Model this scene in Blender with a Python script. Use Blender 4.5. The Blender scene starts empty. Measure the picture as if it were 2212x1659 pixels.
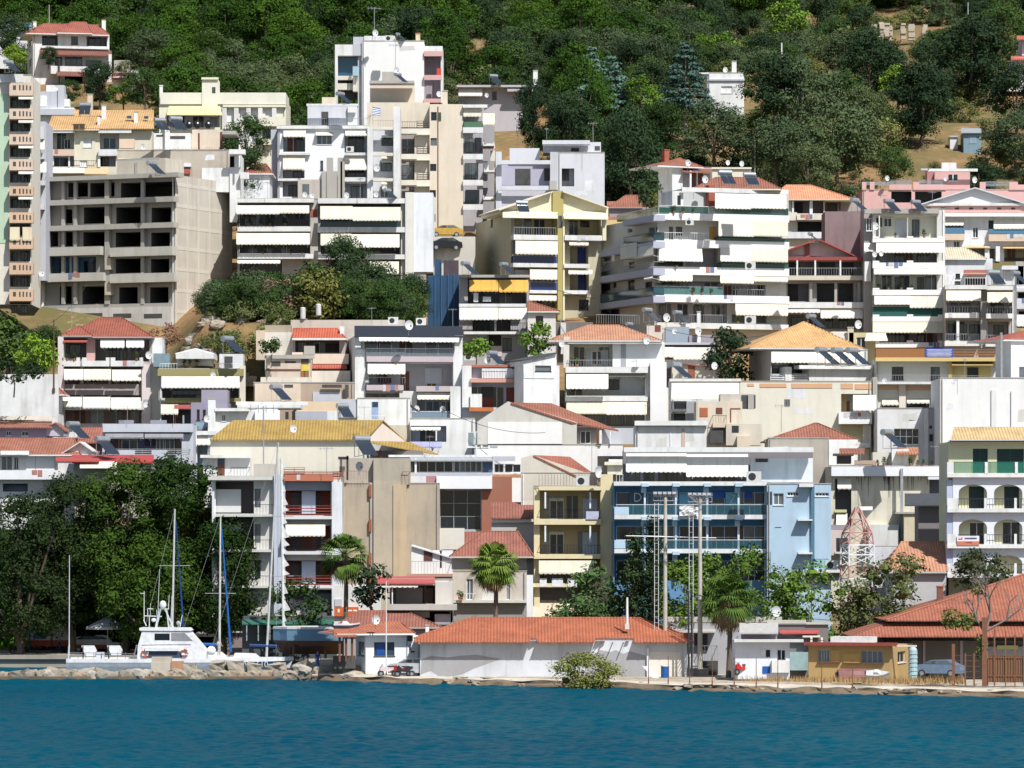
import bpy, math, random
import numpy as np
from mathutils import Vector, Matrix, noise
R = math.radians
random.seed(7)
sc = bpy.context.scene
COL = sc.collection
# ---------- camera, sky, sun, exposure ----------
F, CX, HZ, CH = 9600., 1106., 1130., 14.      # focal length / centre / horizon measured in photo pixels (2212 wide), eye height in metres
cam = bpy.data.cameras.new('camera'); cam.sensor_width = 36; cam.lens = F/2212*36
cam.shift_y = (HZ-829.5)/2212; cam.clip_start = 1; cam.clip_end = 4000
co = bpy.data.objects.new('camera', cam); COL.objects.link(co)
co.location = (0, 0, CH); co.rotation_euler = (R(90), 0, 0); sc.camera = co
SUN_EL, SUN_AZ = R(53), R(33)                  # azimuth to the right of the viewer's back
world = bpy.data.worlds.new('World'); sc.world = world; world.use_nodes = True
wt = world.node_tree; sky = wt.nodes.new('ShaderNodeTexSky'); sky.sky_type = 'NISHITA'; sky.sun_disc = False
sky.sun_elevation = SUN_EL; sky.sun_rotation = math.pi-SUN_AZ; sky.dust_density = 1.2
bg = wt.nodes['Background']; bg.inputs['Strength'].default_value = 0.085
wt.links.new(sky.outputs[0], bg.inputs['Color'])
sl = bpy.data.lights.new('sun', 'SUN'); sl.energy = 4.7; sl.angle = R(0.5); sl.color = (1, .985, .96)
so = bpy.data.objects.new('sun', sl); COL.objects.link(so)
sd = Vector((math.sin(SUN_AZ)*math.cos(SUN_EL), -math.cos(SUN_AZ)*math.cos(SUN_EL), math.sin(SUN_EL)))
so.rotation_euler = sd.to_track_quat('Z', 'Y').to_euler(); so.location = (60, -100, 200)
vs = sc.view_settings; vs.view_transform = 'Standard'; vs.look = 'None'; vs.gamma = 1; vs.exposure = 0.3
sc.cycles.max_bounces = 5; sc.cycles.diffuse_bounces = 2; sc.cycles.glossy_bounces = 2; sc.cycles.transparent_max_bounces = 12
sc.cycles.transmission_bounces = 2
# ---------- materials ----------
MATS = {}
def newmat(k):
    m = bpy.data.materials.new(k); m.use_nodes = True; nt = m.node_tree
    return m, nt, nt.nodes['Principled BSDF']
def N(nt, t, **kw):
    n = nt.nodes.new(t)
    for k, v in kw.items():
        if k in n.inputs: n.inputs[k].default_value = v
        else: setattr(n, k, v)
    return n
def lnk(nt, a, b): nt.links.new(a, b)
def coordmap(nt, scale, mode='Object'):
    tc = N(nt, 'ShaderNodeTexCoord'); mp = N(nt, 'ShaderNodeMapping'); mp.inputs['Scale'].default_value = scale
    lnk(nt, tc.outputs[mode], mp.inputs[0]); return mp.outputs[0]
def mixc(nt, f, a, b, mode='MIX'):
    m = N(nt, 'ShaderNodeMix', data_type='RGBA', blend_type=mode)
    for s, v in ((0, f), (6, a), (7, b)):
        if hasattr(v, 'links') or hasattr(v, 'is_linked'): lnk(nt, v, m.inputs[s])
        elif isinstance(v, (tuple, list)): m.inputs[s].default_value = (*v[:3], 1)
        else: m.inputs[s].default_value = v
    return m.outputs[2]
def ramp(nt, src, a, b, c0=0., c1=1.):
    r = N(nt, 'ShaderNodeMapRange'); lnk(nt, src, r.inputs[0])
    for i, v in enumerate((a, b, c0, c1)): r.inputs[i+1].default_value = v
    return r.outputs[0]
def wm(c, stain=.35, rough=.9, grime=(.22, .2, .17)):
    """plaster / concrete / paint with blotches and rain streaks"""
    k = ('w', c, stain, grime)
    if k in MATS: return MATS[k]
    m, nt, p = newmat('plaster')
    v1 = coordmap(nt, (.25, .25, .25)); n1 = N(nt, 'ShaderNodeTexNoise', Scale=1., Detail=7., Roughness=.65); lnk(nt, v1, n1.inputs[0])
    v2 = coordmap(nt, (1.5, 1.5, .2)); n2 = N(nt, 'ShaderNodeTexNoise', Scale=1., Detail=5.); lnk(nt, v2, n2.inputs[0])
    v3 = coordmap(nt, (1, 1, 1)); n3 = N(nt, 'ShaderNodeTexNoise', Scale=1.6, Detail=8., Roughness=.7); lnk(nt, v3, n3.inputs[0])
    f1 = ramp(nt, n1.outputs[0], .42, .72); f2 = ramp(nt, n2.outputs[0], .5, .78)
    a = mixc(nt, ramp(nt, n3.outputs[0], .3, .7, .0, .14), c, tuple(x*.72 for x in c))
    mu = N(nt, 'ShaderNodeMath', operation='MULTIPLY'); lnk(nt, f1, mu.inputs[0]); mu.inputs[1].default_value = stain*.55
    b = mixc(nt, mu.outputs[0], a, grime)
    mu2 = N(nt, 'ShaderNodeMath', operation='MULTIPLY'); lnk(nt, f2, mu2.inputs[0]); mu2.inputs[1].default_value = stain*.62
    d = mixc(nt, mu2.outputs[0], b, grime)
    lnk(nt, d, p.inputs['Base Color']); p.inputs['Roughness'].default_value = rough; p.inputs['Specular IOR Level'].default_value = .2
    bp = N(nt, 'ShaderNodeBump', Strength=.25, Distance=.03); lnk(nt, n3.outputs[0], bp.inputs['Height']); lnk(nt, bp.outputs[0], p.inputs['Normal'])
    MATS[k] = m; return m
def tm(c, per=.28, var=.5):
    """clay tiles: courses run down the slope, patchy weathering"""
    k = ('t', c, per)
    if k in MATS: return MATS[k]
    m, nt, p = newmat('roof_tiles')
    v = coordmap(nt, (1, 1, 1)); n = N(nt, 'ShaderNodeTexNoise', Scale=.6, Detail=8., Roughness=.7); lnk(nt, v, n.inputs[0])
    n2 = N(nt, 'ShaderNodeTexNoise', Scale=5., Detail=3.); lnk(nt, v, n2.inputs[0])
    w = N(nt, 'ShaderNodeTexWave', Scale=.314/per*1., Distortion=.3); w.bands_direction = 'X'; lnk(nt, v, w.inputs[0])
    a = mixc(nt, ramp(nt, n.outputs[0], .35, .7), c, tuple(x*(1-var) for x in c))
    a = mixc(nt, ramp(nt, n2.outputs[0], .35, .7, 0, .5), a, tuple(min(1, x*1.25+.02) for x in c))
    a = mixc(nt, ramp(nt, w.outputs[1], 0., .5, .38, 0.), a, tuple(x*.3 for x in c))
    lnk(nt, a, p.inputs['Base Color']); p.inputs['Roughness'].default_value = .85
    bp = N(nt, 'ShaderNodeBump', Strength=.6, Distance=.08); lnk(nt, w.outputs[1], bp.inputs['Height']); lnk(nt, bp.outputs[0], p.inputs['Normal'])
    MATS[k] = m; return m
def pm(c, rough=.5, metal=0., var=.1, key=None):
    """plain paint / metal / plastic with a little unevenness per object and over the surface"""
    k = ('p', c, rough, metal)
    if k in MATS: return MATS[k]
    m, nt, p = newmat('paint')
    v = coordmap(nt, (1, 1, 1)); n = N(nt, 'ShaderNodeTexNoise', Scale=2.5, Detail=6.); lnk(nt, v, n.inputs[0])
    lnk(nt, mixc(nt, ramp(nt, n.outputs[0], .35, .7, 0, 1.), c, tuple(x*(1-2*var) for x in c)), p.inputs['Base Color'])
    p.inputs['Roughness'].default_value = rough; p.inputs['Metallic'].default_value = metal
    MATS[k] = m; return m
def awm(c, stripe=0):
    """awning canvas, slightly different on every awning"""
    k = ('a', c, stripe)
    if k in MATS: return MATS[k]
    m, nt, p = newmat('canvas')
    oi = N(nt, 'ShaderNodeObjectInfo'); v = coordmap(nt, (1, 1, 1))
    w = N(nt, 'ShaderNodeTexWave', Scale=.26, Distortion=0.); w.bands_direction = 'X'; lnk(nt, v, w.inputs[0])
    n = N(nt, 'ShaderNodeTexNoise', Scale=.9, Detail=6.); lnk(nt, v, n.inputs[0])
    a = mixc(nt, oi.outputs['Random'], c, tuple(x*y for x, y in zip(c, (.84, .82, .76))))
    a = mixc(nt, ramp(nt, w.outputs[1], 0., .08,   .25 if not stripe else .4, 0.), a, tuple(x*.6 for x in c))
    a = mixc(nt, ramp(nt, n.outputs[0], .45, .75, 0, .28), a, (c[0]*.55, c[1]*.52, c[2]*.46))
    lnk(nt, a, p.inputs['Base Color']); p.inputs['Roughness'].default_value = .9
    p.inputs['Specular IOR Level'].default_value = .1
    MATS[k] = m; return m
def glassm(tint=(.012, .016, .022), lite=(.12, .14, .15)):
    k = ('g', tint, lite)
    if k in MATS: return MATS[k]
    m, nt, p = newmat('glass')
    oi = N(nt, 'ShaderNodeObjectInfo'); v = coordmap(nt, (1.3, 1.3, .25))
    n = N(nt, 'ShaderNodeTexNoise', Scale=1., Detail=2.); lnk(nt, v, n.inputs[0])
    ad = N(nt, 'ShaderNodeMath', operation='ADD'); lnk(nt, oi.outputs['Random'], ad.inputs[0]); lnk(nt, n.outputs[0], ad.inputs[1])
    lnk(nt, mixc(nt, ramp(nt, ad.outputs[0], 1.05, 1.35), tint, lite), p.inputs['Base Color'])
    p.inputs['Roughness'].default_value = .12; p.inputs['Specular IOR Level'].default_value = .6
    MATS[k] = m; return m
def railglass(c, alpha=.55):
    k = ('rg', c, alpha)
    if k in MATS: return MATS[k]
    m, nt, p = newmat('tinted_glass')
    p.inputs['Base Color'].default_value = (*c, 1); p.inputs['Alpha'].default_value = alpha; p.inputs['Roughness'].default_value = .1
    MATS[k] = m; return m
def leafm(c, c2, hue=.12):
    k = ('l', c, c2)
    if k in MATS: return MATS[k]
    m, nt, p = newmat('leaves')
    oi = N(nt, 'ShaderNodeObjectInfo'); g = N(nt, 'ShaderNodeNewGeometry'); v = coordmap(nt, (1, 1, 1))
    n = N(nt, 'ShaderNodeTexNoise', Scale=.55, Detail=4.); lnk(nt, v, n.inputs[0])
    a = mixc(nt, ramp(nt, n.outputs[0], .38, .62), c, c2)
    a = mixc(nt, ramp(nt, g.outputs['Random Per Island'], 0, 1, 0, .4), a, tuple(x*1.35 for x in c2))
    a = mixc(nt, ramp(nt, oi.outputs['Random'], .5, 0, 0, .45), a, tuple(x*.5 for x in c)); a = mixc(nt, ramp(nt, oi.outputs['Random'], .55, 1, 0, .6), a, (c2[0]*1.5, c2[1]*1.35, c2[2]*1.1))
    lnk(nt, a, p.inputs['Base Color']); p.inputs['Roughness'].default_value = .8; p.inputs['Specular IOR Level'].default_value = .08
    MATS[k] = m; return m
WH = (.75, .75, .73)
white = wm(WH, .55); white2 = wm((.72, .73, .75), .5); cream = wm((.74, .69, .58), .35); conc = wm((.42, .4, .36), .5)
concw = wm((.62, .61, .57), .45); beige = wm((.66, .56, .43), .4); ycream = wm((.78, .7, .45), .2)
AW = awm((.76, .74, .67)); AWS = [AW, AW, awm((.8, .79, .74)), awm((.68, .65, .57)), awm((.75, .71, .6))]; AWG = awm((.74, .73, .66)); AWY = awm((.7, .42, .1), 1)
WP = pm((.8, .8, .8), .4); DK = pm((.03, .03, .035), .5); BR = pm((.16, .06, .035), .6); GR = pm((.35, .36, .37), .45)
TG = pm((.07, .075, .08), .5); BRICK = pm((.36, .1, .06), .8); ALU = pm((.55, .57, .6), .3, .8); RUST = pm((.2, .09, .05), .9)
INT = pm((.075, .072, .07), .9); GL = glassm(); GLB = glassm((.02, .05, .09), (.05, .14, .22))  # INT: shade inside openings painted as a near-black colour
TR = (.31, .115, .07); TD = (.22, .08, .055); TO = (.45, .19, .1); TT = (.56, .34, .16)
# ---------- mesh builder ----------
class MB:
    def __init__(s): s.v = []; s.f = []; s.m = []
    def poly(s, pts, m=0):
        b = len(s.v); s.v.extend(pts); s.f.append(tuple(range(b, b+len(pts)))); s.m.append(m); return s
    def box(s, x0, y0, z0, x1, y1, z1, m=0):
        b = len(s.v)
        s.v.extend([(x0, y0, z0), (x1, y0, z0), (x1, y1, z0), (x0, y1, z0), (x0, y0, z1), (x1, y0, z1), (x1, y1, z1), (x0, y1, z1)])
        for q in ((0, 3, 2, 1), (4, 5, 6, 7), (0, 1, 5, 4), (1, 2, 6, 5), (2, 3, 7, 6), (3, 0, 4, 7)): s.f.append(tuple(b+i for i in q)); s.m.append(m)
        return s
    def prism(s, poly, d, m=0):
        """poly: 3-D points, d: extrusion vector"""
        b = len(s.v); n = len(poly); s.v.extend(poly); s.v.extend([tuple(p[i]+d[i] for i in range(3)) for p in poly])
        s.f.append(tuple(range(b, b+n))); s.m.append(m); s.f.append(tuple(range(b+2*n-1, b+n-1, -1))); s.m.append(m)
        for i in range(n): j = (i+1) % n; s.f.append((b+i, b+j, b+n+j, b+n+i)); s.m.append(m)
        return s
    def tube(s, p0, p1, r0, r1=None, n=6, m=0, cap=True):
        r1 = r0 if r1 is None else r1; a = Vector(p0); c = Vector(p1); d = c-a
        if d.length < 1e-6: return s
        d.normalize(); u = d.orthogonal().normalized(); w = d.cross(u); b = len(s.v)
        for q, r in ((a, r0), (c, r1)):
            for i in range(n):
                t = 2*math.pi*i/n; s.v.append(tuple(q+u*math.cos(t)*r+w*math.sin(t)*r))
        for i in range(n): j = (i+1) % n; s.f.append((b+i, b+j, b+n+j, b+n+i)); s.m.append(m)
        if cap: s.f.append(tuple(range(b+n-1, b-1, -1))); s.m.append(m); s.f.append(tuple(range(b+n, b+2*n))); s.m.append(m)
        return s
    def path(s, pts, r0, r1, n=6, m=0):
        k = len(pts)-1
        for i in range(k): s.tube(pts[i], pts[i+1], r0+(r1-r0)*i/k, r0+(r1-r0)*(i+1)/k, n, m)
        return s
    def ball(s, c, r, nu=10, nv=6, m=0, sz=1., jit=0., v0=0., v1=1.):
        b = len(s.v)
        for j in range(nv+1):
            t = math.pi*(v0+(v1-v0)*j/nv)
            for i in range(nu):
                a = 2*math.pi*i/nu; k = r*(1+jit*random.uniform(-1, 1))
                s.v.append((c[0]+k*math.sin(t)*math.cos(a), c[1]+k*math.sin(t)*math.sin(a), c[2]+k*math.cos(t)*sz))
        for j in range(nv):
            for i in range(nu):
                i2 = (i+1) % nu; s.f.append((b+j*nu+i, b+j*nu+i2, b+(j+1)*nu+i2, b+(j+1)*nu+i)); s.m.append(m)
        return s
    def mesh(s, mats, smooth=False):
        me = bpy.data.meshes.new('mesh'); me.from_pydata([tuple(p) for p in s.v], [], s.f)
        for m in (mats if isinstance(mats, (list, tuple)) else [mats]): me.materials.append(m)
        me.polygons.foreach_set('material_index', s.m)
        if smooth: me.polygons.foreach_set('use_smooth', [True]*len(s.f))
        me.update(); return me
    def build(s, name, mats, parent=None, smooth=False, loc=None):
        o = bpy.data.objects.new(name, s.mesh(mats, smooth)); COL.objects.link(o); o.parent = parent
        if loc: o.location = loc
        return o
def tag(o, label=None, cat=None, group=None, kind=None):
    if label: o['label'] = label
    if cat: o['category'] = cat
    if group: o['group'] = group
    if kind: o['kind'] = kind
    return o
def empty(name, loc, rz=0., label=None, cat=None, group=None, sc_=1.):
    o = bpy.data.objects.new(name, None); COL.objects.link(o); o.location = loc; o.rotation_euler = (0, 0, rz); o.scale = (sc_,)*3
    o.empty_display_size = .5
    return tag(o, label, cat, group)
KIDS = {}
def copy_tree(o, loc, rz=0., s=1., label=None, group=None, parent=None):
    c = o.copy(); COL.objects.link(c); c.parent = parent
    if parent is None:
        c.location = loc; c.rotation_euler = (0, 0, rz); c.scale = (s, s, s) if not isinstance(s, tuple) else s
        if label: c['label'] = label
        if group: c['group'] = group
    if o.name not in KIDS: KIDS[o.name] = list(o.children)
    for ch in KIDS[o.name]: copy_tree(ch, None, parent=c)
    return c
class Proto:
    """first use moves the original, later uses copy it"""
    def __init__(s, o): s.o = o; s.used = False; s.base = o.name
    def put(s, loc, rz=0., k=1., label=None, group=None):
        if not s.used:
            s.used = True; o = s.o; o.location = loc; o.rotation_euler = (0, 0, rz); o.scale = (k, k, k) if not isinstance(k, tuple) else k
            if label: o['label'] = label
            if group: o['group'] = group
            return o
        return copy_tree(s.o, loc, rz, k, label, group)
# ---------- photo measurements ----------
ox = oy = 0.
def T(c, r):
    """measurements that follow are read off photo tile (column, row), 4 units = 1 photo pixel of the 2212-wide view"""
    global ox, oy; ox = 553.*c; oy = 414.75*r
def px(x): return ox+x/4.
def py(y): return oy+y/4.
def wx(x, Y): return (px(x)-CX)/F*Y
def wz(y, Y): return CH+(HZ-py(y))/F*Y
def at(x, y, Y): return Vector((wx(x, Y), Y, wz(y, Y)))
PROF = [(300, -6), (340, -5), (372, -3), (384, .5), (396, .5), (405, 1.2), (425, 3.5), (445, 10), (475, 24.5), (510, 35.5), (545, 49.5), (600, 66), (640, 77), (720, 91.5), (760, 103), (860, 140), (1100, 240)]
PX_ = [p[0] for p in PROF]; PZ_ = [p[1] for p in PROF]
def tz(x, y):
    z = float(np.interp(y, PX_, PZ_)); k = min(1, max(0, (y-560)/80))
    if k > 0: z += k*(3.2*noise.noise(Vector((x*.02, y*.02, 0)))+1.0*noise.noise(Vector((x*.07, y*.07, 3))))
    return z
def ground(x, y, Y0=500, Y1=1000):
    """where the sight line through a measured point meets the hillside"""
    Y = Y0
    while Y < Y1:
        p = at(x, y, Y)
        if tz(p.x, Y) >= p.z: return p
        Y += 1.5
    return at(x, y, Y1)
# ---------- buildings ----------
def nums(s): return [[float(t) for t in q.split(',')] for q in s.split()]
class B:
    def __init__(s, name, label, Y, x0, x1, yt, yb, mat=None, a=0., side=None, depth=9., cat='building', ext=3., group=None, wall=True):
        s.a = a; mat = mat or white; s.mats = [mat]; ca, sa = math.cos(a), math.sin(a)
        k0 = (px(x0)-CX)/F; k1 = (px(x1)-CX)/F
        if a >= 0:
            C = (k1*Y, Y); W = (C[0]-k0*C[1])/(ca+k0*sa); L = (C[0]-W*ca, C[1]+W*sa)
        else:
            L = (k0*Y, Y); W = (k1*L[1]-L[0])/(ca+k1*sa); C = L
        if side is not None:
            k = (px(side)-CX)/F; depth = (k*C[1]-C[0])/(sa-k*ca)
        s.W, s.D, s.L = W, depth, L; s.zb = wz(yb, Y); s.H = wz(yt, Y)-s.zb; s.ext = ext; s.Y = Y
        s.d = (ca, -sa); s.v = (sa, ca); s.o = {'f': [], 'r': [], 'l': []}; s.extra = MB()
        s.root = empty(name, (L[0], L[1], s.zb), -a, label, cat, group); s.wall = wall; s.wallname = 'wall'; s.cop = cat == 'building'
    def hit(s, x, y, off=0., face='f'):
        O = (-s.L[0]*s.d[0]-s.L[1]*s.d[1], -s.L[0]*s.v[0]-s.L[1]*s.v[1]); dx, dz = (px(x)-CX)/F, (HZ-py(y))/F
        D = (dx*s.d[0]+s.d[1], dx*s.v[0]+s.v[1])
        if face == 'f': t = (-off-O[1])/D[1]
        elif face == 'r': t = (s.W+off-O[0])/D[0]
        else: t = (-off-O[0])/D[0]
        q = O[0]+D[0]*t if face == 'f' else O[1]+D[1]*t
        return q, CH+dz*t-s.zb
    def rect(s, x0, y0, x1, y1, off=0., face='f'):
        xm = (x0+x1)/2 if face == 'f' else x1 if face == 'l' else x0
        a, b = s.hit(x0, y0, off, face)[0], s.hit(x1, y0, off, face)[0]; zt, zb = s.hit(xm, y0, off, face)[1], s.hit(xm, y1, off, face)[1]
        return min(a, b), min(zt, zb), max(a, b), max(zt, zb)
    def mi(s, m):
        if m is None: return 0
        if m not in s.mats: s.mats.append(m)
        return s.mats.index(m)
    def tr(s, face):
        if face == 'f': return lambda u, w, z: (u, w, z)
        if face == 'r': return lambda u, w, z: (s.W-w, u, z)
        return lambda u, w, z: (w, u, z)
    def fbox(s, mb, face, u0, w0, z0, u1, w1, z1, m=0):
        t = s.tr(face); a = t(u0, w0, z0); b = t(u1, w1, z1)
        mb.box(min(a[0], b[0]), min(a[1], b[1]), z0, max(a[0], b[0]), max(a[1], b[1]), z1, m)
    def op(s, r, d=1.5, mat=None, face='f'):  # mat lines the recess; its dark tones put balcony shade into the colour
        for q in nums(r):
            u0, z0, u1, z1 = s.rect(*q, 0., face); s.o[face].append((u0, z0, u1, z1, d, s.mi(mat)))
            if 1. < d < 2.2 and mat is not INT and mat is not None and u1-u0 > 2.4 and z1-z0 > 1.2:
                u = u0+random.uniform(.3, 1.2)
                while u < u1-1.2:
                    w = random.uniform(.8, 1.5); h = min(z1-z0-.1, 2.15); sill = random.choice((0, 0, .9)) if h > 1.9 else 0; mb = MB()
                    s.fbox(mb, face, u, d-.02, z0+.02+sill, u+w, d-.004, z0+h); s.fbox(mb, face, u+w*.48, d-.03, z0+.02+sill, u+w*.52, d-.021, z0+h, 1); mb.build('balcony_door', [random.choice((GL, GL, DK, GR, BR)), WP], s.root); u += w+random.uniform(.6, 2.2)
    def w(s, r, n=2, f=None, g=None, at=0., face='f', d=.22, nh=0, name='window', sill=True):
        """windows: at=0 cut into the facade, at>0 set on the back wall of a recess that deep"""
        for q in nums(r):
            if at == 0: u0, z0, u1, z1 = s.rect(*q, 0., face); s.o[face].append((u0, z0, u1, z1, d, 0)); w1 = d-.01
            else: u0, z0, u1, z1 = s.rect(*q, -at, face); w1 = at-.01
            fr = MB(); t = .06; wf = w1-.07
            for i in range(n+1):
                c = u0+t/2+(u1-u0-t)*i/n; s.fbox(fr, face, c-t/2, wf, z0, c+t/2, w1-.005, z1)
            for i in range(nh+2):
                c = z0+t/2+(z1-z0-t)*i/(nh+1); s.fbox(fr, face, u0+.001, wf+.004, c-t/2, u1-.001, w1-.009, c+t/2)
            if sill and at == 0 and name == 'window': s.fbox(fr, face, u0-.06, -.07, z0-.07, u1+.06, d-.05, z0-.003)
            o = fr.build(name, f or WP, s.root)
            gm = MB(); s.fbox(gm, face, u0+.02, w1-.045, z0+.02, u1-.02, w1-.02, z1-.02); gm.build('pane', g or GL, o)
    def solid(s, r, mat, off=.03, dep=0., face='f', name='panel'):
        """a box standing `off` proud of the facade and reaching `dep` behind it"""
        out = None; dep = dep if off+dep > .004 else dep+1.5
        for q in nums(r):
            u0, z0, u1, z1 = s.rect(*q, off, face); mb = MB(); s.fbox(mb, face, u0, -off, z0, u1, dep, z1); out = mb.build(name, mat, s.root)
        return out
    def blk(s, r, mat=None, off=0., dep=6., name='wall'): return s.solid(r, mat or s.mats[0], off, dep, 'f', name)
    def par(s, r, p=1.3, mat=None, face='f', name='balcony', sides=True):
        """balcony with solid parapet; rectangle is its front face, p its projection"""
        for q in nums(r):
            u0, z0, u1, z1 = s.rect(*q, p, face); mb = MB(); h = z1-z0
            s.fbox(mb, face, u0, -p, z0, u1, -.004, z0+min(.16, h*.45)); s.fbox(mb, face, u0, -p-.002, z0+min(.162, h*.46), u1, -p+.1, z1)
            if h > .4 and sides:
                s.fbox(mb, face, u0+.001, -p+.102, z0+.163, u0+.1, -.004, z1-.002); s.fbox(mb, face, u1-.1, -p+.102, z0+.163, u1-.001, -.004, z1-.002)
            mb.build(name, mat or s.mats[0], s.root)
            if h > .55 and u1-u0 > 3 and face == 'f' and random.random() < .3:
                u = random.uniform(u0+.3, u1-1.6); mb = MB()
                for i in range(random.randint(1, 4)): w = random.uniform(.25, .55); s.fbox(mb, face, u, -p-.03, z1-random.uniform(.3, .7), u+w, -p-.006, z1+.02, random.randint(0, 2)); u += w+.06
                mb.build('laundry', [pm((.6, .6, .62), .9), pm((.15, .2, .35), .9), pm((.45, .2, .17), .9)], s.root)
    def slab(s, r, p=1.3, mat=None, face='f', name='balcony'):
        for q in nums(r):
            u0, z0, u1, z1 = s.rect(*q, p, face); mb = MB(); s.fbox(mb, face, u0, -p, z0, u1, -.004, z1); mb.build(name, mat or s.mats[0], s.root)
    def rail(s, r, p=1.25, kind='bar', mat=None, face='f', name='railing', bm=None, sides=True):
        for q in nums(r):
            u0, z0, u1, z1 = s.rect(*q, p, face); mb = MB()
            runs = [('f', u0, u1)]
            s.fbox(mb, face, u0, -p, z1-.05, u1, -p+.04, z1)
            if kind == 'glass':
                s.fbox(mb, face, u0+.02, -p+.01, z0+.01, u1-.02, -p+.025, z1-.052, 1)
                n = max(2, int((u1-u0)/1.5))
                for i in range(n+1): c = u0+.025+(u1-u0-.05)*i/n; s.fbox(mb, face, c-.025, -p+.027, z0, c+.025, -p+.06, z1-.051)
            elif kind == 'hbar':
                for i in range(3): c = z0+(z1-z0)*(i+.4)/3.4; s.fbox(mb, face, u0, -p+.005, c-.04, u1, -p+.03, c+.05)
                n = max(2, int((u1-u0)/1.2))
                for i in range(n+1): c = u0+.025+(u1-u0-.05)*i/n; s.fbox(mb, face, c-.025, -p+.031, z0, c+.025, -p+.06, z1-.051)
            else:
                n = max(2, int((u1-u0)/.28))
                for i in range(n+1): c = u0+.02+(u1-u0-.04)*i/n; s.fbox(mb, face, c-.014, -p+.005, z0, c+.014, -p+.03, z1-.051)
            if sides:
                for c in (u0+.02, u1-.02): s.fbox(mb, face, c-.02, -p+.061, z1-.05, c+.02, -.004, z1-.001)
                if kind == 'glass':
                    for c in (u0+.02, u1-.02): s.fbox(mb, face, c-.008, -p+.062, z0+.01, c+.008, -.004, z1-.053, 1)
            mb.build(name, [mat or DK, bm or mat or DK] if kind == 'glass' else [mat or DK], s.root)
    def awn(s, r, p0=.15, p1=1.3, mat=None, face='f', val=.16, name='awning', k0=0., k1=0.):
        """sloping fabric awning: top edge p0 out, lower edge p1 out, scalloped valance"""
        if mat is None: mat = random.choice(AWS)
        if p0 <= .3 and p1 >= 1.1: p0, p1 = p1-.2, p1+random.uniform(.25, .6)      # hung from the outer edge of the slab above
        for q in nums(r):
            x0, y0, x1, y1 = q; y1 += random.uniform(-9, 5) if y1-y0 > 60 else 0; a0, zt = s.hit(x0+k0, y0, p0, face); b0, _ = s.hit(x1-k0, y0, p0, face); a1, zl = s.hit(x0, y1, p1, face); b1, zr = s.hit(x1, y1, p1, face)
            t = s.tr(face); mb = MB(); n = 6; zl += val; sag = .05
            for i in range(n):
                f0, f1 = i/n, (i+1)/n; g = lambda f: -sag*math.sin(math.pi*f)
                mb.poly([t(a0+(a1-a0)*f0, -(p0+(p1-p0)*f0), zt+(zl-zt)*f0+g(f0)), t(b0+(b1-b0)*f0, -(p0+(p1-p0)*f0), zt+(zl-zt)*f0+g(f0)),
                         t(b0+(b1-b0)*f1, -(p0+(p1-p0)*f1), zt+(zl-zt)*f1+g(f1)), t(a0+(a1-a0)*f1, -(p0+(p1-p0)*f1), zt+(zl-zt)*f1+g(f1))])
            m = max(2, int(abs(b1-a1)/.42)); pts = [t(a1, -p1-.005, zl), t(b1, -p1-.005, zl)]
            for i in range(m, 0, -1):
                u = a1+(b1-a1)*i/m; v = a1+(b1-a1)*(i-.5)/m
                pts += [t(u, -p1-.005, zl-val*.55), t(u*.5+v*.5, -p1-.005, zl-val), t(v*.6+(a1+(b1-a1)*(i-1)/m)*.4, -p1-.005, zl-val)]
            pts.append(t(a1, -p1-.005, zl-val*.55)); mb.poly(pts)
            o = mb.build(name, mat, s.root)
            ar = MB()
            for u in (a1+.1*(b1-a1), b1-.1*(b1-a1)): ar.tube(t(u, -.03, zl-.35), t(u, -p1+.05, zl-.02), .025, n=4)
            ar.build('arm', WP, o)
    def canopy(s, r, p0=.1, p1=1.2, mat=None, th=.1, face='f', name='canopy', k0=0.):
        for q in nums(r):
            x0, y0, x1, y1 = q; a0, zt = s.hit(x0+k0, y0, p0, face); b0, _ = s.hit(x1-k0, y0, p0, face); a1, zl = s.hit(x0, y1, p1, face); b1, _ = s.hit(x1, y1, p1, face)
            t = s.tr(face); mb = MB(); mb.prism([t(a0, -p0, zt), t(b0, -p0, zt), t(b1, -p1, zl), t(a1, -p1, zl)], (0, 0, -th)); mb.build(name, mat or AW, s.root)
    def hip(s, x0, x1, ye, r0, r1, yr, mat, off=.5, dep=None, name='roof', mid=None, th=.14):
        dep = s.D+off if dep is None else dep; mid = (dep-off)/2 if mid is None else mid
        a, ze = s.hit(x0, ye, off); b, _ = s.hit(x1, ye, off); c, zr = s.hit(r0, yr, -mid); d, _ = s.hit(r1, yr, -mid)
        e = [(a, -off, ze), (b, -off, ze), (b, dep, ze), (a, dep, ze)]; mb = MB(); p, q = (c, mid, zr), (d, mid, zr)
        if abs(d-c) < .05: mb.poly([e[0], e[1], p]).poly([e[1], e[2], p]).poly([e[2], e[3], p]).poly([e[3], e[0], p])
        else: mb.poly([e[0], e[1], q, p]).poly([e[1], e[2], q]).poly([e[2], e[3], p, q]).poly([e[3], e[0], p])
        mb.prism([(x, y, z-.003) for x, y, z in e], (0, 0, -th), 1)
        # ridge caps
        for u, v in ((p, q), (e[0], p), (e[1], q)):
            if (Vector(u)-Vector(v)).length > .1: mb.tube(u, v, .09, n=5)
        o = mb.build(name, [mat, s.mats[0]], s.root); return o
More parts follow.
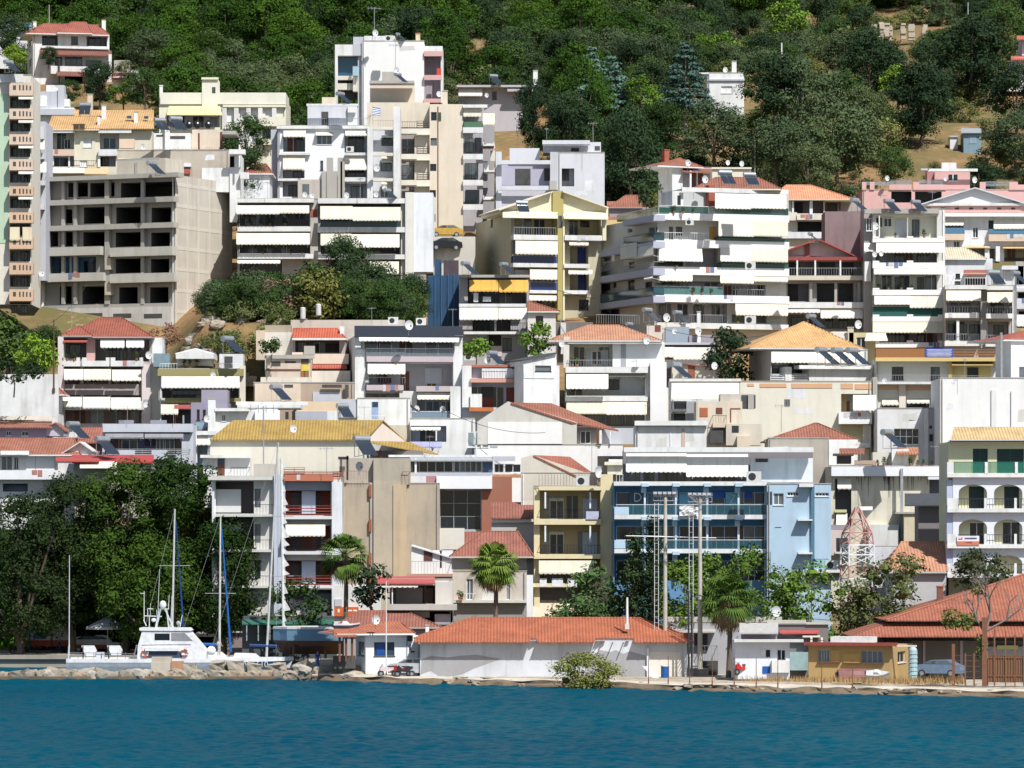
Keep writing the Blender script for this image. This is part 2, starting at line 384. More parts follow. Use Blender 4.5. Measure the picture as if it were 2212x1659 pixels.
    def gabf(s, x0, y0, xp, yp, x1, y1, mat, off=.5, dep=None, wallmat=None, th=.14, name='roof', base=None):
        """gable facing the viewer"""
        dep = s.D if dep is None else dep
        A, P, C = [s.hit(x, y, off) for x, y in ((x0, y0), (xp, yp), (x1, y1))]; mb = MB()
        for u, v in ((A, P), (P, C)):
            mb.prism([(u[0], -off, u[1]), (v[0], -off, v[1]), (v[0], -off, v[1]-th), (u[0], -off, u[1]-th)], (0, dep+off, 0))
        mb.build(name, mat, s.root)
        A, P, C = [s.hit(x, y, 0) for x, y in ((x0, y0), (xp, yp), (x1, y1))]; zb = min(A[1], C[1])-.6 if base is None else s.hit(xp, base)[1]
        g = MB(); g.prism([(A[0]+.05, 0.004, zb), (C[0]-.05, 0.004, zb), (C[0]-.05, 0.004, C[1]-th), (P[0], 0.004, P[1]-th), (A[0]+.05, 0.004, A[1]-th)], (0, dep-.01, 0)); g.build('gable_wall', wallmat or s.mats[0], s.root)
    def shed(s, x0, ye, x1, yr, mat, off=.5, dep=3., th=.12, name='roof', k=0.):
        """single slope rising away from the viewer"""
        a, ze = s.hit(x0, ye, off); b, _ = s.hit(x1, ye, off); c, zr = s.hit(x0+k, yr, -dep); d, _ = s.hit(x1-k, yr, -dep)
        MB().prism([(a, -off, ze), (b, -off, ze), (d, dep, zr), (c, dep, zr)], (0, 0, -th)).build(name, mat, s.root)
    def post(s, x, y0, y1, off=1., r=.06, mat=None, name='post'):
        u, z1 = s.hit(x, y0, off); _, z0 = s.hit(x, y1, off); MB().box(u-r, -off-r, z0, u+r, -off+r, z1).build(name, mat or WP, s.root)
    def chim(s, x0, y0, x1, y1, mat=None, dep=2., cap=None):
        u0, z0, u1, z1 = s.rect(x0, y0, x1, y1, -dep); mb = MB(); mb.box(u0, dep, z0-1, u1, dep+(u1-u0), z1-.12)
        mb.box(u0-.05, dep-.05, z1-.118, u1+.05, dep+(u1-u0)+.05, z1, 1); mb.build('chimney', [mat or white, cap or conc], s.root)
    def done(s):
        if not s.wall: return s
        mb = MB(); z0 = -s.ext; H = s.H
        for face, ulen in (('f', s.W), ('r', s.D), ('l', s.D)):
            ops = [(max(.02, a), max(z0+.02, b), min(ulen-.02, c), min(H-.02, d), e, m) for a, b, c, d, e, m in s.o[face]]
            ops = [q for q in ops if q[2] > q[0]+.02 and q[3] > q[1]+.02]; t = s.tr(face)
            us = sorted({0., ulen, *[q[0] for q in ops], *[q[2] for q in ops]}); zs = sorted({z0, H, *[q[1] for q in ops], *[q[3] for q in ops]})
            for i in range(len(us)-1):
                for j in range(len(zs)-1):
                    uc, zc = (us[i]+us[i+1])/2, (zs[j]+zs[j+1])/2
                    if any(q[0] < uc < q[2] and q[1] < zc < q[3] for q in ops): continue
                    mb.poly([t(us[i], 0, zs[j]), t(us[i+1], 0, zs[j]), t(us[i+1], 0, zs[j+1]), t(us[i], 0, zs[j+1])])
            for a, b, c, d, e, m in ops:
                mb.poly([t(a, e, b), t(c, e, b), t(c, e, d), t(a, e, d)], m)
                for p, q in (((a, b), (c, b)), ((c, b), (c, d)), ((c, d), (a, d)), ((a, d), (a, b))):
                    mb.poly([t(p[0], 0, p[1]), t(q[0], 0, q[1]), t(q[0], e, q[1]), t(p[0], e, p[1])], m)
        W, D = s.W, s.D
        mb.poly([(0, 0, H), (W, 0, H), (W, D, H), (0, D, H)]); mb.poly([(0, D, z0), (W, D, z0), (W, D, H), (0, D, H)])
        mb.build(s.wallname, s.mats, s.root)
        if W > 5 and H > 4 and s.cop:
            m = MB(); u = random.choice((.2, W-.22)); m.box(u-.05, -.13, 0, u+.05, -.02, H-.05); m.build('drainpipe', random.choice((WP, GR, conc)), s.root)
            m = MB(); m.box(-.04, -.05, H+.001, W+.04, .22, H+.09); m.build('coping', conc, s.root)
            for i in range(random.randint(1, 3)):
                w, h = random.uniform(.6, 2.4), random.uniform(.5, 1.8); u, z = random.uniform(.1, W-w-.1), random.uniform(.2, max(.3, H-h-.3)); k = 0
                if any(u < q[2] and u+w > q[0] and z < q[3] and z+h > q[1] for q in s.o['f']): continue
                m = MB(); m.prism([(u, -.006, z), (u+w, -.006, z+random.uniform(-.1, .2)), (u+w*random.uniform(.8, 1), -.006, z+h), (u+w*random.uniform(.3, .6), -.006, z+h*random.uniform(.8, 1.1)), (u+random.uniform(0, .2), -.006, z+h*.9)], (0, .004, 0)); m.build('plaster_patch', random.choice((concw, white2)), s.root)
        return s
# ================= upper rows of buildings =================
PUR = wm((.34, .3, .33), .3); PINK = wm((.66, .4, .37), .2); PEACH = wm((.68, .52, .4), .3)
lav = wm((.62, .63, .67), .3); greyw = wm((.5, .51, .55), .25); ochre = wm((.6, .38, .1), .3); tanw = wm((.55, .45, .33), .35)
T(0, 0)
b = B('hillside_villa', 'white two-storey villa with red hipped roofs, highest house on the left below the pine wood', 640, 285, 945, 285, 720, white, a=-.22, side=236, depth=9)
b.op('362,300,500,400 748,300,925,400', 1.6, PUR); b.w('372,318,410,398 425,318,480,398 765,320,870,398', at=1.6, f=BR); b.w('615,315,675,385', f=BR, n=3)
b.par('355,400,945,420', .5, white); b.shed(350, 466, 965, 425, tm(TD), off=2.2, dep=0.0)
b.w('475,490,540,570 560,490,712,572 740,520,880,592', f=DK, n=3); b.par('440,572,765,640 768,594,950,655', 1.8, white); b.post(950, 470, 720, 2.0, .22, white); b.post(512, 500, 720, 2.1, .08, DK)
b.shed(490, 650, 778, 615, tm(TD), off=3.2, dep=-1.9); b.op('560,660,715,715', 2.5, INT)
b.w('250,320,280,390 250,500,275,570', face='l', n=1); b.hip(220, 945, 284, 380, 850, 205, tm((.33, .1, .065)), off=.9); b.hip(490, 800, 280, 620, 745, 190, tm((.34, .1, .065)), off=1.4, dep=6)
b.chim(285, 182, 315, 245); b.chim(880, 165, 914, 262, cap=BRICK); b.solid('650,205,770,245', GLB, -1.8, 2.2, name='solar_panel'); b.done()
b = B('garden_annex', 'low white annex with a red lean-to roof on the right of the hilltop villa', 632, 975, 1165, 660, 780, white, depth=5)
b.shed(970, 682, 1160, 628, tm((.34, .1, .065)), off=1.2, dep=4); b.post(1062, 685, 780, 1., .08, BR); b.post(1118, 685, 780, 1., .08, BR); b.done()
b = B('garden_retaining_wall', 'pale garden wall stepping down beside the red lean-to', 650, 985, 1120, 520, 640, conc, depth=1.2, cat='wall'); b.done()
b = B('garden_wall', 'short white wall segments behind the lean-to porch', 640, 1135, 1265, 605, 780, white2, depth=1.2, cat='wall'); b.op('1205,620,1230,660', .3, INT); b.done()
b = B('hillside_house', 'half hidden house with a blue grey sheet roof at the upper left edge', 665, -60, 250, 240, 420, white, depth=7)
b.shed(-80, 255, 275, 195, pm((.18, .24, .32), .4), off=.6, dep=5); b.done()
b = B('apartment_block', 'white flat-roofed house with a wide roof slab between the green block and the villa hedge', 562, 272, 640, 930, 1150, white2, depth=9)
b.slab('268,940,650,992', .9, greyw); b.blk('290,790,550,935', greyw, -.5, 5); b.solid('335,825,405,920', WP, -.44, .7, name='door')
b.blk('500,735,555,935', greyw, -.3, 2.5); b.blk('400,735,500,790', white2, -2, 4); b.blk('555,855,600,920', white, -.6, 2); b.chim(755, 810, 800, 940, beige, 1.); b.done()
# tan roofed terrace
b = B('tan_roofed_house', 'cream house under wide tan tiled roofs with two white chimneys', 545, 412, 1310, 1125, 1659, wm((.7, .66, .52), .2), depth=11)
for x, y, x2, y2 in ((425, 1140, 640, 1290), (862, 1150, 1030, 1290)): b.op(f'{x},{y},{x2},{y2}', 1.4, wm((.6, .58, .5), .3))
b.w('555,1200,612,1288', at=1.4, f=WP, n=2); b.w('890,1190,1005,1290', at=1.4, g=GLB); b.w('720,1195,795,1272', n=2, g=WP)
b.slab('412,1122,645,1146 850,1118,1135,1148', .7, white); b.par('412,1290,640,1345', .5, PEACH); b.par('850,1290,1018,1345', .5, white2)
b.op('430,1350,640,1440 850,1350,1000,1440', 1.5, greyw); b.w('550,1370,612,1440 870,1360,940,1440', at=1.5, f=BR); b.post(458, 1350, 1430, .0, .1); b.post(598, 1350, 1440, .0, .1); b.post(856, 1350, 1445, .1, .15)
b.w('690,1385,755,1440', g=WP); b.rail('640,1385,830,1440', .4)
b.hip(412, 860, 1116, 455, 850, 1005, tm((.55, .33, .14)), off=.8, dep=4, mid=4); b.shed(640, 1108, 1330, 950, tm((.58, .35, .15)), off=.8, dep=7)
b.chim(878, 905, 915, 1030, dep=3); b.chim(1158, 960, 1190, 1080, dep=1.5); b.solid('842,1010,862,1100', white, -.5, 3, name='parapet')
b.solid('1095,1000,1135,1022 1245,1003,1280,1025', GLB, -1.9, 2.3, name='skylight'); b.canopy('430,1450,730,1490', .1, 1.4, AWG); b.canopy('730,1452,935,1500', .1, 1.5, pm((.68, .42, .24), .8)); b.done()
# cream building with stair tower
b = B('cream_apartment_building', 'long cream building with a square stair tower and a striped yellow roof canopy', 566, 1375, 2470, 850, 1659, wm((.76, .73, .58), .2), depth=12)
b.blk('1385,800,2470,900', wm((.74, .72, .6), .2), .25, 8, 'parapet'); b.blk('1745,680,1880,1000', wm((.74, .72, .6), .2), .35, 4, 'stair_tower'); b.slab('1740,668,1886,686', .6); b.solid('1832,752,1862,805', INT, .37, 0, name='opening')
b.chim(1378, 735, 1405, 800, cap=white); b.op('1440,990,1900,1100', 1.6, wm((.68, .72, .78), .1)); b.canopy('1440,915,1920,990', .3, 2.6, awm((.76, .68, .4), 1), k0=20)
b.w('1960,945,2020,1052 2072,945,2135,1052 2165,945,2230,1052 2292,945,2350,1050', g=WP); b.w('2060,1130,2135,1230 2160,1130,2235,1230', g=WP)
for x in (1940, 2043, 2148, 2250, 2370): b.post(x, 925, 1300, .15, .28, white)
b.slab('1925,905,2470,925', .5); b.par('2235,1010,2470,1090', 1.2); b.op('2260,1110,2345,1200', 1.5, greyw); b.par('2250,1200,2350,1250', .9); b.done()
b = B('terrace_building', 'rough grey rooftop wall with rusty bars standing along its top and a white stair hut', 528, 1010, 1985, 1300, 1700, wm((.5, .44, .36), .7), depth=8)
b.blk('1330,1150,1650,1290', white, -2, 4); b.solid('1350,1165,1410,1180 1470,1175,1600,1200', INT, -1.97, 2, name='opening'); b.blk('1030,1200,1160,1280', PEACH, -1, 2); b.chim(1425, 1095, 1465, 1290, dep=1.5)
b.blk('1660,1120,1920,1290', wm((.66, .56, .45), .4), -4, 3); b.solid('1920,1130,2040,1160', conc, 1., 4., name='slab'); b.solid('1710,1150,1725,1290 1900,1140,1925,1290', BR, -1.8, 2, name='post')
mb = MB()
for i in range(46):
    u, z = b.hit(1335+i*14, 1300, -.1); mb.tube((u, .1, z-.1), (u, .1, z+random.uniform(.15, .5)), .02, n=4)
mb.build('railing', RUST, b.root)
b.canopy('1020,1365,1430,1385', .1, 2., wm((.6, .56, .45), .4)); b.solid('1430,1460,1640,1500', pm((.42, .09, .07), .6), .8, 0, name='panel'); b.solid('1430,1410,1650,1440', WP, .7, 0, name='tarpaulin'); b.done()
b = B('white_house', 'narrow white house with a projecting slab right of the rusty rooftop wall', 522, 1985, 2075, 1330, 1700, white, depth=7)
b.slab('1980,1290,2118,1330', 1.4); b.op('1985,1350,2025,1445', 1.2, INT); b.post(2070, 1250, 1445, 1.2, .08); b.slab('2075,1490,2150,1545', .8); b.blk('1745,1450,2078,1659', white, -.2, 3); b.done()
b = B('red_roofed_cottage', 'tiny terracotta roof showing between the white flats and the concrete shell', 530, 2110, 2330, 1500, 1700, white2, depth=6); b.hip(2100, 2360, 1498, 2200, 2300, 1418, tm(TR), off=.4); b.done()
# left edge green and peach block
b = B('balcony_apartment_block', 'tall green and cream block with peach pierced balconies cut by the left edge', 500, -200, 268, 650, 2400, wm((.7, .66, .57), .3), depth=10)
b.solid('-60,810,72,2100', wm((.48, .62, .46), .3), .05, name='green_panel'); b.blk('-20,640,200,712', white, .3, 5, 'parapet')
for i, (yt, yb) in enumerate(((715, 825), (940, 1028), (1160, 1248), (1375, 1470), (1610, 1690), (1835, 1925), (2050, 2150), (2270, 2370), (2500, 2600))):
    c = PEACH if i < 4 else wm((.66, .45, .3), .3)
    b.par(f'80,{yt},285,{yb}', 1.2, c); b.op(f'85,{yb+10},262,{yb+108}', 1.6, wm((.45, .42, .36), .3)); b.w(f'98,{yb+35},150,{yb+108} 180,{yb+25},240,{yb+108}', at=1.6, f=DK)
    b.solid(f'112,{yt+22},138,{yt+62} 165,{yt+20},178,{yt+65} 195,{yt+20},208,{yt+65} 225,{yt+22},238,{yt+65} 255,{yt+26},268,{yt+65}', INT, 1.21, -1.19, name='opening')
    if i < 5: b.canopy(f'160,{yb+6},285,{yb+26}', .9, 1.5, AWG)
b.awn('85,1960,170,2080 195,1960,275,2085', .9, 1.35, awm((.62, .55, .4))); b.done()
b = B('grey_balcony_house', 'narrow grey white house with cluttered balconies squeezed behind the peach balconies', 514, 270, 395, 1050, 2200, greyw, depth=8)
b.par('250,1090,380,1200 240,1320,378,1372 270,1560,385,1600 270,1760,380,1810', 1.1, lav); b.awn('260,1200,385,1300 300,1400,400,1500', .5, 1.6, AWG); b.w('300,1500,360,1560 290,1700,350,1760 300,1880,350,1930', f=DK); b.done()
# concrete shell
T(0, 1)
b = B('concrete_shell', 'unfinished grey concrete apartment block with open dark floors and bare right side wall', 513, 370, 1512, -150, 1240, wm((.36, .34, .31), .45), a=.42, side=2006, depth=13)
sideM = wm((.56, .51, .43), .45)
for r in ('590,-80,760,42 780,-80,990,42 1045,-85,1520,45', '535,150,625,272 725,130,915,272 1005,130,1225,272 1310,133,1478,275', '440,345,502,470 525,345,628,470 720,345,912,470 1000,348,1218,472 1307,350,1468,474',
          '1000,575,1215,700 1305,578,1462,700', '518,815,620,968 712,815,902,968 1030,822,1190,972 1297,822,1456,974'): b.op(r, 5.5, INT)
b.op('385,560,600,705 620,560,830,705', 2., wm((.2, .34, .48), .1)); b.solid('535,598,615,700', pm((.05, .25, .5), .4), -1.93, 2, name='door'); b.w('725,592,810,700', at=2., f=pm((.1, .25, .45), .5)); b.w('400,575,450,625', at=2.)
for s_ in ('370,55,1500,100', '190,280,1500,325'): b.slab(s_, 1.2, conc)
b.slab('370,-150,1540,-112', 1.4, conc)
b.par('355,475,865,548 948,475,1488,552', 1.3, wm((.52, .5, .44), .5)); b.par('365,700,890,772 948,702,1505,780', 1.3, wm((.52, .5, .44), .5)); b.slab('370,970,1480,1010', .5, conc)
for x in (932, 1236, 655, 550): b.post(x, -100, 970, .35, .28 if x == 932 else .2, conc, 'column')
for y in (610, 830): b.solid(f'905,{y-40},955,{y+60}', wm((.55, .49, .4), .3), .9, 0, name='patch')
# right side: rendered concrete frame grid
g = MB(); nb = 5
for i in range(nb+1):
    u = .3+(b.D-.6)*i/nb; g.box(b.W+.001, u-.18, 0, b.W+.03, u+.18, b.H)
for j in range(8): z = b.H*(.02+j/7.6); g.box(b.W+.002, .02, z-.2, b.W+.034, b.D-.02, z+.2)
g.build('frame_pattern', wm((.62, .57, .48), .4), b.root)
g = MB(); g.box(b.W+.0005, .01, -2, b.W+.012, b.D-.01, b.H-.01); g.build('side_render', sideM, b.root)
b.blk('75,1005,1480,1240', wm((.62, .6, .56), .6), .6, 1.); b.solid('265,1040,320,1080 467,1045,565,1083 660,1047,885,1085 978,1050,1135,1090 1243,1052,1400,1092', INT, .61, -.5, name='opening'); b.blk('75,525,358,1002', white, .8, 6.)
b.solid('275,592,328,672 272,810,326,912', GL, .82, -.7, name='window'); b.solid('268,672,334,684 268,585,334,592', WP, .9, -.7, name='frame'); b.par('245,680,365,765', 2.2, conc)
T(0, 0)
b.blk('1010,1372,1430,1515', wm((.56, .51, .42), .5), -2.5, 7, 'stair_hut'); b.slab('1003,1366,1380,1386', .0, conc); b.solid('1165,1400,1190,1510', conc, -2.4, 3, name='pilaster'); b.done()
# tower behind
T(1, 0)
b = B('white_tower_block', 'tallest white block with blank front wall and pink balconies on its right', 566, 915, 1452, 355, 1300, wm((.8, .79, .76), .12), depth=11)
b.blk('682,385,840,480', white, -.3, 8); b.blk('682,480,706,1300', white, -.3, 1.2); b.blk('706,655,838,690 706,720,838,775', cream, -.3, 6); b.blk('838,380,914,480', greyw, -.25, 6); b.blk('880,480,914,1300', greyw, -.6, 6); b.blk('838,660,878,790', cream, .2, 5)
b.solid('706,478,880,660', glassm((.02, .08, .14), (.06, .2, .3)), -1.6, 1.8, name='glazing'); b.solid('700,686,838,722 740,775,880,860', INT, -1.5, 2, name='recess'); b.rail('835,570,890,655', .9, 'glass', ALU, bm=railglass((.5, .7, .8)))
b.blk('1454,398,1612,470', white, -.2, 8); b.blk('1596,470,1614,890', white, -.2, 8); b.solid('1455,470,1596,880', wm((.42, .34, .4), .15), -2., 3., name='recess_wall')
b.w('1480,500,1540,640 1470,700,1530,850', at=2., f=PUR, g=PUR); b.par('1452,442,1615,485', .3, PINK); b.par('1452,648,1605,690 1452,852,1600,886', .5, PINK); b.solid('1562,590,1600,650', pm((.6, .06, .03), .6), .2, 0, name='shutter')
b.blk('935,310,1200,358', white2, -.4, 4, 'roof_hut'); b.blk('840,318,935,384', greyw, -.6, 4, 'roof_hut'); b.chim(1380, 285, 1418, 358, wm((.7, .55, .38), .5), 1, wm((.5, .18, .07), .3)); b.done()
b = B('low_villa', 'low white bungalow with a long thin roof slab right of the white tower', 605, 1750, 2390, 765, 1000, wm((.5, .46, .48), .2), depth=8)
b.slab('1735,734,2470,752', 1.4); b.awn('1750,755,1955,830', .4, 1.2); b.w('2040,790,2080,860', f=BR); T(2, 0); b.chim(183, 605, 222, 750, white); b.slab('-40,768,250,790', 1.6); T(1, 0); b.done()
T(2, 0)
b = B('flat_roofed_house', 'white flat-roofed house with a tall chimney right of the big cedar', 612, 1690, 2005, 630, 1100, white, depth=8)
b.slab('1585,626,1700,640', .5); b.slab('1700,682,2010,696', .25, greyw); b.w('1808,745,1905,805', n=2, g=WP); b.chim(1900, 525, 1940, 640, dep=1); b.done()
b = B('garden_house', 'white house mostly hidden behind the two cedars', 610, 1020, 1330, 820, 1150, wm((.7, .68, .64), .4), depth=7); b.slab('1010,860,1200,880', 1.2); b.op('1040,895,1100,960', 1.2, INT); b.done()
T(3, 0)
b = B('hillside_villa', 'pink and white villa with red roof edges cut by the right edge', 640, 2130, 2700, 500, 900, wm((.62, .58, .6), .2), depth=9)
b.shed(2100, 512, 2700, 485, tm((.5, .12, .08)), off=1.2, dep=1.2); b.blk('2195,340,2700,480', wm((.66, .62, .64), .2), -1.2, 6, 'upper_wall'); b.shed(2150, 338, 2700, 308, tm((.5, .12, .08)), off=0, dep=3)
b.w('2138,560,2165,630'); b.par('2010,690,2700,790', 4, white); b.chim(2105, 600, 2135, 690, white, -2.5); b.done()
b = B('garden_shed', 'blue grey sheet metal shed with a flat lid roof on the dry slope', 590, 1690, 1840, 1140, 1262, pm((.2, .3, .36), .6), depth=4, cat='shed'); b.shed(1668, 1143, 1845, 1108, pm((.35, .38, .4), .5), off=.4, dep=4); b.solid('1740,1165,1800,1240', pm((.25, .35, .42), .5), .04, name='door'); b.done()
b = B('water_tank_hut', 'small white box hut left of the blue shed on the dry slope', 592, 1572, 1640, 1178, 1235, white2, depth=2, cat='hut'); b.slab('1568,1172,1645,1184', .2, greyw); b.done()
# ruin
b = empty('stone_ruin', tuple(at(1140, 330, 700)), 0, 'roofless ruin of broken pale stone walls near the hilltop', 'ruin')
base = Vector(b.location)
for x0, x1, yt, yb, dy in ((895, 940, 185, 290, 5), (962, 1003, 162, 372, 0), (1005, 1050, 195, 260, 3), (1152, 1190, 192, 285, 4), (1217, 1272, 195, 292, 4), (1336, 1382, 203, 350, 0), (1050, 1080, 215, 300, 4.5)):
    mb = MB(); X0, X1 = wx(x0, 700+dy), wx(x1, 700+dy); z1, z0 = wz(yt, 700+dy), wz(yb, 700+dy); n = 6
    for i in range(n):
        j = lambda: random.uniform(-.12, .12); q0 = z0-1+(z1-z0+1)*i/n; q1 = z0-1+(z1-z0+1)*(i+1)/n
        mb.box(X0-base.x+j(), dy+j(), q0-base.z, X1-base.x+j(), dy+1.1+j(), q1-base.z-.001-(random.random()*.5 if i == n-1 else 0))
    mb.build('wall_fragment', wm((.5, .43, .33), .5), b)
# ================= middle rows =================
T(1, 0)
b = B('beige_apartment_building', 'tall beige block with a blank side wall, small square windows and balconies on both flanks', 545, 1500, 1790, 900, 2010, wm((.7, .61, .49), .25), depth=11, ext=1)
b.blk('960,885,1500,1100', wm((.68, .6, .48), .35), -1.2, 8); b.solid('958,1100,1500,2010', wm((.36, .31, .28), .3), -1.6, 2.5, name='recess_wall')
b.blk('985,735,1365,885', wm((.7, .58, .47), .25), -3, 6, 'penthouse'); b.slab('985,715,1370,738', -2.6, conc); b.blk('1088,620,1240,715', conc, -3.5, 3, 'roof_hut'); b.chim(1612, 780, 1655, 900, beige, 1.)
b.w('1512,968,1562,1042 1508,1192,1562,1258 1504,1416,1558,1478 1500,1642,1554,1705 1498,1850,1550,1915', n=1, f=DK, sill=False); b.solid('1578,970,1600,1045', pm((.05, .09, .05), .6), .05, name='shutter')
b.post(1573, 920, 1990, .04, .05, BR, 'downpipe')
for y in (1110, 1330, 1555, 1780):
    b.par(f'1245,{y},1390,{y+45}', .6, wm((.7, .66, .56), .3)); b.par(f'1388,{y},1500,{y+52}', .1, wm((.7, .66, .56), .3)); b.rail(f'1390,{y-65},1500,{y+2}', .1, 'hbar', DK); b.rail(f'1245,{y-60},1390,{y}', .6, 'bar', DK)
    if y > 1200: b.blk(f'1370,{y-170},1500,{y-2}', wm((.66, .58, .47), .3), -.5, 2); b.w(f'1260,{y-130},1360,{y}', at=1.55, f=BR)
for y in (1165, 1385, 1610): b.slab(f'1246,{y-6},1500,{y}', .4, wm((.7, .68, .6), .2))
# right balconies
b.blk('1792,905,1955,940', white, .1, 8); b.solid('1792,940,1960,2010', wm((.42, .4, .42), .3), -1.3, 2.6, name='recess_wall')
for y in (1100, 1330, 1555, 1765): b.par(f'1788,{y},1962,{y+48}', .4, white)
b.slab('1788,903,2000,930', .6, white); b.awn('1792,935,1945,1005', .1, .3); b.rail('1795,1048,1955,1100', .35, 'glass', DK, bm=railglass((.1, .2, .12), .8)); b.awn('1960,980,2062,1075', -2, -1, awm((.78, .72, .5))); b.awn('1960,1250,2065,1290', -2, -1, PINK)
b.w('1805,1190,1880,1320 1890,1190,1950,1320 1805,1410,1920,1545 1810,1640,1930,1760', at=1.25, f=DK); b.blk('1962,1080,2060,2010', wm((.38, .36, .37), .4), -4, 4, 'rear_wing'); b.par('1962,1240,2060,1275 1970,1470,2062,1500 1965,1700,2060,1740', -2.6, white)
b.solid('2025,1300,2065,1390 1950,1400,2010,1500', AWG, -2.5, 2.6, name='awning'); b.done()
b = B('white_apartment_building', 'bright white block with a white rooftop room, awnings and tall white fins', 538, 188, 962, 1088, 2080, wm((.8, .81, .83), .12), depth=10)
b.blk('128,1120,186,2080', greyw, -1.2, 6, 'side_wing'); b.blk('445,915,790,1085', lav, -1.6, 5, 'rooftop_room'); b.blk('792,915,872,1085', white, -1.2, 5, 'rooftop_room'); b.slab('438,900,885,918', -.6, white); b.solid('565,965,625,1082', INT, -1.57, 1.6, name='door')
b.par('178,1086,962,1112', .35, white); b.rail('445,1020,960,1086', .3, 'bar', GR); b.blk('570,840,690,900', beige, -3, 3, 'roof_hut')
b.op('235,1180,425,1312 765,1175,958,1318 232,1470,420,1540 765,1470,955,1530 770,1585,955,1750 230,1570,360,1700', 1.3, wm((.45, .47, .5), .2)); b.w('345,1190,420,1310 795,1180,930,1318 320,1480,400,1538 780,1475,940,1530 820,1610,920,1750 280,1600,355,1700', at=1.3, f=DK)
b.w('525,1162,655,1248', f=WP, n=3); b.w('555,1388,580,1470', n=1, f=DK); b.canopy('515,1140,668,1165', .05, .7, AW)
b.awn('238,1125,430,1185 772,1128,958,1175 232,1352,422,1472 768,1358,955,1472', .15, .9); b.par('200,1318,468,1338 765,1318,962,1342 190,1542,360,1562 765,1532,962,1568 765,1760,962,1800', .5, white)
for x0, x1, yt in ((962, 1010, 1092), (1188, 1243, 920)): b.blk(f'{x0},{yt},{x1},2080', white, .9, 6, 'fin')
b.solid('1010,1100,1188,2080', lav, -.8, 1.6, name='recess_wall'); b.w('1085,1185,1188,1260 1078,1410,1170,1480 1080,1640,1170,1700', at=.75, f=DK)
for y in (1095, 1320, 1540, 1765): b.par(f'1012,{y},1186,{y+26}', .8, cream)
b.awn('1085,1165,1186,1190 1085,1350,1186,1405 1085,1575,1186,1630', -.5, .2); b.rail('1012,1040,1186,1092', .7, 'bar', GR)
b.blk('362,1550,568,2080', wm((.5, .45, .4), .4), 1.2, 0, 'lower_wall'); b.solid('400,1590,460,1680', GL, 1.22, -1.1, name='window')
for x0, x1, yt in ((610, 665, 1362), (705, 745, 1362), (568, 605, 1480), (665, 700, 1480), (730, 765, 1395)): b.blk(f'{x0},{yt},{x1},2080', conc, 1.6, -1., 'column')
b.done()
T(2, 0)
b = B('modern_grey_house', 'pale grey modern house with square openings below the dark cypress', 536, 395, 800, 1320, 2000, wm((.61, .62, .65), .25), depth=9, ext=1)
b.op('430,1455,538,1610', 1., wm((.4, .4, .46), .1)); b.solid('430,1455,492,1610', INT, -.9, 1., name='opening'); b.blk('270,1228,768,1320', wm((.61, .62, .65), .25), -2, 7, 'upper_wall'); b.solid('510,1278,580,1310 715,1262,760,1300', INT, -1.97, 2.0, name='opening'); b.slab('262,1222,672,1256', -1.7, lav)
b.blk('-20,1280,240,1400', wm((.62, .62, .66), .12), -1.5, 6, 'upper_wall'); b.slab('-115,1384,330,1418', .6, lav); b.blk('330,1312,395,1640', greyw, .3, 3, 'pier'); b.solid('-100,1418,395,1610', wm((.42, .41, .5), .1), -1.8, 3, name='recess_wall')
b.solid('28,1458,160,1600 278,1455,376,1562', INT, -1.75, 1.8, name='opening'); b.par('-115,1605,330,1642', .5, lav); b.solid('-115,1642,395,2000', wm((.5, .5, .56), .2), -.5, 3, name='lower_wall'); b.blk('-140,1310,-90,2000', lav, -.3, 4, 'pier'); b.blk('325,1560,385,1640', conc, .7, 0, 'planter'); b.done()
b = B('white_house', 'slim white house with terracotta hip roof and chimney, left of the rooftop solar panels', 522, 1385, 1475, 1430, 1800, white, a=-.5, side=1262, depth=6)
b.hip(1255, 1660, 1428, 1440, 1460, 1368, tm(TR), off=.6, dep=6); b.shed(1475, 1480, 1760, 1432, tm(TR), off=.9, dep=3); b.solid('1475,1450,1740,1690', wm((.5, .48, .52), .2), -1.6, 3, name='porch_wall'); b.post(1541, 1475, 1640, .7, .1); b.solid('1555,1490,1590,1640 1610,1490,1650,1640', BR, -1.55, 1.7, name='door')
b.chim(1318, 1290, 1360, 1400, BRICK, 3., BRICK); b.done()
# ---- pediment and pink buildings (upper right)
T(3, 0)
b = B('pink_building', 'salmon pink building with a small rooftop room and a long pink parapet', 548, 815, 2700, 1640, 2000, PINK, depth=10)
b.blk('1440,1485,1745,1645', PINK, -1, 4, 'rooftop_room'); b.blk('1375,1485,1440,1640', wm((.45, .22, .22), .2), -1.6, 4, 'rooftop_room'); b.slab('1380,1458,1810,1482', -.2, white); b.slab('1312,1462,1382,1478', -1.2, greyw); b.blk('1500,1405,1628,1456', white, -2, 3, 'roof_hut'); b.solid('1560,1508,1638,1560', GL, -.97, 1., name='window'); b.solid('1556,1560,1642,1568 1594,1508,1602,1560', WP, -.93, 1., name='frame')
for x0, x1 in ((812, 850), (880, 920), (1048, 1240), (1255, 1305), (1305, 1540), (1830, 1880), (2085, 2160), (2160, 2560)): b.par(f'{x0},{1595 if x1-x0 > 100 else 1572},{x1},1640', .15, PINK)
b.rail('850,1570,1048,1600 1060,1555,1240,1598 1300,1555,1510,1598 1880,1568,2085,1610', .1, 'hbar', ALU); b.op('1065,1655,1240,1750 1270,1655,1500,1760', 1.5, INT); b.done()
T(3, 1)
b = B('orange_roofed_house', 'house with pale orange hip roof and open terrace behind the large balcony building', 532, 165, 490, 60, 480, wm((.62, .58, .48), .3), depth=9)
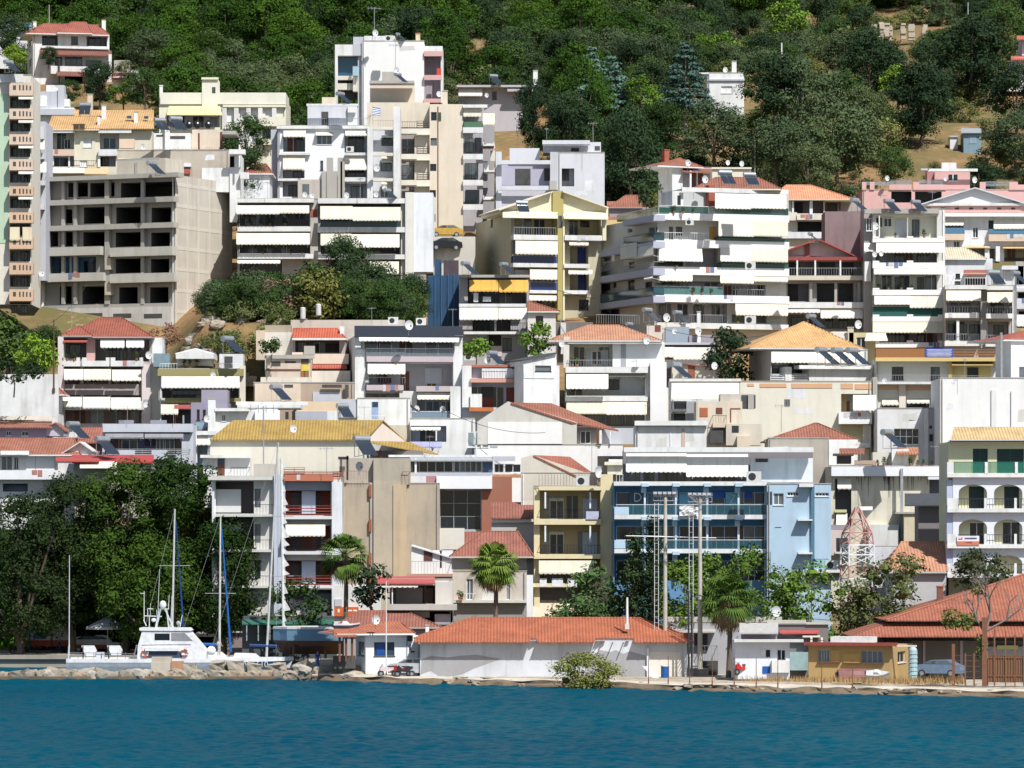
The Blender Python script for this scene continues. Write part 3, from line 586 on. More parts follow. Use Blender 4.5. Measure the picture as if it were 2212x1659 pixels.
b.hip(0, 740, 60, 160, 370, -58, tm((.68, .3, .16)), off=.8, dep=8); b.op('200,75,480,185', 2.5, wm((.42, .36, .33), .3)); b.solid('228,92,300,185 508,90,600,170', INT, -2.3, 2.4, name='opening'); b.post(372, 70, 200, .0, .18); b.post(215, 70, 190, .1, .12)
b.par('250,195,490,240', 1., cream); b.par('165,175,250,245', .8, cream); b.op('255,255,480,345', 1.6, INT); b.par('170,345,490,400', .6, white2); b.blk('490,75,800,170', wm((.4, .36, .33), .3), -3, 4); b.post(620, 60, 155, -2, .12, BR); b.done()
b = B('rough_concrete_wall', 'dark stained concrete gable wall standing above the red gabled house', 515, 493, 800, 168, 700, wm((.27, .2, .2), .7, grime=(.1, .08, .08)), depth=6, cat='wall'); b.done()
b = B('pediment_house', 'white building with a wide triangular pediment over a pink band of small square vents', 535, 1340, 2700, 185, 900, white2, depth=11)
b.gabf(1325, 100, 1790, -42, 2300, 118, wm((.6, .62, .66), .1), off=.6, dep=6, wallmat=wm((.74, .75, .78), .15)); b.slab('1335,95,2700,118', .4, white); b.solid('1370,118,2700,185', PINK, .1, name='pink_band')
for x in range(1375, 2300, 121): b.solid(f'{x},135,{x+34},152', INT, .12, name='vent')
b.canopy('1345,185,2700,205', .2, 1., white); b.op('1470,235,1690,370 1905,245,2400,375', 1.6, wm((.4, .42, .45), .2)); b.awn('1465,232,1690,292 1950,240,2400,320', .1, .8); b.rail('1468,310,1700,362 1908,320,2400,362', .7, 'glass', ALU, bm=railglass((.1, .25, .4), .7)); b.par('1470,362,1700,415 1908,365,2400,425', .9, PEACH)
b.w('1770,305,1815,395', n=2, nh=0); b.solid('1762,298,1822,306', WP, .06, name='arch'); b.w('1605,425,1655,480'); b.op('1725,470,1880,560 1915,490,1960,580 2040,480,2400,600', 1.3, wm((.45, .4, .3), .2)); b.canopy('1700,468,1920,478 2030,468,2400,482', .1, 1., awm((.7, .5, .25), 1))
b.post(1890, 470, 600, .4, .25); b.post(1985, 470, 600, .4, .25); b.rail('1720,485,1870,550 2060,510,2400,600', .3, 'bar', DK); b.done()
b = B('cream_hipped_house', 'small cream house with a pale hipped roof below the pediment building', 524, 1470, 1940, 575, 760, white2, depth=8); b.hip(1450, 1890, 575, 1500, 1700, 482, tm((.62, .54, .38)), off=.4, dep=7); b.done()
b = B('terrace_house', 'small white terrace with a terracotta lean-to and wire frame left of the grey solar panels', 512, 1470, 1900, 700, 860, white2, depth=6)
b.shed(1690, 712, 1890, 672, tm(TR), off=.8, dep=3); b.w('1620,705,1660,745 1610,770,1662,800', f=DK); b.rail('1475,720,1615,800 1700,740,1880,810', .8, 'bar', WP); b.op('1705,745,1880,805', 1.2, INT); b.done()
b = B('white_rooftop_house', 'cluttered white roof terrace beside the right edge with a leaning solar panel', 514, 2030, 2700, 640, 1700, white2, depth=8)
b.slab('2020,640,2160,670', .8); b.blk('2140,600,2210,800', conc, 0, 3); b.par('2150,830,2400,860 2150,920,2400,1010 2150,1170,2400,1200', .8, lav); b.op('2160,870,2400,918 2165,1030,2400,1060', 1.2, INT); b.awn('2150,1060,2400,1160', .2, 1.2); b.done()
# red gabled house
b = B('red_gabled_house', 'half finished house with a red edged gable and open dark balconies', 508, 160, 830, 590, 1200, wm((.36, .33, .32), .4), depth=9)
b.gabf(90, 525, 435, 402, 835, 585, pm((.4, .07, .05), .6), off=1.2, dep=7, wallmat=wm((.62, .57, .52), .4), base=580); b.solid('320,440,360,580', pm((.28, .1, .09), .7), .2, name='pilaster'); b.slab('160,560,845,590', 1.3, pm((.32, .06, .05), .7))
b.op('180,600,400,720 415,600,820,725 170,790,350,945 420,785,740,955', 1.8, wm((.3, .27, .27), .3)); b.solid('445,600,580,720 632,600,740,725 175,800,260,945 430,788,565,955 610,788,735,955 180,600,240,720', INT, -1.7, 1.85, name='opening')
b.slab('150,722,830,760', 1.3, wm((.6, .55, .45), .3)); b.par('148,952,835,1002', 1.4, white); b.rail('160,655,830,722', 1.2, 'bar', GR)
for x in (252, 408, 625): b.post(x, 590, 722, 1.2, .09)
for x in (370, 585, 785): b.post(x, 780, 955, .5, .15, conc)
b.op('150,1060,820,1180', 1.6, wm((.3, .32, .3), .3)); b.w('480,1100,560,1180 610,1100,690,1180 200,1080,300,1180', at=1.6, f=DK); b.awn('150,1005,305,1045 305,1005,450,1045 455,1005,820,1090', .2, 1.3); b.canopy('480,1185,1040,1215', .0, 1.2, wm((.7, .55, .4), .3)); b.done()
b = B('ochre_annex', 'small ochre annex with a white lean-to awning right of the tan pyramid roof', 492, 700, 930, 1215, 1560, wm((.62, .54, .3), .3), depth=6)
b.w('765,1255,845,1350', f=WP); b.canopy('835,1218,1035,1280', .2, 1.8, AW, k0=20); b.chim(690, 1165, 740, 1290, wm((.6, .55, .42), .3), 0); b.solid('560,1215,690,1280', white, -.5, 2, name='wall'); b.done()
# white balcony tower
b = B('balcony_apartment_block', 'seven storey white block of cream awnings and one green curtained balcony', 505, 905, 1530, 150, 1500, wm((.62, .6, .56), .2), depth=11)
b.blk('830,150,905,1350', wm((.4, .38, .36), .5), -.6, 6, 'side_wing'); b.slab('835,150,1480,185', .6, conc)
b.op('935,205,1460,395', 1., wm((.66, .65, .54), .2)); b.w('1000,225,1070,302', at=1.); b.w('1245,240,1308,390 925,225,985,300', at=1., f=DK); b.solid('1098,240,1190,385', greyw, -.93, .97, name='shutter'); b.post(962, 205, 390, .4, .06); b.post(1207, 220, 390, .4, .06); b.w('850,225,900,335', f=WP)
for y, h in ((400, 34), (610, 48), (845, 46), (1075, 46), (1300, 44)):
    b.par(f'905,{y},1525,{y+h}', 1.4, wm((.82, .81, .8), .1)); b.solid(f'905,{y-16},962,{y} 1200,{y-18},1255,{y} 1470,{y-16},1525,{y}', wm((.82, .81, .8), .1), 1.42, -1.2, name='planter')
for y0, y1 in ((505, 610), (712, 850), (980, 1075), (1190, 1300)):
    b.op(f'930,{y0},1460,{y1+8}', 1.2, wm((.36, .32, .33), .3) if y0 != 712 else wm((.55, .54, .46), .2)); b.w(f'1095,{y0+25},1180,{y1+6} 1290,{y0+25},1350,{y1+6}', at=1.2, f=DK, g=GL)
b.awn('935,432,1530,525 915,655,1530,718', .2, 1.5); b.awn('918,888,1230,975 1225,892,1530,1010', .2, 1.5); b.awn('905,1125,1525,1225', .2, 1.6); b.rail('905,985,1520,1075', 1.32, 'glass', WP, bm=pm((.01, .1, .085), .7)); b.blk('835,600,890,770', white, .4, 1, 'stair_wall')
b.awn('830,440,925,520', .1, .9, AWG); b.done()
b = B('grey_awning_block', 'grey and white flats with four short cream awnings near the right edge', 500, 1535, 2130, 810, 1500, wm((.42, .4, .38), .3), depth=10)
b.par('1530,805,1890,840 1890,812,2130,846', 1.3, white); b.op('1545,860,1840,1040 1900,870,2110,1050 1535,1110,1840,1280 1900,1120,2080,1290', 1.1, wm((.36, .34, .33), .3))
b.w('1580,960,1640,1040 1655,960,1750,1040 1955,965,2035,1050 1655,1140,1718,1280 1740,1145,1830,1225 1950,1150,2035,1285 1560,1140,1630,1220', at=1.1, f=DK); b.awn('1540,850,1840,948 1895,865,2110,955', .2, 1.4)
b.rail('1540,985,1820,1045 1895,992,2115,1052 1535,1225,1820,1285 1895,1235,2000,1290', 1.25, 'bar', GR); b.par('1530,1045,1822,1088 1885,1050,2120,1092 1528,1288,1825,1330 1880,1290,2000,1335', 1.3, white)
b.solid('1838,850,1895,1350', wm((.3, .29, .28), .3), .5, name='pier'); b.post(2140, 700, 1200, 1.4, .1, ALU); b.post(1640, 1110, 1290, .9, .15); b.done()
# large balcony complex
T(2, 1)
b = B('corner_balcony_building', 'largest white building, five wrap-around balcony floors with cream awnings and a shaded left flank', 503, 1232, 2380, 210, 1200, wm((.66, .64, .58), .15), a=-.32, side=640, depth=12)
WH_SHADE = wm((.42, .44, .52), .1)  # white balconies of the left flank, shade put into a bluish darker colour
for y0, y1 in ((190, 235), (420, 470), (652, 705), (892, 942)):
    b.par(f'1215,{y0},2395,{y1+14}', 1.5, wm((.82, .82, .82), .1)); b.par(f'{(960, 690, 690, 690)[(190,420,652,892).index(y0)]},{y0+6},1222,{y1+12}', 1.4, WH_SHADE, 'l')
b.par('1500,1140,2390,1185', 1.5, white)
b.op('1500,490,1780,655 1260,600,1480,650 1260,770,1820,890 1830,800,2190,905 1250,960,1860,1130 1900,1060,2200,1130', 1.2, wm((.46, .43, .42), .2)); b.op('1800,390,2200,440 1810,610,2200,668', 1.2, INT)
b.w('1355,298,1392,412 1415,300,1472,370', f=DK); b.solid('1705,300,1765,428', wm((.6, .35, .1), .2), .03, name='shutter'); b.w('1275,975,1330,1060 1570,985,1640,1110 1300,790,1440,830', at=1.2, f=DK); b.w('1900,810,1960,905 2110,800,2180,900', at=1.2, f=WP)
b.w('1180,295,1250,345 1000,310,1040,350', face='l', n=1); b.w('750,740,850,840 870,750,900,820 1000,740,1060,840 1150,770,1210,870 760,960,800,1140 840,970,930,1120 740,520,800,640 1010,600,1060,650', face='l', f=DK)
b.rail('1270,350,1700,425', 1.4, 'bar', WP); b.rail('962,345,1222,418', 1.3, 'glass', DK, 'l', bm=railglass((.02, .06, .07), .85)); b.rail('690,820,1222,892', 1.3, 'glass', DK, 'l', bm=railglass((.03, .09, .12), .85)); b.rail('1245,815,1820,890', 1.4, 'glass', ALU, bm=railglass((.12, .25, .24), .6)); b.rail('700,580,960,660 970,600,1222,655', 1.3, 'bar', GR, 'l'); b.rail('1530,1060,1860,1140 730,1060,1100,1140', 1.3, 'bar', GR)
b.rail('1780,395,2390,432 1805,615,2390,662', 1.4, 'glass', DK, bm=railglass((.03, .1, .08), .9))
b.awn('1255,465,1650,600', .2, 1.7, k0=10); b.awn('1255,700,1560,775', .2, 1.6); b.awn('1785,250,2092,390 2080,250,2385,390 1800,480,2085,605 2075,485,2385,605', .2, 1.7); b.awn('1800,710,2090,795 2090,725,2385,775 1930,955,2385,1065', .2, 1.6)
b.awn('1560,948,1680,966 1690,948,1835,966', .2, 1., AWG); b.awn('935,460,1080,590 1060,465,1222,585', .2, 1.5, AWG, 'l'); b.awn('1140,720,1215,765', .2, 1.3, AWG, 'l'); b.rail('1930,840,2180,905', 1.4, 'bar', GR)
for x in (665, 750, 860): b.solid(f'{x},520,{x+26},600', WP, 1.0, -.9, 'l', 'awning_arm')
# top floor set back on the right
b.blk('1385,-10,1480,190', white, -.4, 4, 'upper_wall'); b.blk('1480,-20,2390,190', wm((.5, .5, .5), .2), -2, 6, 'upper_wall'); b.solid('1430,30,1458,110', GL, -.36, .4, name='window'); b.blk('1700,-60,1755,120', BRICK, -1., 1., 'brick_pier')
b.rail('1272,120,1700,190 1750,130,2390,205', 1.4, 'glass', WP, bm=railglass((.02, .075, .06), .75)); b.rail('905,125,1265,190', 1.3, 'glass', WP, 'l', bm=railglass((.02, .09, .07), .6)); b.awn('1755,10,2068,140 2060,15,2370,145', -.4, 1.2); b.slab('1470,-30,2390,8', .2, white)
b.solid('1920,132,2230,195', INT, -1.8, 1.9, name='opening'); b.done()
T(2, 0)
b = B('rooftop_penthouse', 'cream penthouse with terracotta hipped roof and dark solar panels on the largest white building', 512, 1730, 2065, 1452, 1640, wm((.74, .7, .55), .15), depth=5, ext=.5, cat='penthouse')
b.slab('1725,1445,2070,1460', .2); b.hip(1560, 2330, 1632, 1760, 2130, 1535, tm(TR), off=5.5, dep=0, mid=-2.5); b.done()
# yellow gabled
T(2, 1)
YW = wm((.76, .7, .5), .3)
b = B('yellow_gabled_building', 'yellow building with twin gables, an olive stair fin and blue balcony curtains', 514, -10, 770, 190, 1230, wm((.52, .48, .34), .3), a=-.25, side=-312, depth=12)
b.gabf(-110, 150, 350, -8, 352, -8, wm((.68, .63, .5), .2), off=.8, dep=9, wallmat=YW, base=195); b.gabf(440, -10, 442, -10, 835, 130, wm((.68, .63, .5), .2), off=.8, dep=9, wallmat=YW, base=195)
b.canopy('-80,160,395,215 448,165,830,225', .1, 1.7, wm((.74, .67, .45), .1)); b.w('488,65,538,110', n=1); b.blk('352,-10,445,185', wm((.43, .36, .13), .3), .3, 6, 'stair_fin'); b.blk('395,185,450,1110', wm((.44, .37, .14), .3), 1., 6, 'stair_fin'); b.blk('440,185,456,1110', YW, 1.1, 1, 'stair_fin'); b.solid('400,205,432,310', GL, 1.03, -.9, name='window')
b.op('20,225,380,370 490,235,780,380', 1.6, wm((.6, .5, .28), .2)); b.w('490,262,535,370', at=1.6, f=WP, n=1); b.w('110,225,165,365 590,250,665,305', at=1.6, f=DK); b.rail('20,305,380,370', 1.2, 'bar', GR); b.rail('660,375,780,410', .9, 'bar', WP)
b.par('15,370,395,415 455,375,780,418', 1.3, white); b.post(795, 235, 420, .8, .22, YW)
b.op('25,430,385,620 500,470,660,620 160,680,385,850 500,710,665,850 20,660,150,740 160,900,380,1000', 1.3, wm((.45, .38, .24), .2)); b.w('565,470,655,615 570,715,660,850', at=1.3, f=pm((.02, .05, .3), .6), g=pm((.01, .03, .18), .5)); b.w('578,930,662,1018', f=DK)
b.awn('30,420,395,540', .2, 1.6); b.awn('155,668,392,765 150,892,385,940', .2, 1.4); b.awn('495,425,662,462 488,670,695,712', .2, 1.2); BL = railglass((.012, .035, .15), .92)
b.rail('15,548,388,615 162,775,388,848', 1.2, 'glass', WP, bm=BL); b.par('10,612,155,648 158,615,392,650 152,848,388,875 450,622,670,655 450,850,675,882', 1.3, white); b.solid('25,670,145,740', greyw, .05, name='panel'); b.slab('445,1105,700,1130', 1., BR)
b.w('-185,215,-165,300', face='l', n=1, f=DK); b.done()
b = B('parking_hut', 'white pillar and dark garage under the yellow building', 498, 370, 700, 1125, 1400, wm((.18, .16, .15), .3), depth=5); b.blk('422,1130,466,1400', white, .6, 1, 'pillar'); b.done()
b = B('flat_roofed_house', 'ochre and white flat-roofed house squeezed right of the yellow gables', 522, 800, 960, 240, 620, wm((.5, .4, .2), .3), depth=6); b.solid('810,310,915,410', white2, .1, name='wall_panel'); b.w('918,315,958,365', f=DK); b.par('830,370,955,425', .8, white); b.done()
b = B('red_roofed_house', 'terracotta roofs with a zigzag gutter between the yellow gables and the green terrace', 536, 840, 1180, 130, 400, PUR, depth=7); b.hip(835, 1130, 130, 985, 1110, 30, tm(TR), off=.4, dep=8); b.shed(820, 235, 930, 80, tm(TR), off=.8, dep=5); b.done()
# ================= middle-low rows =================
T(1, 1)
b = B('long_balcony_building', 'long low block with two full storeys of paired cream awnings beside the concrete shell', 517, -160, 1290, 60, 900, wm((.4, .38, .36), .3), depth=10)
b.par('-165,58,500,90 535,55,1292,98', 1.4, white); b.par('-160,298,470,340 530,303,1292,348', 1.4, white); b.par('-160,535,495,575 535,540,1285,580', 1.4, white); b.slab('-160,775,185,805', 1.3, white)
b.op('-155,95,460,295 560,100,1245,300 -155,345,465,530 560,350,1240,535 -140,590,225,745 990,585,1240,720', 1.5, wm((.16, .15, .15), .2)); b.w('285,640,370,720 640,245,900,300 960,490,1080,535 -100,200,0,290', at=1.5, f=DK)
b.awn('-170,115,205,190 205,115,460,192 555,122,835,240 835,130,1250,248 -170,355,205,455 205,355,465,460 558,360,825,468 825,365,1240,485 985,600,1235,720', .2, 1.8); b.awn('-160,585,210,620', .2, 1.4, AWG)
b.rail('560,250,1250,305', 1.3, 'glass', DK, bm=railglass((.02, .06, .09), .9)); b.solid('470,100,535,880', wm((.5, .47, .42), .4), .4, name='pier'); b.solid('475,150,530,215', BRICK, .45, -.3, name='brick_patch'); b.rail('-150,230,460,298', 1.3, 'bar', DK)
b.solid('1252,95,1290,900', concw, .9, 0, name='fin'); b.blk('1290,5,1530,690', wm((.76, .78, .8), .55), 1.2, 9, 'blank_wall'); b.blk('1290,2,1365,850', wm((.72, .7, .64), .4), 1.5, 0, 'pilaster'); b.blk('1360,690,1470,830', conc, 1., 6, 'lower_wall'); b.done()
T(0, 1)
T(1, 1)
b = B('driveway_wall', 'pale concrete driveway wall under the parked cars', 519, 1535, 1895, 385, 620, wm((.6, .57, .5), .5), depth=7, cat='wall'); b.done()
b = B('netted_scaffold_tower', 'narrow building wrapped in dark blue scaffold netting', 500, 1482, 1750, 720, 1170, wm((.04, .09, .17), .6, grime=(.01, .015, .03)), depth=5)
b.blk('1545,580,1600,722', wm((.04, .08, .14), .5), 0, 3, 'netting'); b.blk('1620,590,1750,725', wm((.08, .06, .07), .3), -1.5, 3)
for x in (1545, 1600, 1660, 1710): b.post(x, 600 if x < 1620 else 700, 1160, .06, .05, pm((.04, .12, .22), .5), 'scaffold_pole')
b.done()
b = B('yellow_awning_house', 'house with bright yellow awnings on the top floor and crowded balconies', 494, 1755, 2360, 735, 1480, wm((.4, .38, .38), .3), depth=9)
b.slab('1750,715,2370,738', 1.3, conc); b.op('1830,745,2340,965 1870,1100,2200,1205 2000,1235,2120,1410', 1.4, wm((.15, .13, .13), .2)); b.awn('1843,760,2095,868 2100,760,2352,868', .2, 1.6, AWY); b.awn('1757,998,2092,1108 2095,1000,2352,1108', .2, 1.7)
b.par('1755,965,2330,992 1795,1205,2360,1228', 1.3, white); b.rail('1880,880,2330,965 1840,1130,2350,1205', 1.2, 'bar', DK); b.post(2068, 1110, 1210, .7, .12); b.solid('1905,1110,2010,1190', DK, -1.3, 1.4, name='door'); b.solid('2010,1330,2125,1420', wm((.62, .52, .5), .2), .1, name='wall_panel'); b.w('1905,1240,2010,1330', g=GLB); b.w('2130,1260,2210,1370', f=DK)
b.solid('1960,905,2030,945 1880,870,1920,950', WP, 1.28, -1.1, name='laundry'); b.done()
T(2, 1)
b = B('terracotta_cottage', 'small whitewashed cottage with an orange lean-to tile roof under the olive fin', 488, 137, 378, 1040, 1480, wm((.68, .66, .6), .4), depth=5)
b.hip(135, 415, 1030, 137, 150, 945, tm(TR), off=.4, dep=5); b.w('205,1070,270,1175', n=1, f=BR); b.done()
T(0, 1)
# pink roofed
PKW = wm((.68, .6, .58), .2)
b = B('dark_red_roofed_house', 'white and pink apartment house with a dark red hipped roof, below the concrete shell', 481, 512, 1312, 1250, 2080, wm((.4, .35, .33), .2), depth=10)
b.hip(525, 1325, 1250, 875, 1050, 1085, tm((.3, .085, .05)), off=1.3, dep=8); b.hip(528, 800, 1240, 675, 690, 1158, tm((.32, .09, .055)), off=1.5, dep=4); b.shed(545, 1290, 755, 1250, pm((.4, .1, .07), .7), off=1.6, dep=0)
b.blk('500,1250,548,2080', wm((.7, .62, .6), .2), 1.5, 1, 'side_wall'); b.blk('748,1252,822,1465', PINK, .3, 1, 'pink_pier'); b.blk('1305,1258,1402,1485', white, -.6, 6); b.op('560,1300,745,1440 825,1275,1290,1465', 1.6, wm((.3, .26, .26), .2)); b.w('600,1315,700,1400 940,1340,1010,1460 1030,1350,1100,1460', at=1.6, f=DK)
b.awn('868,1275,1075,1352 1090,1275,1245,1352', .2, 1.2, awm((.82, .82, .82)))
for y in (1430, 1805, 2045):
    for x0, x1 in ((538, 690), (710, 945), (955, 1235)):
        b.par(f'{x0},{y+28},{x1},{y+76}', 1.5, white); b.solid(f'{x0},{y},{x0+40},{y+30} {x1-30},{y},{x1},{y+30}', white, 1.5, -1.3, name='planter')
b.op('560,1515,690,1660 722,1515,935,1660 962,1515,1220,1660 560,1755,690,1830 722,1755,935,1830 962,1755,1225,1830', 1.3, wm((.34, .24, .22), .2)) ; b.awn('552,1530,718,1628 722,1530,960,1628 968,1535,1220,1632', .2, 1.6)
b.awn('545,1770,708,1868 715,1770,955,1872 960,1775,1215,1875', .2, 1.6); b.op('560,1870,1220,2000', 1.3, wm((.3, .2, .18), .2)); b.blk('1225,1490,1300,2080', wm((.72, .64, .62), .25), .6, 4, 'side_wall'); b.blk('1300,1480,1372,2080', wm((.74, .7, .6), .2), .3, 6, 'side_wall'); b.done()
b = B('terrace_building', 'olive banded building with a rooftop garden and one very long white awning', 478, 1372, 2095, 1530, 2300, wm((.62, .58, .5), .3), depth=9)
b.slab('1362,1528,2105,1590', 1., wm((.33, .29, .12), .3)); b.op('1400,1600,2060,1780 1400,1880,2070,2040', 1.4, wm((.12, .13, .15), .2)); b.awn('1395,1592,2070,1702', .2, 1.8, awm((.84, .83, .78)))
b.w('1480,1712,1740,1755', at=1.4, n=5, f=DK, g=GLB); b.par('1425,1780,1740,1820 1960,1780,2080,1815', 1.2, wm((.33, .29, .12), .3)); b.solid('2070,1500,2120,2300', cream, .6, 0, name='pier'); b.awn('1390,1835,1540,1925', .2, 1.4)
b.blk('1525,1395,1835,1500', white, -2, 4, 'roof_room'); b.gabf(1515, 1392, 1690, 1348, 1850, 1392, white, off=-1.6, dep=6, wallmat=white); b.solid('1630,1400,1725,1490', wm((.6, .66, .5), .1), -1.95, 2.1, name='blind'); b.blk('1895,1400,2100,1530', white2, -1, 4, 'roof_room'); b.solid('1940,1420,2010,1520', INT, -.95, 1., name='door'); b.rail('1380,1480,1530,1530 1840,1480,2095,1530', .5, 'bar', WP); b.solid('1325,1395,1465,1510', pm((.2, .28, .32), .6), -1, 3, name='roof_shed'); b.done()
b = B('white_garden_wall', 'long white boundary wall by the bare pole at the left edge', 470, -80, 505, 1575, 1700, white, depth=.5, cat='wall'); b.done()
# ruins and red roofed group
T(1, 1)
b = B('long_retaining_wall', 'long old concrete retaining wall below the shrubs with two air conditioners on top', 486, 300, 1285, 1105, 1300, wm((.55, .5, .43), .6), depth=2, cat='wall'); b.done()
b = B('crumbling_house', 'crumbling whitewashed stone wall at the left of the small red roof', 480, 78, 318, 1212, 1700, wm((.68, .64, .56), .7), depth=5); b.blk('78,1150,300,1215', wm((.38, .32, .24), .6), -.5, 3, 'rubble_top'); b.blk('0,1195,78,1450', wm((.6, .5, .38), .7), .4, 3, 'ruined_wall'); b.op('110,1300,140,1345', .3, INT); b.done()
b = B('red_roofed_terrace', 'brown loggia under a small brick red roof next to the crumbling wall', 479, 318, 770, 1270, 1800, wm((.5, .43, .4), .3), depth=6)
b.hip(315, 775, 1262, 325, 700, 1180, tm((.5, .11, .055)), off=.9, dep=6); b.slab('312,1262,780,1278', .95, white); b.op('325,1285,720,1390', 1.8, wm((.24, .17, .16), .3)); b.solid('510,1310,545,1390 600,1310,720,1390', pm((.08, .04, .03), .7), -1.7, 1.85, name='door'); b.par('312,1385,500,1405 490,1398,800,1485', .8, wm((.75, .62, .5), .3)); b.solid('415,1330,508,1405', conc, 1., 0, name='tank')
b.shed(485, 1520, 785, 1488, tm((.42, .1, .06)), off=1.4, dep=-.7); b.solid('725,1160,762,1262', WP, -.5, 1.2, name='chimney'); b.blk('480,1545,815,1645', wm((.7, .66, .58), .5), 1.5, 4, 'lower_wall'); b.done()
b = B('old_beige_house', 'weathered beige cube house with a yellow door and tiny shuttered windows', 474, 85, 470, 1440, 1660, wm((.62, .52, .42), .5), depth=6)
b.slab('75,1408,505,1440', .3, conc); b.solid('130,1465,212,1505 250,1462,345,1478', INT, .02, .1, name='window'); b.solid('390,1440,455,1600', pm((.12, .1, .06), .8), .03, name='opening'); b.solid('390,1490,455,1545', pm((.7, .55, .08), .6), .08, name='shutter'); b.solid('388,1548,410,1610 425,1548,450,1610', pm((.35, .14, .03), .6), .08, name='door_panel'); b.solid('90,1530,385,1545', BR, .05, name='rail_board')
b.par('40,1600,480,1650', 1.2, wm((.7, .66, .58), .5)); b.done()
T(1, 2)
b = B('brown_walled_house', 'lower brown walled storeys under the beige cube house, with a metal awning door', 471, -20, 850, -10, 420, wm((.42, .33, .25), .4), depth=8)
b.blk('-10,-5,385,150', wm((.66, .54, .42), .4), .5, 3); b.solid('245,5,320,30 570,5,740,32 768,5,800,118', INT, .53, -.3, name='opening'); b.solid('490,70,735,155', greyw, .1, name='shutter'); b.w('250,65,320,110'); b.par('350,150,840,235', .8, wm((.74, .58, .4), .3)); b.blk('340,235,880,420', wm((.44, .46, .52), .2), .9, 3, 'lower_wall'); b.done()
# black roofed white building
T(1, 1)
b = B('dark_roofed_building', 'white building with a black sloping roof, glass balconies and a mauve parapet', 473, 855, 1785, 1240, 2250, wm((.7, .69, .68), .15), a=-.1, side=790, depth=9)
b.shed(850, 1245, 1785, 1155, pm((.018, .024, .035), .7), off=1.1, dep=6, k=0); b.op('935,1255,1700,1410 975,1485,1700,1720 940,1740,1240,1850 1390,1790,1680,1960', 1.6, wm((.5, .49, .5), .2)); b.w('935,1290,1050,1412 1065,1290,1172,1412 1462,1290,1565,1415 1575,1290,1680,1415', at=1.6, n=1, f=ALU, g=GLB)
b.awn('890,1255,1320,1290 1325,1258,1755,1298', .2, 1.4, awm((.82, .82, .8))); b.par('955,1420,1705,1468', 1.3, wm((.5, .42, .44), .2)); b.rail('950,1350,1700,1420', 1.25, 'glass', ALU, bm=railglass((.25, .3, .33), .35)); b.blk('855,1360,945,2250', white, .9, 1, 'pier'); b.blk('1705,1370,1785,2300', white, .9, 1, 'pier'); b.blk('855,1240,905,1360', white, .5, 1, 'pier'); b.blk('1715,1240,1785,1370', white, .5, 1, 'pier')
b.awn('965,1485,1290,1580', .2, 1.5); b.solid('1460,1520,1605,1655', lav, -1.5, 1.65, name='door'); b.rail('955,1600,1290,1655', 1.3, 'bar', GR); b.solid('1060,1605,1170,1650', pm((.1, .03, .04), .7), -.5, 1.2, name='door_panel')
T(1, 2); b.par('955,8,1275,55 1385,18,1698,65', 1.4, wm((.5, .42, .42), .2)); b.w('1465,150,1590,240 1600,150,1675,240', at=1.6, g=GLB); b.awn('1395,75,1680,140', .2, 1.1); b.rail('1345,235,1670,305', 1.35, 'glass', WP, bm=railglass((.25, .35, .45), .6)); b.par('1270,255,1680,345', 1.3, white); b.blk('1240,60,1345,250', concw, 1.2, 0, 'pier'); b.done()
b = B('white_rooftop_house', 'bright white terrace house with a pale blue door below the black roofed building', 462, 875, 1330, 125, 700, white, depth=7)
b.blk('720,130,878,290', greyw, -.2, 5); b.solid('1000,152,1058,298', pm((.35, .45, .65), .5), .03, name='door'); b.solid('1005,155,1055,200', GLB, .05, -.01, name='pane'); b.rail('880,270,1120,310', .9, 'bar', WP); b.blk('615,235,880,320', white2, -.4, 4); b.done()
b = B('white_balcony_house', 'white house with a lavender canopy and dark enclosed balcony left of the conservatory windows', 459, 1330, 1890, 300, 900, white, depth=8)
b.op('1335,362,1645,500', 1.6, wm((.45, .48, .55), .1)); b.w('1490,415,1565,492', at=1.6, f=DK); b.awn('1340,372,1595,402', .2, .7); b.awn('1340,498,1605,555', .2, 1.2, awm((.35, .36, .55))); b.post(1558, 375, 490, .6, .07); b.blk('1680,20,1765,320', white, -1, 5, 'fin'); b.blk('1145,355,1330,500', wm((.6, .54, .42), .3), -.5, 4); b.done()
# red door building (left-centre)
T(2, 1)
b = B('red_door_house', 'white and terracotta trimmed house with dark red doors left of the terracotta hipped building', 471, -430, 370, 1500, 2300, wm((.52, .56, .66), .15), depth=8)
b.slab('-435,1495,0,1515', .7, pm((.42, .13, .08), .7)); b.rail('-260,1525,0,1610', .9, 'bar', WP); b.solid('-260,1530,100,1608', white2, .7, -.6, name='parapet'); b.slab('-360,1612,372,1645', 1.2, wm((.6, .32, .24), .2)); b.op('-400,1650,365,1860', 1.2, wm((.45, .49, .58), .15))
b.solid('-265,1685,-160,1860 -50,1690,50,1860 215,1695,330,1860', pm((.2, .035, .02), .6), -1.15, 1.25, name='door'); b.solid('-265,1686,-160,1775', DK, -1.1, 1.2, name='door_panel'); b.blk('-430,1500,-350,1860', white, .9, 1, 'pier'); b.slab('-370,1860,-160,1895', 1.3, pm((.5, .16, .05), .7)); b.slab('60,1795,340,1830', .8, white); b.solid('-360,1745,-260,1860', white, 1.2, -1.1, name='panel'); b.solid('370,1500,410,1860', white2, .5, 3, name='wall'); b.done()
b = B('white_gabled_house', 'small white house with a shallow gable, black window and dark shutters', 466, 100, 385, 1450, 1660, white, a=-.3, side=20, depth=6)
b.gabf(90, 1448, 385, 1385, 387, 1387, TG, off=.3, dep=6, wallmat=white); b.w('200,1460,338,1550', n=1, f=DK); b.solid('105,1560,365,1610', white2, .06, name='shutter_panel'); b.done()
b = B('terracotta_hipped_building', 'white three storey building with a pale terracotta hipped roof and a wide awning', 474, 465, 1320, 1290, 2300, wm((.62, .6, .54), .15), depth=11)
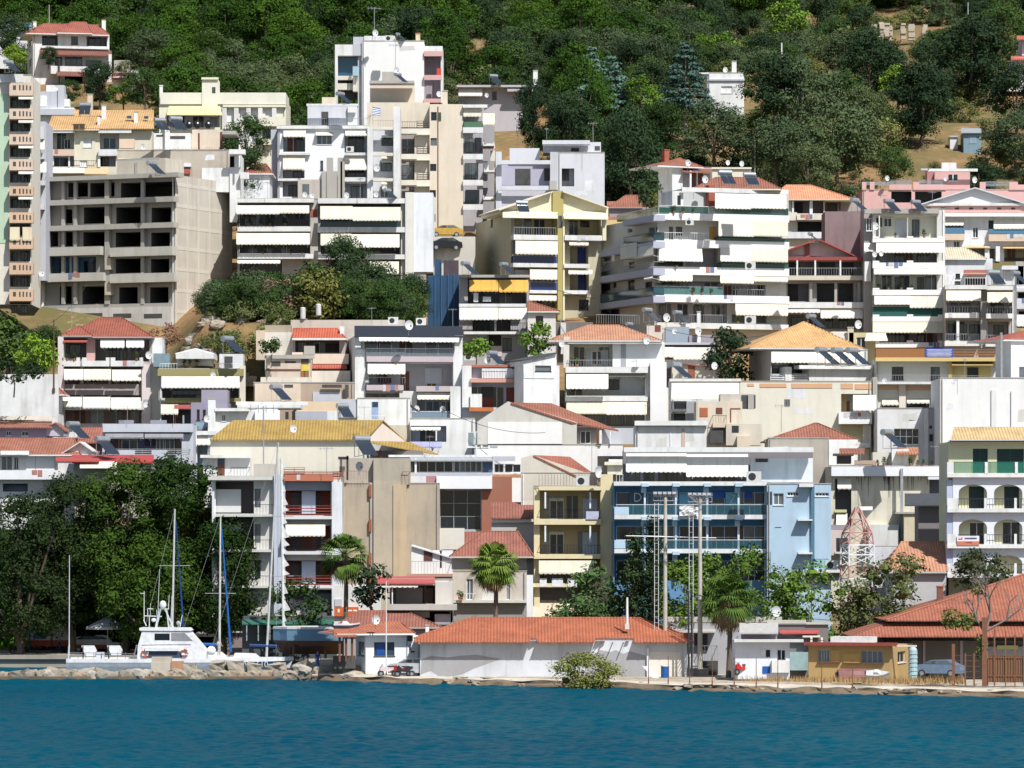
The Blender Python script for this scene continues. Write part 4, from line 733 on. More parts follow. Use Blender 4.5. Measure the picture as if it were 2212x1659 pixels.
b.hip(310, 1295, 1282, 660, 930, 1152, tm((.5, .24, .14)), off=1.2, dep=10); b.slab('480,1285,1300,1310', 1.1, white); b.op('495,1312,870,1510', 1.7, wm((.66, .62, .5), .15)); b.w('640,1372,690,1505 690,1375,735,1490 735,1372,772,1490', at=1.7, f=WP, n=1, g=GL); b.solid('638,1365,685,1505 775,1365,832,1505', greyw, -1.55, 1.7, name='shutter')
b.blk('445,1250,495,1520', wm((.66, .62, .56), .3), 1., 1, 'pier'); b.blk('870,1300,1300,1510', wm((.8, .8, .79), .1), .1, 6); b.solid('940,1290,985,1510', wm((.4, .4, .42), .2), .12, name='gap'); b.w('1235,1360,1275,1450', n=1); b.par('462,1512,1175,1562', 1.3, white); b.rail('480,1450,870,1512', 1.25, 'bar', GR)
b.op('470,1575,1150,1760 480,1920,1150,2020', 1.3, wm((.48, .47, .43), .2)); b.awn('470,1575,832,1702', .2, 1.7, awm((.84, .82, .76))); b.w('832,1620,925,1710 1190,1640,1230,1700', at=1.3, f=DK); b.awn('835,1575,1150,1600', .1, .8, AWG); b.solid('935,1600,1145,1755', wm((.5, .51, .52), .1), -1.2, 1.3, name='blind')
b.par('460,1768,1172,1808', 1.3, white); b.awn('470,1815,815,1928 815,1815,1165,1932', .2, 1.5); b.rail('480,1930,1150,2010', 1.2, 'bar', DK); b.blk('1195,1470,1335,2200', wm((.82, .82, .82), .1), .8, 6, 'blank_wall'); b.blk('1335,1690,1360,2200', cream, .5, 4, 'wall'); b.blk('1150,1510,1195,2200', greyw, -.3, 4, 'recess'); b.done()
# right of it
b = B('awning_house', 'low house with a wide white awning under a grey blue roof box', 483, 1300, 1775, 1310, 1520, wm((.24, .22, .22), .2), depth=7)
b.slab('1290,1300,1785,1320', 1., greyw); b.awn('1300,1340,1400,1435 1395,1342,1760,1448', .2, 1.6); b.blk('1325,1165,1530,1300', wm((.3, .36, .42), .3), -1, 4, 'roof_box'); b.solid('1165,1155,1310,1300', wm((.62, .56, .5), .3), -1.5, 4, name='rooftop_wall'); b.solid('1235,1150,1285,1205', BR, -1.45, 1.5, name='window'); b.blk('1530,1235,1740,1310', PUR, -.8, 3); b.chim(1600, 1030, 1630, 1250, white, 0); b.done()
b = B('back_lane_house', 'low beige house with a brown door behind the solar heater', 480, 1390, 1790, 1490, 1700, wm((.6, .55, .47), .5), depth=6); b.gabf(1380, 1490, 1400, 1465, 1800, 1520, pm((.3, .12, .1), .7), off=.3, dep=4); b.solid('1520,1495,1582,1615', pm((.28, .1, .05), .7), .04, name='door'); b.done()
b = B('cream_awning_building', 'white building with one huge cream awning left of the long cream wall', 462, 1375, 1970, 1620, 2300, white2, depth=8)
T(2, 2)
b.slab('1360,-45,1980,-22', .6, white); b.awn('1378,-10,1965,140', .2, 2.2, awm((.82, .79, .69))); b.op('1370,148,1510,240 1365,255,1500,320', 1.4, wm((.36, .36, .38), .2)); b.rail('1375,160,1508,215', .8, 'bar', GR); b.solid('1360,215,1508,238', white, .9, name='balcony'); b.solid('1508,150,1592,320', wm((.35, .36, .4), .2), .05, name='side_panel'); b.done()
b = B('small_shuttered_house', 'small crooked cream house with orange shutters and a tiny cage balcony', 452, 1592, 1990, 150, 800, wm((.66, .58, .46), .5), depth=6)
b.solid('1622,205,1692,282', pm((.42, .13, .05), .6), .05, name='shutter'); b.solid('1762,205,1818,258', pm((.16, .05, .03), .7), .04, name='window'); b.solid('1885,208,1975,215 1885,215,1895,330', RUST, .06, name='frame'); b.blk('1800,85,2105,150', wm((.55, .51, .44), .5), -.3, 4, 'roof_room'); b.blk('1985,95,2105,210', INT, -.2, 3, 'opening'); b.blk('2040,90,2090,215', conc, 0, 0, 'pier')
b.rail('1735,270,1855,360', .8, 'bar', BR); b.par('1735,335,1860,375', .8, beige); b.blk('1850,345,2160,530', wm((.62, .56, .47), .4), 1., 4); b.solid('1900,360,1960,420', DK, 1.03, -.9, name='window'); b.blk('1945,450,2055,560', beige, 1.8, 0, 'tank_wall'); b.solid('1710,390,1835,510', INT, .6, -.3, name='opening'); b.done()
# pyramid roofed
T(3, 1)
b = B('tan_pyramid_roofed_house', 'white house under a broad tan pyramid roof with three solar heaters in front', 476, 25, 860, 1360, 1800, wm((.55, .55, .54), .2), a=-.2, side=-165, depth=11)
b.hip(-160, 830, 1345, 300, 320, 1125, tm((.62, .36, .15)), off=1.3, dep=11); b.awn('30,1380,825,1480', .3, 2.0, awm((.8, .78, .7))); b.op('30,1400,350,1570', 1.4, wm((.3, .31, .33), .2)); b.w('40,1500,150,1565 215,1530,340,1580', at=1.4, f=DK); b.blk('355,1505,895,1660', white, 1.6, 3, 'lower_wall'); b.slab('270,1498,905,1530', 2.2, white); b.rail('20,1570,355,1630', 1.4, 'hbar', WP); b.blk('150,1510,205,1720', white, 1.5, 1, 'pier'); b.done()
OCH = wm((.66, .5, .22), .2)
b = B('brown_balustrade_building', 'white and yellow building with a long brown balustrade draped with a blue and white blanket', 474, 930, 2010, 1440, 2300, wm((.68, .67, .6), .15), depth=9)
b.par('932,1352,1600,1432', 1.3, wm((.32, .14, .05), .3)); b.rail('1600,1360,2005,1440', 1.3, 'hbar', pm((.4, .17, .06), .6)); b.slab('930,1430,2010,1462', 1.4, OCH); b.w('1070,1510,1170,1625 1405,1512,1485,1625 1725,1518,1815,1610', n=1, f=DK); b.blk('1590,1462,1925,1640', wm((.66, .55, .24), .2), .02, 0, 'yellow_wall')
b.solid('1722,1516,1818,1612', DK, .06, name='window'); b.canopy('1590,1470,1945,1490', .1, 1.2, OCH); b.blk('1560,1470,1592,1640', OCH, .6, 0, 'pier'); b.rail('940,1580,1590,1640 1600,1585,1900,1620', 1.2, 'bar', ALU); b.par('930,1640,2010,1660', 1.2, white2)
m = pm((.05, .1, .42), .8); o = b.solid('1358,1352,1600,1425', m, 1.36, -1.31, name='hanging_blanket')
for i in range(6): b.solid(f'{1372+i%2*6},{1360+i*11},{1590-i%2*8},{1364+i*11}', WP, 1.375, -1.362, name='blanket_stripe')
T(3, 2)
b.solid('960,10,1130,50 1185,20,1415,55', wm((.7, .42, .26), .2), .05, name='orange_band')
b.w('985,150,1130,205 1200,150,1395,205', n=3, f=DK) ; b.awn('985,125,1130,185 1200,125,1395,170', .05, .4); b.blk('1133,-20,1190,205', cream, .4, 0, 'pier'); b.blk('1415,20,1430,205', cream, .3, 0, 'pier'); b.done()
b = B('long_cream_wall_building', 'long blank cream wall with an orange parapet band and one tiny barred window', 462, -250, 895, -20, 900, wm((.72, .69, .58), .25), depth=9)
b.solid('-180,-5,-120,18 -70,-5,160,28 205,-5,555,35 630,-5,735,40 752,0,895,45', wm((.66, .38, .22), .2), .05, name='orange_band'); b.solid('142,132,190,192', INT, .02, .1, name='window'); b.solid('150,132,155,192 165,132,170,192 178,132,183,192', ALU, .06, name='window_bar')
b.op('632,85,885,240', 1.6, wm((.55, .46, .3), .2)); b.awn('735,95,935,238', .1, 1.3); b.solid('680,145,705,232', BR, -1.5, 1.65, name='door'); b.par('612,245,900,345', 1.2, wm((.8, .8, .8), .15)); b.solid('625,348,885,500', wm((.52, .47, .28), .2), .02, name='yellow_wall'); b.blk('820,350,890,505', cream, .5, 0, 'pier'); b.slab('770,505,885,550', 1., white); b.blk('905,-60,945,600', conc, .2, 2, 'pier'); b.done()
b = B('white_wall_building', 'stained white wall with a four-pane dark window right of the long cream wall', 457, 945, 1495, 212, 900, wm((.7, .7, .7), .5), depth=8)
b.w('1088,385,1305,522', n=4, nh=1, f=ALU, g=GL); b.solid('1350,212,1385,900', white, .5, 0, name='pilaster'); b.solid('1395,360,1418,385 1395,435,1425,495 1478,360,1490,385 1478,435,1490,495', DK, .03, name='window'); b.done()
b = B('tall_blank_building', 'very large blank white wall at the right edge above the arched balconies', 450, 1488, 2700, -50, 900, wm((.78, .78, .77), .25), depth=10)
b.solid('1930,50,1975,560 2100,60,2115,420', wm((.72, .72, .72), .2), .15, name='pilaster'); b.done()
T(3, 1)
b = B('lavender_roofed_house', 'white house with a dark red roof edge and blue shaded side, right edge', 462, 2100, 2700, 1275, 2000, white, a=-.4, side=1965, depth=7)
b.hip(2030, 2800, 1275, 2300, 2500, 1180, tm((.36, .1, .07)), off=.3, dep=7); b.op('2170,1510,2300,1600', 1.2, lav); b.post(2015, 1215, 1640, .6, .1, ALU); b.done()
# ================= lower rows =================
T(0, 2)
b = B('red_roofed_terrace', 'row of mauve walls under a weathered red tile roof at the left edge', 462, -100, 405, 375, 520, wm((.34, .26, .36), .2), depth=6)
b.shed(-120, 372, 450, 320, tm((.32, .12, .075)), off=.9, dep=4); b.gabf(395, 372, 478, 330, 560, 400, tm((.32, .12, .075)), off=.4, dep=5, wallmat=wm((.5, .46, .54), .2)); b.w('52,405,95,445 185,408,245,448', g=GL); b.blk('-100,278,455,312', cream, -3, 1, 'parapet'); b.done()
b = B('white_gable_house', 'white house with large faded red roof and sunny white gable by the left edge', 452, -100, 690, 600, 1000, white, depth=8)
b.hip(-160, 700, 610, -160, 640, 470, tm((.34, .13, .08)), off=.9, dep=4.6, mid=4.4); b.gabf(505, 612, 690, 495, 800, 575, pm((.62, .6, .56), .8), off=.5, dep=5, wallmat=white, base=700); b.blk('500,605,760,1000', white, .45, 3); b.w('10,625,105,745 120,630,160,740', g=GL); b.canopy('5,578,250,605', .2, 1.2, white); b.solid('225,620,305,745 310,620,470,745', wm((.76, .76, .76), .1), .1, name='shutter'); b.par('-60,745,525,825', 1.2, wm((.8, .8, .8), .25)); b.op('25,860,240,930', 1.5, wm((.3, .33, .4), .2)); b.done()
b = B('market_stall_roof', 'bright red corrugated canopy with cream fascia behind the big waterfront tree', 446, 640, 1300, 670, 900, wm((.5, .46, .4), .3), depth=6, cat='canopy roof')
b.shed(620, 675, 1330, 612, pm((.42, .05, .05), .6), off=.5, dep=5); b.shed(480, 665, 860, 630, pm((.4, .07, .05), .6), off=1.5, dep=3); b.canopy('690,670,1010,720', .3, 2.2, awm((.78, .74, .62))); b.done()
b = B('small_red_roofed_house', 'small white house with dark red roof between the white wall and pink piers', 474, 295, 500, 95, 300, white, depth=5); b.hip(262, 560, 88, 370, 480, 5, tm((.36, .11, .07)), off=.5, dep=5); b.done()
b = B('back_roof', 'faded red tiled roof showing behind the round solar tank', 468, 680, 900, 500, 640, wm((.3, .2, .18), .2), depth=4); b.shed(670, 505, 900, 375, tm((.34, .12, .08)), off=.5, dep=4); b.done()
LG = wm((.54, .56, .61), .25)
b = B('lavender_grey_building', 'lavender grey building with a notched parapet and dark glazed balcony', 459, 885, 1670, 350, 760, LG, depth=8)
b.par('888,345,1665,415', .8, LG); b.solid('1025,312,1155,355 1300,312,1440,355', wm((.32, .32, .36), .1), .2, name='chimney_block')
b.op('905,420,1640,610', 1.8, wm((.16, .17, .24), .1)); b.w('1050,480,1190,600 1350,475,1415,600 1425,475,1510,600', at=1.8, f=ALU, g=GLB); b.awn('910,428,1240,472 1250,430,1585,472', .2, 1.4, awm((.25, .25, .27))); b.solid('908,460,1240,474 1250,460,1585,474', WP, 1.42, -1.38, name='awning_bar')
b.rail('920,560,1640,615', 1.3, 'hbar', GR); b.par('1025,570,1165,650 1310,570,1445,650 1150,615,1320,700 1575,615,1670,700', 1.3, LG); b.post(1585, 270, 400, .3, .08, GR); b.blk('1570,430,1670,700', LG, .2, 1, 'pier'); b.done()
b = B('violet_house', 'dark violet house with slit windows behind the white chimney', 468, 1650, 1965, 160, 500, wm((.27, .25, .32), .15), depth=6); b.blk('1740,50,1965,165', wm((.3, .28, .34), .15), -.5, 4, 'upper_wall'); b.w('1700,220,1725,310 1752,222,1778,300', n=1, f=DK); b.shed(1505, 205, 1650, 180, pm((.36, .07, .06), .6), off=1., dep=2); b.rail('1690,330,1780,390', .6, 'glass', ALU, bm=railglass((.3, .5, .6), .6)); b.done()
b = B('white_house', 'white house with thick white chimney and two tiny windows, left of the yellow roof', 464, 1795, 2220, 215, 700, white, depth=7)
b.chim(1797, 120, 1860, 400, white, -.6); b.slab('1855,210,2150,235', .7, white); b.w('1915,265,1950,320', n=2); b.blk('2050,155,2600,215', white, -.6, 5, 'upper_wall'); b.slab('2040,152,2660,182', -.2, white); b.blk('2220,215,2400,330', lav, .1, 4); b.solid('1665,405,1920,440', white, .8, 0, name='balcony_edge'); b.blk('1665,405,1700,680', white, 1., 0, 'pier'); b.blk('1700,430,1830,700', wm((.3, .4, .45), .1), -.8, 2, 'enclosed_balcony'); b.awn('1700,445,1820,530', .3, 1.)
T(1, 2); b.solid('-10,225,205,310', wm((.8, .8, .8), .1), .6, 0, name='terrace_wall'); b.solid('253,240,282,305 310,235,320,265', DK, .12, -.08, name='window'); b.done()
# yellow roof hall
b = B('yellow_roofed_hall', 'large cream hall with a bright mustard yellow roof and open gable porch', 450, -395, 955, 480, 1100, wm((.66, .62, .52), .2), depth=9)
mb = MB(); a0, z0 = b.hit(-402, 478, .4); a1, _ = b.hit(950, 492, .4); r0, zr = b.hit(-195, 312, -4.); r1, _ = b.hit(1100, 318, -4.)
mb.prism([(a0, -.4, z0), (a1, -.4, z0), (r1, 4., zr), (r0, 4., zr)], (0, 0, -.12)); c1, zc = b.hit(1300, 500, -8.)
mb.prism([(r1, 4., zr), (r0, 4., zr), (r0+.3, 8.5, zc), (c1, 8.5, zc)], (0, 0, -.12)); mb.build('roof', tm((.38, .245, .06), .3), b.root)
g = MB(); g.prism([(a1, .1, z0-.15), (c1, 8., z0-.15), (c1, 8.2, zc-.1), (r1-.15, 4., zr-.25)], (-.3, 0, 0)); g.build('gable_wall', wm((.6, .52, .46), .2), b.root)
g = MB(); g.prism([(a1+.1, -.2, z0-.25), (c1+3.4, 5.5, z0-1.45), (c1+.4, 8.2, z0-.1), (a1+.2, 1., z0-.1)], (0, 0, -.1)); g.build('porch_roof', tm((.38, .245, .06), .3), b.root)
b.done()
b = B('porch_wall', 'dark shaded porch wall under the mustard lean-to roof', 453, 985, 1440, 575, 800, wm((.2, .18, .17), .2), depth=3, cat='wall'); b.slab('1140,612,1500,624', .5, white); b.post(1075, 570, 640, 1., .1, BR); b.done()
T(0, 2)
b = B('white_annex', 'white annex with a brown door and roof rail before the yellow roofed hall', 447, 1755, 2160, 640, 810, white, depth=4)
b.slab('1730,612,2170,638', .7, white); b.solid('1880,640,1942,792', BR, .04, name='door'); b.solid('1885,642,1938,695', GLB, .06, -.02, name='pane'); b.rail('1995,718,2155,795', 1., 'bar', DK); b.done()
# brown balcony residential
T(1, 2)
b = B('red_railed_apartment_building', 'grey apartment building with brick red balcony rails and open shutters behind the tall mast', 438, -370, 735, 800, 2060, wm((.62, .6, .56), .25), depth=9, ext=6)
b.slab('-415,800,140,830', 1.3, wm((.6, .59, .54), .3)); b.blk('-380,830,-360,2060', white2, .6, 0, 'pier')
for y in (835, 1140, 1450):
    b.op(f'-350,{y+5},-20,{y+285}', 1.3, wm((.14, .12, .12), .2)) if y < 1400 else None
    b.solid(f'-350,{y+75},-130,{y+275}', wm((.62, .62, .6), .1), -.3, .4, name='shutter') if y < 1400 else None
    b.slab(f'-350,{y+290},140,{y+312}', 1.2, wm((.6, .59, .54), .3)); b.rail(f'-20,{y+205},140,{y+290}', 1.1, 'bar', DK); b.solid(f'-10,{y+70},40,{y+230}', GL, .02, .05, name='window')
b.blk('-20,690,155,800', wm((.5, .46, .4), .3), -.4, 4, 'roof_room')
b.blk('155,780,250,2060', wm((.5, .53, .6), .2), .8, 0, 'pier')
b.solid('250,840,650,920', wm((.32, .33, .36), .1), .35, -.05, name='beam')
for y in (920, 1225, 1525):
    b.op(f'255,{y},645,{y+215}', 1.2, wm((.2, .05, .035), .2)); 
    if y != 1225: b.solid(f'395,{y+5},515,{y+205}', wm((.5, .55, .66), .1), -.4, .5, name='shutter'); b.rail(f'240,{y+130},655,{y+215}', 1.3, 'hbar', pm((.3, .06, .04), .6))
    b.slab(f'250,{y+220},660,{y+248}', 1.35, wm((.66, .66, .66), .2)); b.solid(f'300,{y+20},390,{y+200} 520,{y+20},560,{y+200}', INT, -1.1, 1.25, name='doorway')
b.awn('255,1215,598,1320', .2, 1.7, awm((.8, .76, .62))); b.rail('215,1350,610,1435', 1.3, 'hbar', DK)
b.par('245,785,665,838', 1.1, wm((.5, .17, .1), .2)); b.rail('240,720,420,785 240,755,740,800 665,755,745,828', .9, 'hbar', pm((.34, .11, .07), .6)); b.blk('655,845,745,2060', white2, 1.3, 1, 'pier')
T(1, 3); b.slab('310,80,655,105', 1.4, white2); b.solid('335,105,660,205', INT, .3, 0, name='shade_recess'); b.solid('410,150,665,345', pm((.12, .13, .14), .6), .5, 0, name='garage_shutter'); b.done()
T(1, 2)
b = B('blank_concrete_building', 'tall blank beige concrete wall with a row of rust red slits', 442, 745, 1585, 860, 2100, wm((.47, .39, .29), .75), depth=9, ext=6)
b.blk('720,640,1015,862', wm((.46, .41, .34), .6), -.6, 6, 'upper_wall'); b.blk('1015,640,1330,870', wm((.44, .39, .31), .7), .25, 6, 'upper_wall'); b.blk('1015,838,1300,2100', wm((.49, .42, .32), .75), .3, 0, 'stair_shaft'); b.blk('1185,870,1300,2100', wm((.55, .43, .28), .5), .42, 0, 'stair_shaft')
for y in (870, 1170, 1460, 1620): b.solid(f'975,{y},998,{y+105}', pm((.34, .1, .04), .8), .34, 0, name='slit_window')
b.solid('985,860,1005,1650', conc, .2, 0, name='pilaster'); b.slab('710,628,800,652', .4, DK); b.post(735, 650, 830, .2, .07, DK); b.post(790, 620, 830, .3, .1, DK); b.rail('740,750,955,825 1265,755,1330,865', .5, 'bar', pm((.34, .11, .07), .6)); b.done()
b = B('conservatory_building', 'building with roof terrace windows above a white parapet and dark glass facade', 446, 1330, 2045, 640, 1700, wm((.4, .42, .44), .2), depth=9)
b.slab('1145,612,2060,632', .2, white2); b.canopy('1330,630,2045,660', .1, .9, GR); b.w('1335,668,1700,762 1712,668,1950,762', n=5, f=ALU, g=GL); b.solid('1960,680,2040,765', pm((.06, .12, .2), .4), .06, name='door'); b.post(1380, 645, 785, .6, .1); b.slab('1330,765,2045,795', .9, greyw); b.par('1560,795,2040,905', 1.6, wm((.8, .8, .82), .1)); b.par('1332,795,1565,860', 1.2, lav); b.solid('1470,795,1560,850', wm((.4, .2, .22), .2), 1.22, -1.15, name='stain_panel')
b.w('1590,915,1945,1260', n=3, nh=2, f=GR, g=GL, name='curtain_wall', sill=False); b.blk('1950,800,2212,1300', wm((.33, .13, .085), .35), .9, 4, 'brick_wall'); b.w('2060,690,2140,765 2150,690,2290,765', f=WP) ; b.solid('2045,780,2320,810', pm((.5, .25, .12), .7), .7, 0, name='ledge'); b.blk('1580,1245,1800,1430', wm((.66, .64, .58), .4), 2.2, 2, 'lower_wall'); b.slab('2045,625,2240,665', .6, greyw); b.done()
b = B('white_wall_house', 'large white gable wall with white framed corner window and long terracotta roof behind', 455, 1890, 3170, 320, 900, wm((.8, .79, .76), .25), depth=9)
T(2, 2)
b.w('-385,415,-325,545 -315,415,-268,545 -255,415,-205,545', n=1, f=WP, g=glassm((.2, .25, .25), (.5, .5, .5))); b.solid('-190,430,-125,550', wm((.4, .42, .42), .1), .03, name='window')
u = [b.hit(x, y, 0) for x, y in ((-300, 325), (-35, 150), (560, 330), (560, 525), (-300, 525))]
b.H = b.hit(300, 525)[1]; m_ = MB(); m_.prism([(p[0], 0.002, p[1]) for p in u], (0, 3., 0)); m_.build('gable_wall', wm((.58, .56, .5), .5), b.root); b.solid('-210,330,432,525', wm((.8, .79, .76), .2), .05, name='white_panel')
q = [b.hit(x, y, o_) for x, y, o_ in ((-10, 160, .1), (520, 330, .1), (920, 398, -1), (340, 165, -5))]
m_ = MB(); m_.prism([(q[0][0], -.1, q[0][1]), (q[1][0], -.1, q[1][1]), (q[2][0], 1., q[2][1]), (q[3][0], 5., q[3][1])], (0, 0, -.15)); m_.build('roof', tm(TR), b.root)
b.solid('545,375,740,515', wm((.36, .33, .3), .3), -1.5, 2, name='porch_wall'); b.w('590,405,680,515', at=1.5); b.post(765, 400, 515, .2, .12); b.post(850, 410, 520, .2, .06); b.solid('730,400,750,515', BR, .2, 0, name='post'); b.solid('780,380,1060,520', greyw, -2, 2.3, name='shed_wall'); b.done()
b = B('cream_gable_house', 'cream gabled wall with a bright terracotta slope behind the yellow balconies', 428, 78, 742, 770, 1300, wm((.64, .6, .52), .3), depth=5)
u = [b.hit(x, y, 0) for x, y in ((80, 640), (180, 612), (735, 800), (735, 1000), (80, 1000))]; m_ = MB(); m_.prism([(p[0], -.01, p[1]) for p in u], (0, 2.5, 0)); m_.build('gable_wall', wm((.6, .56, .48), .4), b.root)
q = [b.hit(x, y, o_) for x, y, o_ in ((185, 614, .1), (560, 795, .1), (715, 780, -2.5), (500, 628, -5))]; m_ = MB(); m_.prism([(q[0][0], -.1, q[0][1]), (q[1][0], -.1, q[1][1]), (q[2][0], 2.5, q[2][1]), (q[3][0], 5., q[3][1])], (0, 0, -.12)); m_.build('roof', tm((.34, .11, .065)), b.root); b.done()
b = B('flat_white_building', 'plain white rooftop box between the terracotta slope and the long roof terrace', 440, 1065, 1680, 360, 800, white, depth=7)
b.slab('1060,318,1692,358', .5, white); b.solid('1465,385,1490,548', wm((.6, .45, .38), .6), .05, name='stained_panel'); b.solid('1365,370,1372,550 1495,390,1500,548', white2, .06, name='pilaster'); b.done()
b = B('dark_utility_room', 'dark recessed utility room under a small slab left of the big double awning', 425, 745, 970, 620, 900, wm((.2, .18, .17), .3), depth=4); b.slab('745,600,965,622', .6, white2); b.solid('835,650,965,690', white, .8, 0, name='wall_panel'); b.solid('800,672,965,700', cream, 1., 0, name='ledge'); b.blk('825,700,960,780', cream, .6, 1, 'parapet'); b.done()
# yellow balcony building
YB = wm((.74, .64, .4), .25)
b = B('yellow_balcony_building', 'narrow yellow building with three recessed balconies', 416, 190, 872, 885, 2060, YB, depth=9, ext=4)
for y0, y1 in ((925, 1165), (1215, 1470), (1510, 1720)):
    b.op(f'240,{y0},760,{y1}', 1.7, wm((.5, .42, .25), .25)); y2 = y0+85
    if y0 < 1500:
        b.w(f'325,{y2-5},448,{y1}', at=1.7, f=WP, g=GL); b.solid(f'610,{y2-20},738,{y1}', wm((.5, .56, .72), .1), -1.6, 1.72, name='shutter'); b.solid(f'318,{y2-25},452,{y2-6}', white2, -1.6, 1.72, name='shutter_box')
        for x in (295, 683): b.solid(f'{x-14},{y0+10},{x},{y0+150}', WP, 1.2, -1.14, name='awning_arm')
    b.rail(f'240,{y1-80},765,{y1}', .95, 'bar', DK)
b.par('232,885,775,918 190,1168,770,1215 190,1470,765,1510', 1.1, YB); b.slab('180,1722,640,1755', 1.1, YB); b.awn('232,1525,710,1640', .3, 1.2); b.rail('232,770,765,885', .9, 'bar', BR); b.blk('765,780,872,2060', YB, .5, 0, 'pier'); b.solid('860,905,880,1050 860,1190,880,1340 860,1470,880,1640', wm((.4, .3, .12), .2), .52, 0, name='side_recess')
b.blk('190,920,240,2060', YB, .5, 0, 'pier'); b.post(155, 1650, 2030, 1.2, .3, white2); b.solid('205,1760,620,1870', INT, .2, 0, name='opening'); b.canopy('180,1880,640,2040', 0, 1.8, wm((.6, .48, .36), .3)); b.solid('640,1100,750,1170', pm((.5, .5, .65), .7), 1.2, -1.15, name='laundry')
b.solid('240,1680,300,1750 345,1680,440,1750 480,1680,560,1750', WP, 1.12, -1.0, name='chair_back'); b.done()
# blue building
BL1 = wm((.13, .29, .47), .2); BLR = wm((.48, .63, .76), .25)
b = B('blue_glass_balcony_building', 'sky blue building with white slabs, glass balcony fronts and big dark windows', 412, 875, 2205, 850, 2060, BL1, depth=10, ext=4)
COLX = (1150, 1418, 1690, 1960)
for y0, y1 in ((890, 1130), (1180, 1425), (1480, 1700)):
    b.op(f'885,{y0},2195,{y1}', 1.2, wm((.1, .25, .42), .15))
    for i, (x0, x1) in enumerate(((900, 1130), (1170, 1400), (1445, 1680), (1720, 1950), (2000, 2190))):
        g = GLB if y0 == 890 else GL
        b.w(f'{x0},{y0+45},{x1},{y1}', at=1.2, f=pm((.5, .66, .8), .4), g=g, n=2 if i else 1, nh=1 if i > 1 else 0)
    for x in COLX:
        b.blk(f'{x-30},{y0-35},{x+32},{y0-4}', BLR, 1.5, 0, 'bracket'); b.blk(f'{x-34},{y0},{x+10},{y0+50}', BLR, .6, 0, 'bracket'); b.blk(f'{x-10},{y0+40},{x+6},{y1}', pm((.7, .78, .85), .5), .5, -.3, 'column')
b.slab('880,845,2205,878', 1.2, white); b.slab('885,1130,2205,1168 885,1425,2205,1462', 1.4, white)
b.rail('900,1040,2200,1130 900,1345,2200,1425', 1.3, 'glass', WP, bm=railglass((.04, .13, .17), .4)); b.par('885,1062,1010,1128 885,1348,980,1420', 1.35, BLR)
b.solid('1012,925,1140,1100', pm((.02, .07, .12), .3), -.2, .25, name='sign_panel'); b.solid('1845,940,1975,1050', pm((.12, .36, .48), .3), -.2, .25, name='sign_panel')
b.solid('1730,930,1840,985 2010,935,2075,990', pm((.01, .1, .45), .5), -1.1, 1.2, name='blind'); b.solid('1445,945,1560,1040', wm((.16, .4, .55), .1), -1.05, 1.2, name='blind')
# tarpaulin
u0, z0 = b.hit(1445, 1135, 1.5); u1, z1 = b.hit(1610, 1045, 1.5); m_ = MB(); nx, nz = 8, 5; P = {}
for i in range(nx+1):
    for j in range(nz+1): P[i, j] = (u0+(u1-u0)*i/nx, -1.55-.22*random.random(), z0+(z1-z0)*(j/nz)*(1-.25*(i/nx-.4)**2*2)-random.uniform(0, .12))
for i in range(nx):
    for j in range(nz): m_.poly([P[i, j], P[i+1, j], P[i+1, j+1], P[i, j+1]])
m_.build('tarpaulin', pm((.7, .7, .7), .7), b.root)
# right wing
def letter(b, ch, x, y, sx, off, mat, name='letter'):
    S = {'D': [((0, 0), (0, 1)), ((0, 1), (.55, .9)), ((.55, .9), (.8, .5)), ((.8, .5), (.55, .1)), ((.55, .1), (0, 0))], 'Z': [((.15, 1), (.6, 1)), ((.6, 1), (0, 0)), ((0, 0), (.75, 0))], 'L': []}[ch]
    m = MB(); u0, z0 = b.hit(x, y, off)
    for p, q in S: m.tube((u0+p[0]*sx, -off, z0+p[1]*sx), (u0+q[0]*sx, -off, z0+q[1]*sx), .045, n=4)
    m.build(name, mat, b.root)
letter(b, 'D', 1060, 1015, .78, .12, pm((.7, .75, .7), .5)); letter(b, 'Z', 1885, 1030, .75, .12, pm((.5, .68, .6), .5))
# top floor
b.blk('960,575,2600,850', wm((.22, .2, .21), .2), -2.4, 5, 'top_floor_wall'); b.slab('965,548,2600,590', -1., white); b.awn('985,600,1510,760 1505,605,2040,800', -1.8, .2, awm((.8, .78, .7))); b.solid('1005,755,1110,835 1140,760,1230,835 1270,755,1380,835 1395,755,1500,835 1550,790,1660,840 1675,790,1780,840 1820,790,1930,840', GL, -2.35, 2.4, name='window')
b.solid('1110,740,1135,840 1232,740,1262,840 1505,770,1545,840 1785,780,1815,840', greyw, -2.3, 2.4, name='pier'); b.solid('2060,640,2600,850', white, -1.6, 2, name='top_floor_wall'); b.solid('2105,645,2212,675', GL, -1.55, 1.6, name='window'); b.rail('900,780,960,845', .2, 'bar', WP); b.done()
T(3, 2)
b = B('blue_side_wing', 'plain sky blue side wing with small windows, ledge shadows and a dark drainpipe', 410, -8, 545, 865, 2000, wm((.42, .56, .68), .35), depth=10, ext=4)
b.w('48,945,135,1045', n=2); b.w('168,935,265,968 410,940,525,970', n=4); b.solid('270,862,392,890 258,1168,385,1182 262,1455,385,1470', white, .9, 0, name='ledge'); b.solid('372,880,402,1600', pm((.08, .18, .26), .5), .25, 0, name='drainpipe'); b.rail('395,1510,525,1600', .9, 'glass', ALU, bm=railglass((.35, .6, .65), .7)); b.slab('345,1605,640,1630', 1., white); b.solid('-6,930,35,1040', GLB, .04, name='window'); b.solid('0,1450,22,1640', GL, .04, name='window')
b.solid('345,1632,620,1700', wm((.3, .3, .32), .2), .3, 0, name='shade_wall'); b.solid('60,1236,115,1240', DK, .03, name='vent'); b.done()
b = B('stained_concrete_house', 'rough stained concrete side wall with a terrace behind the blue wing', 438, 0, 525, 470, 900, wm((.42, .38, .32), .7), depth=6)
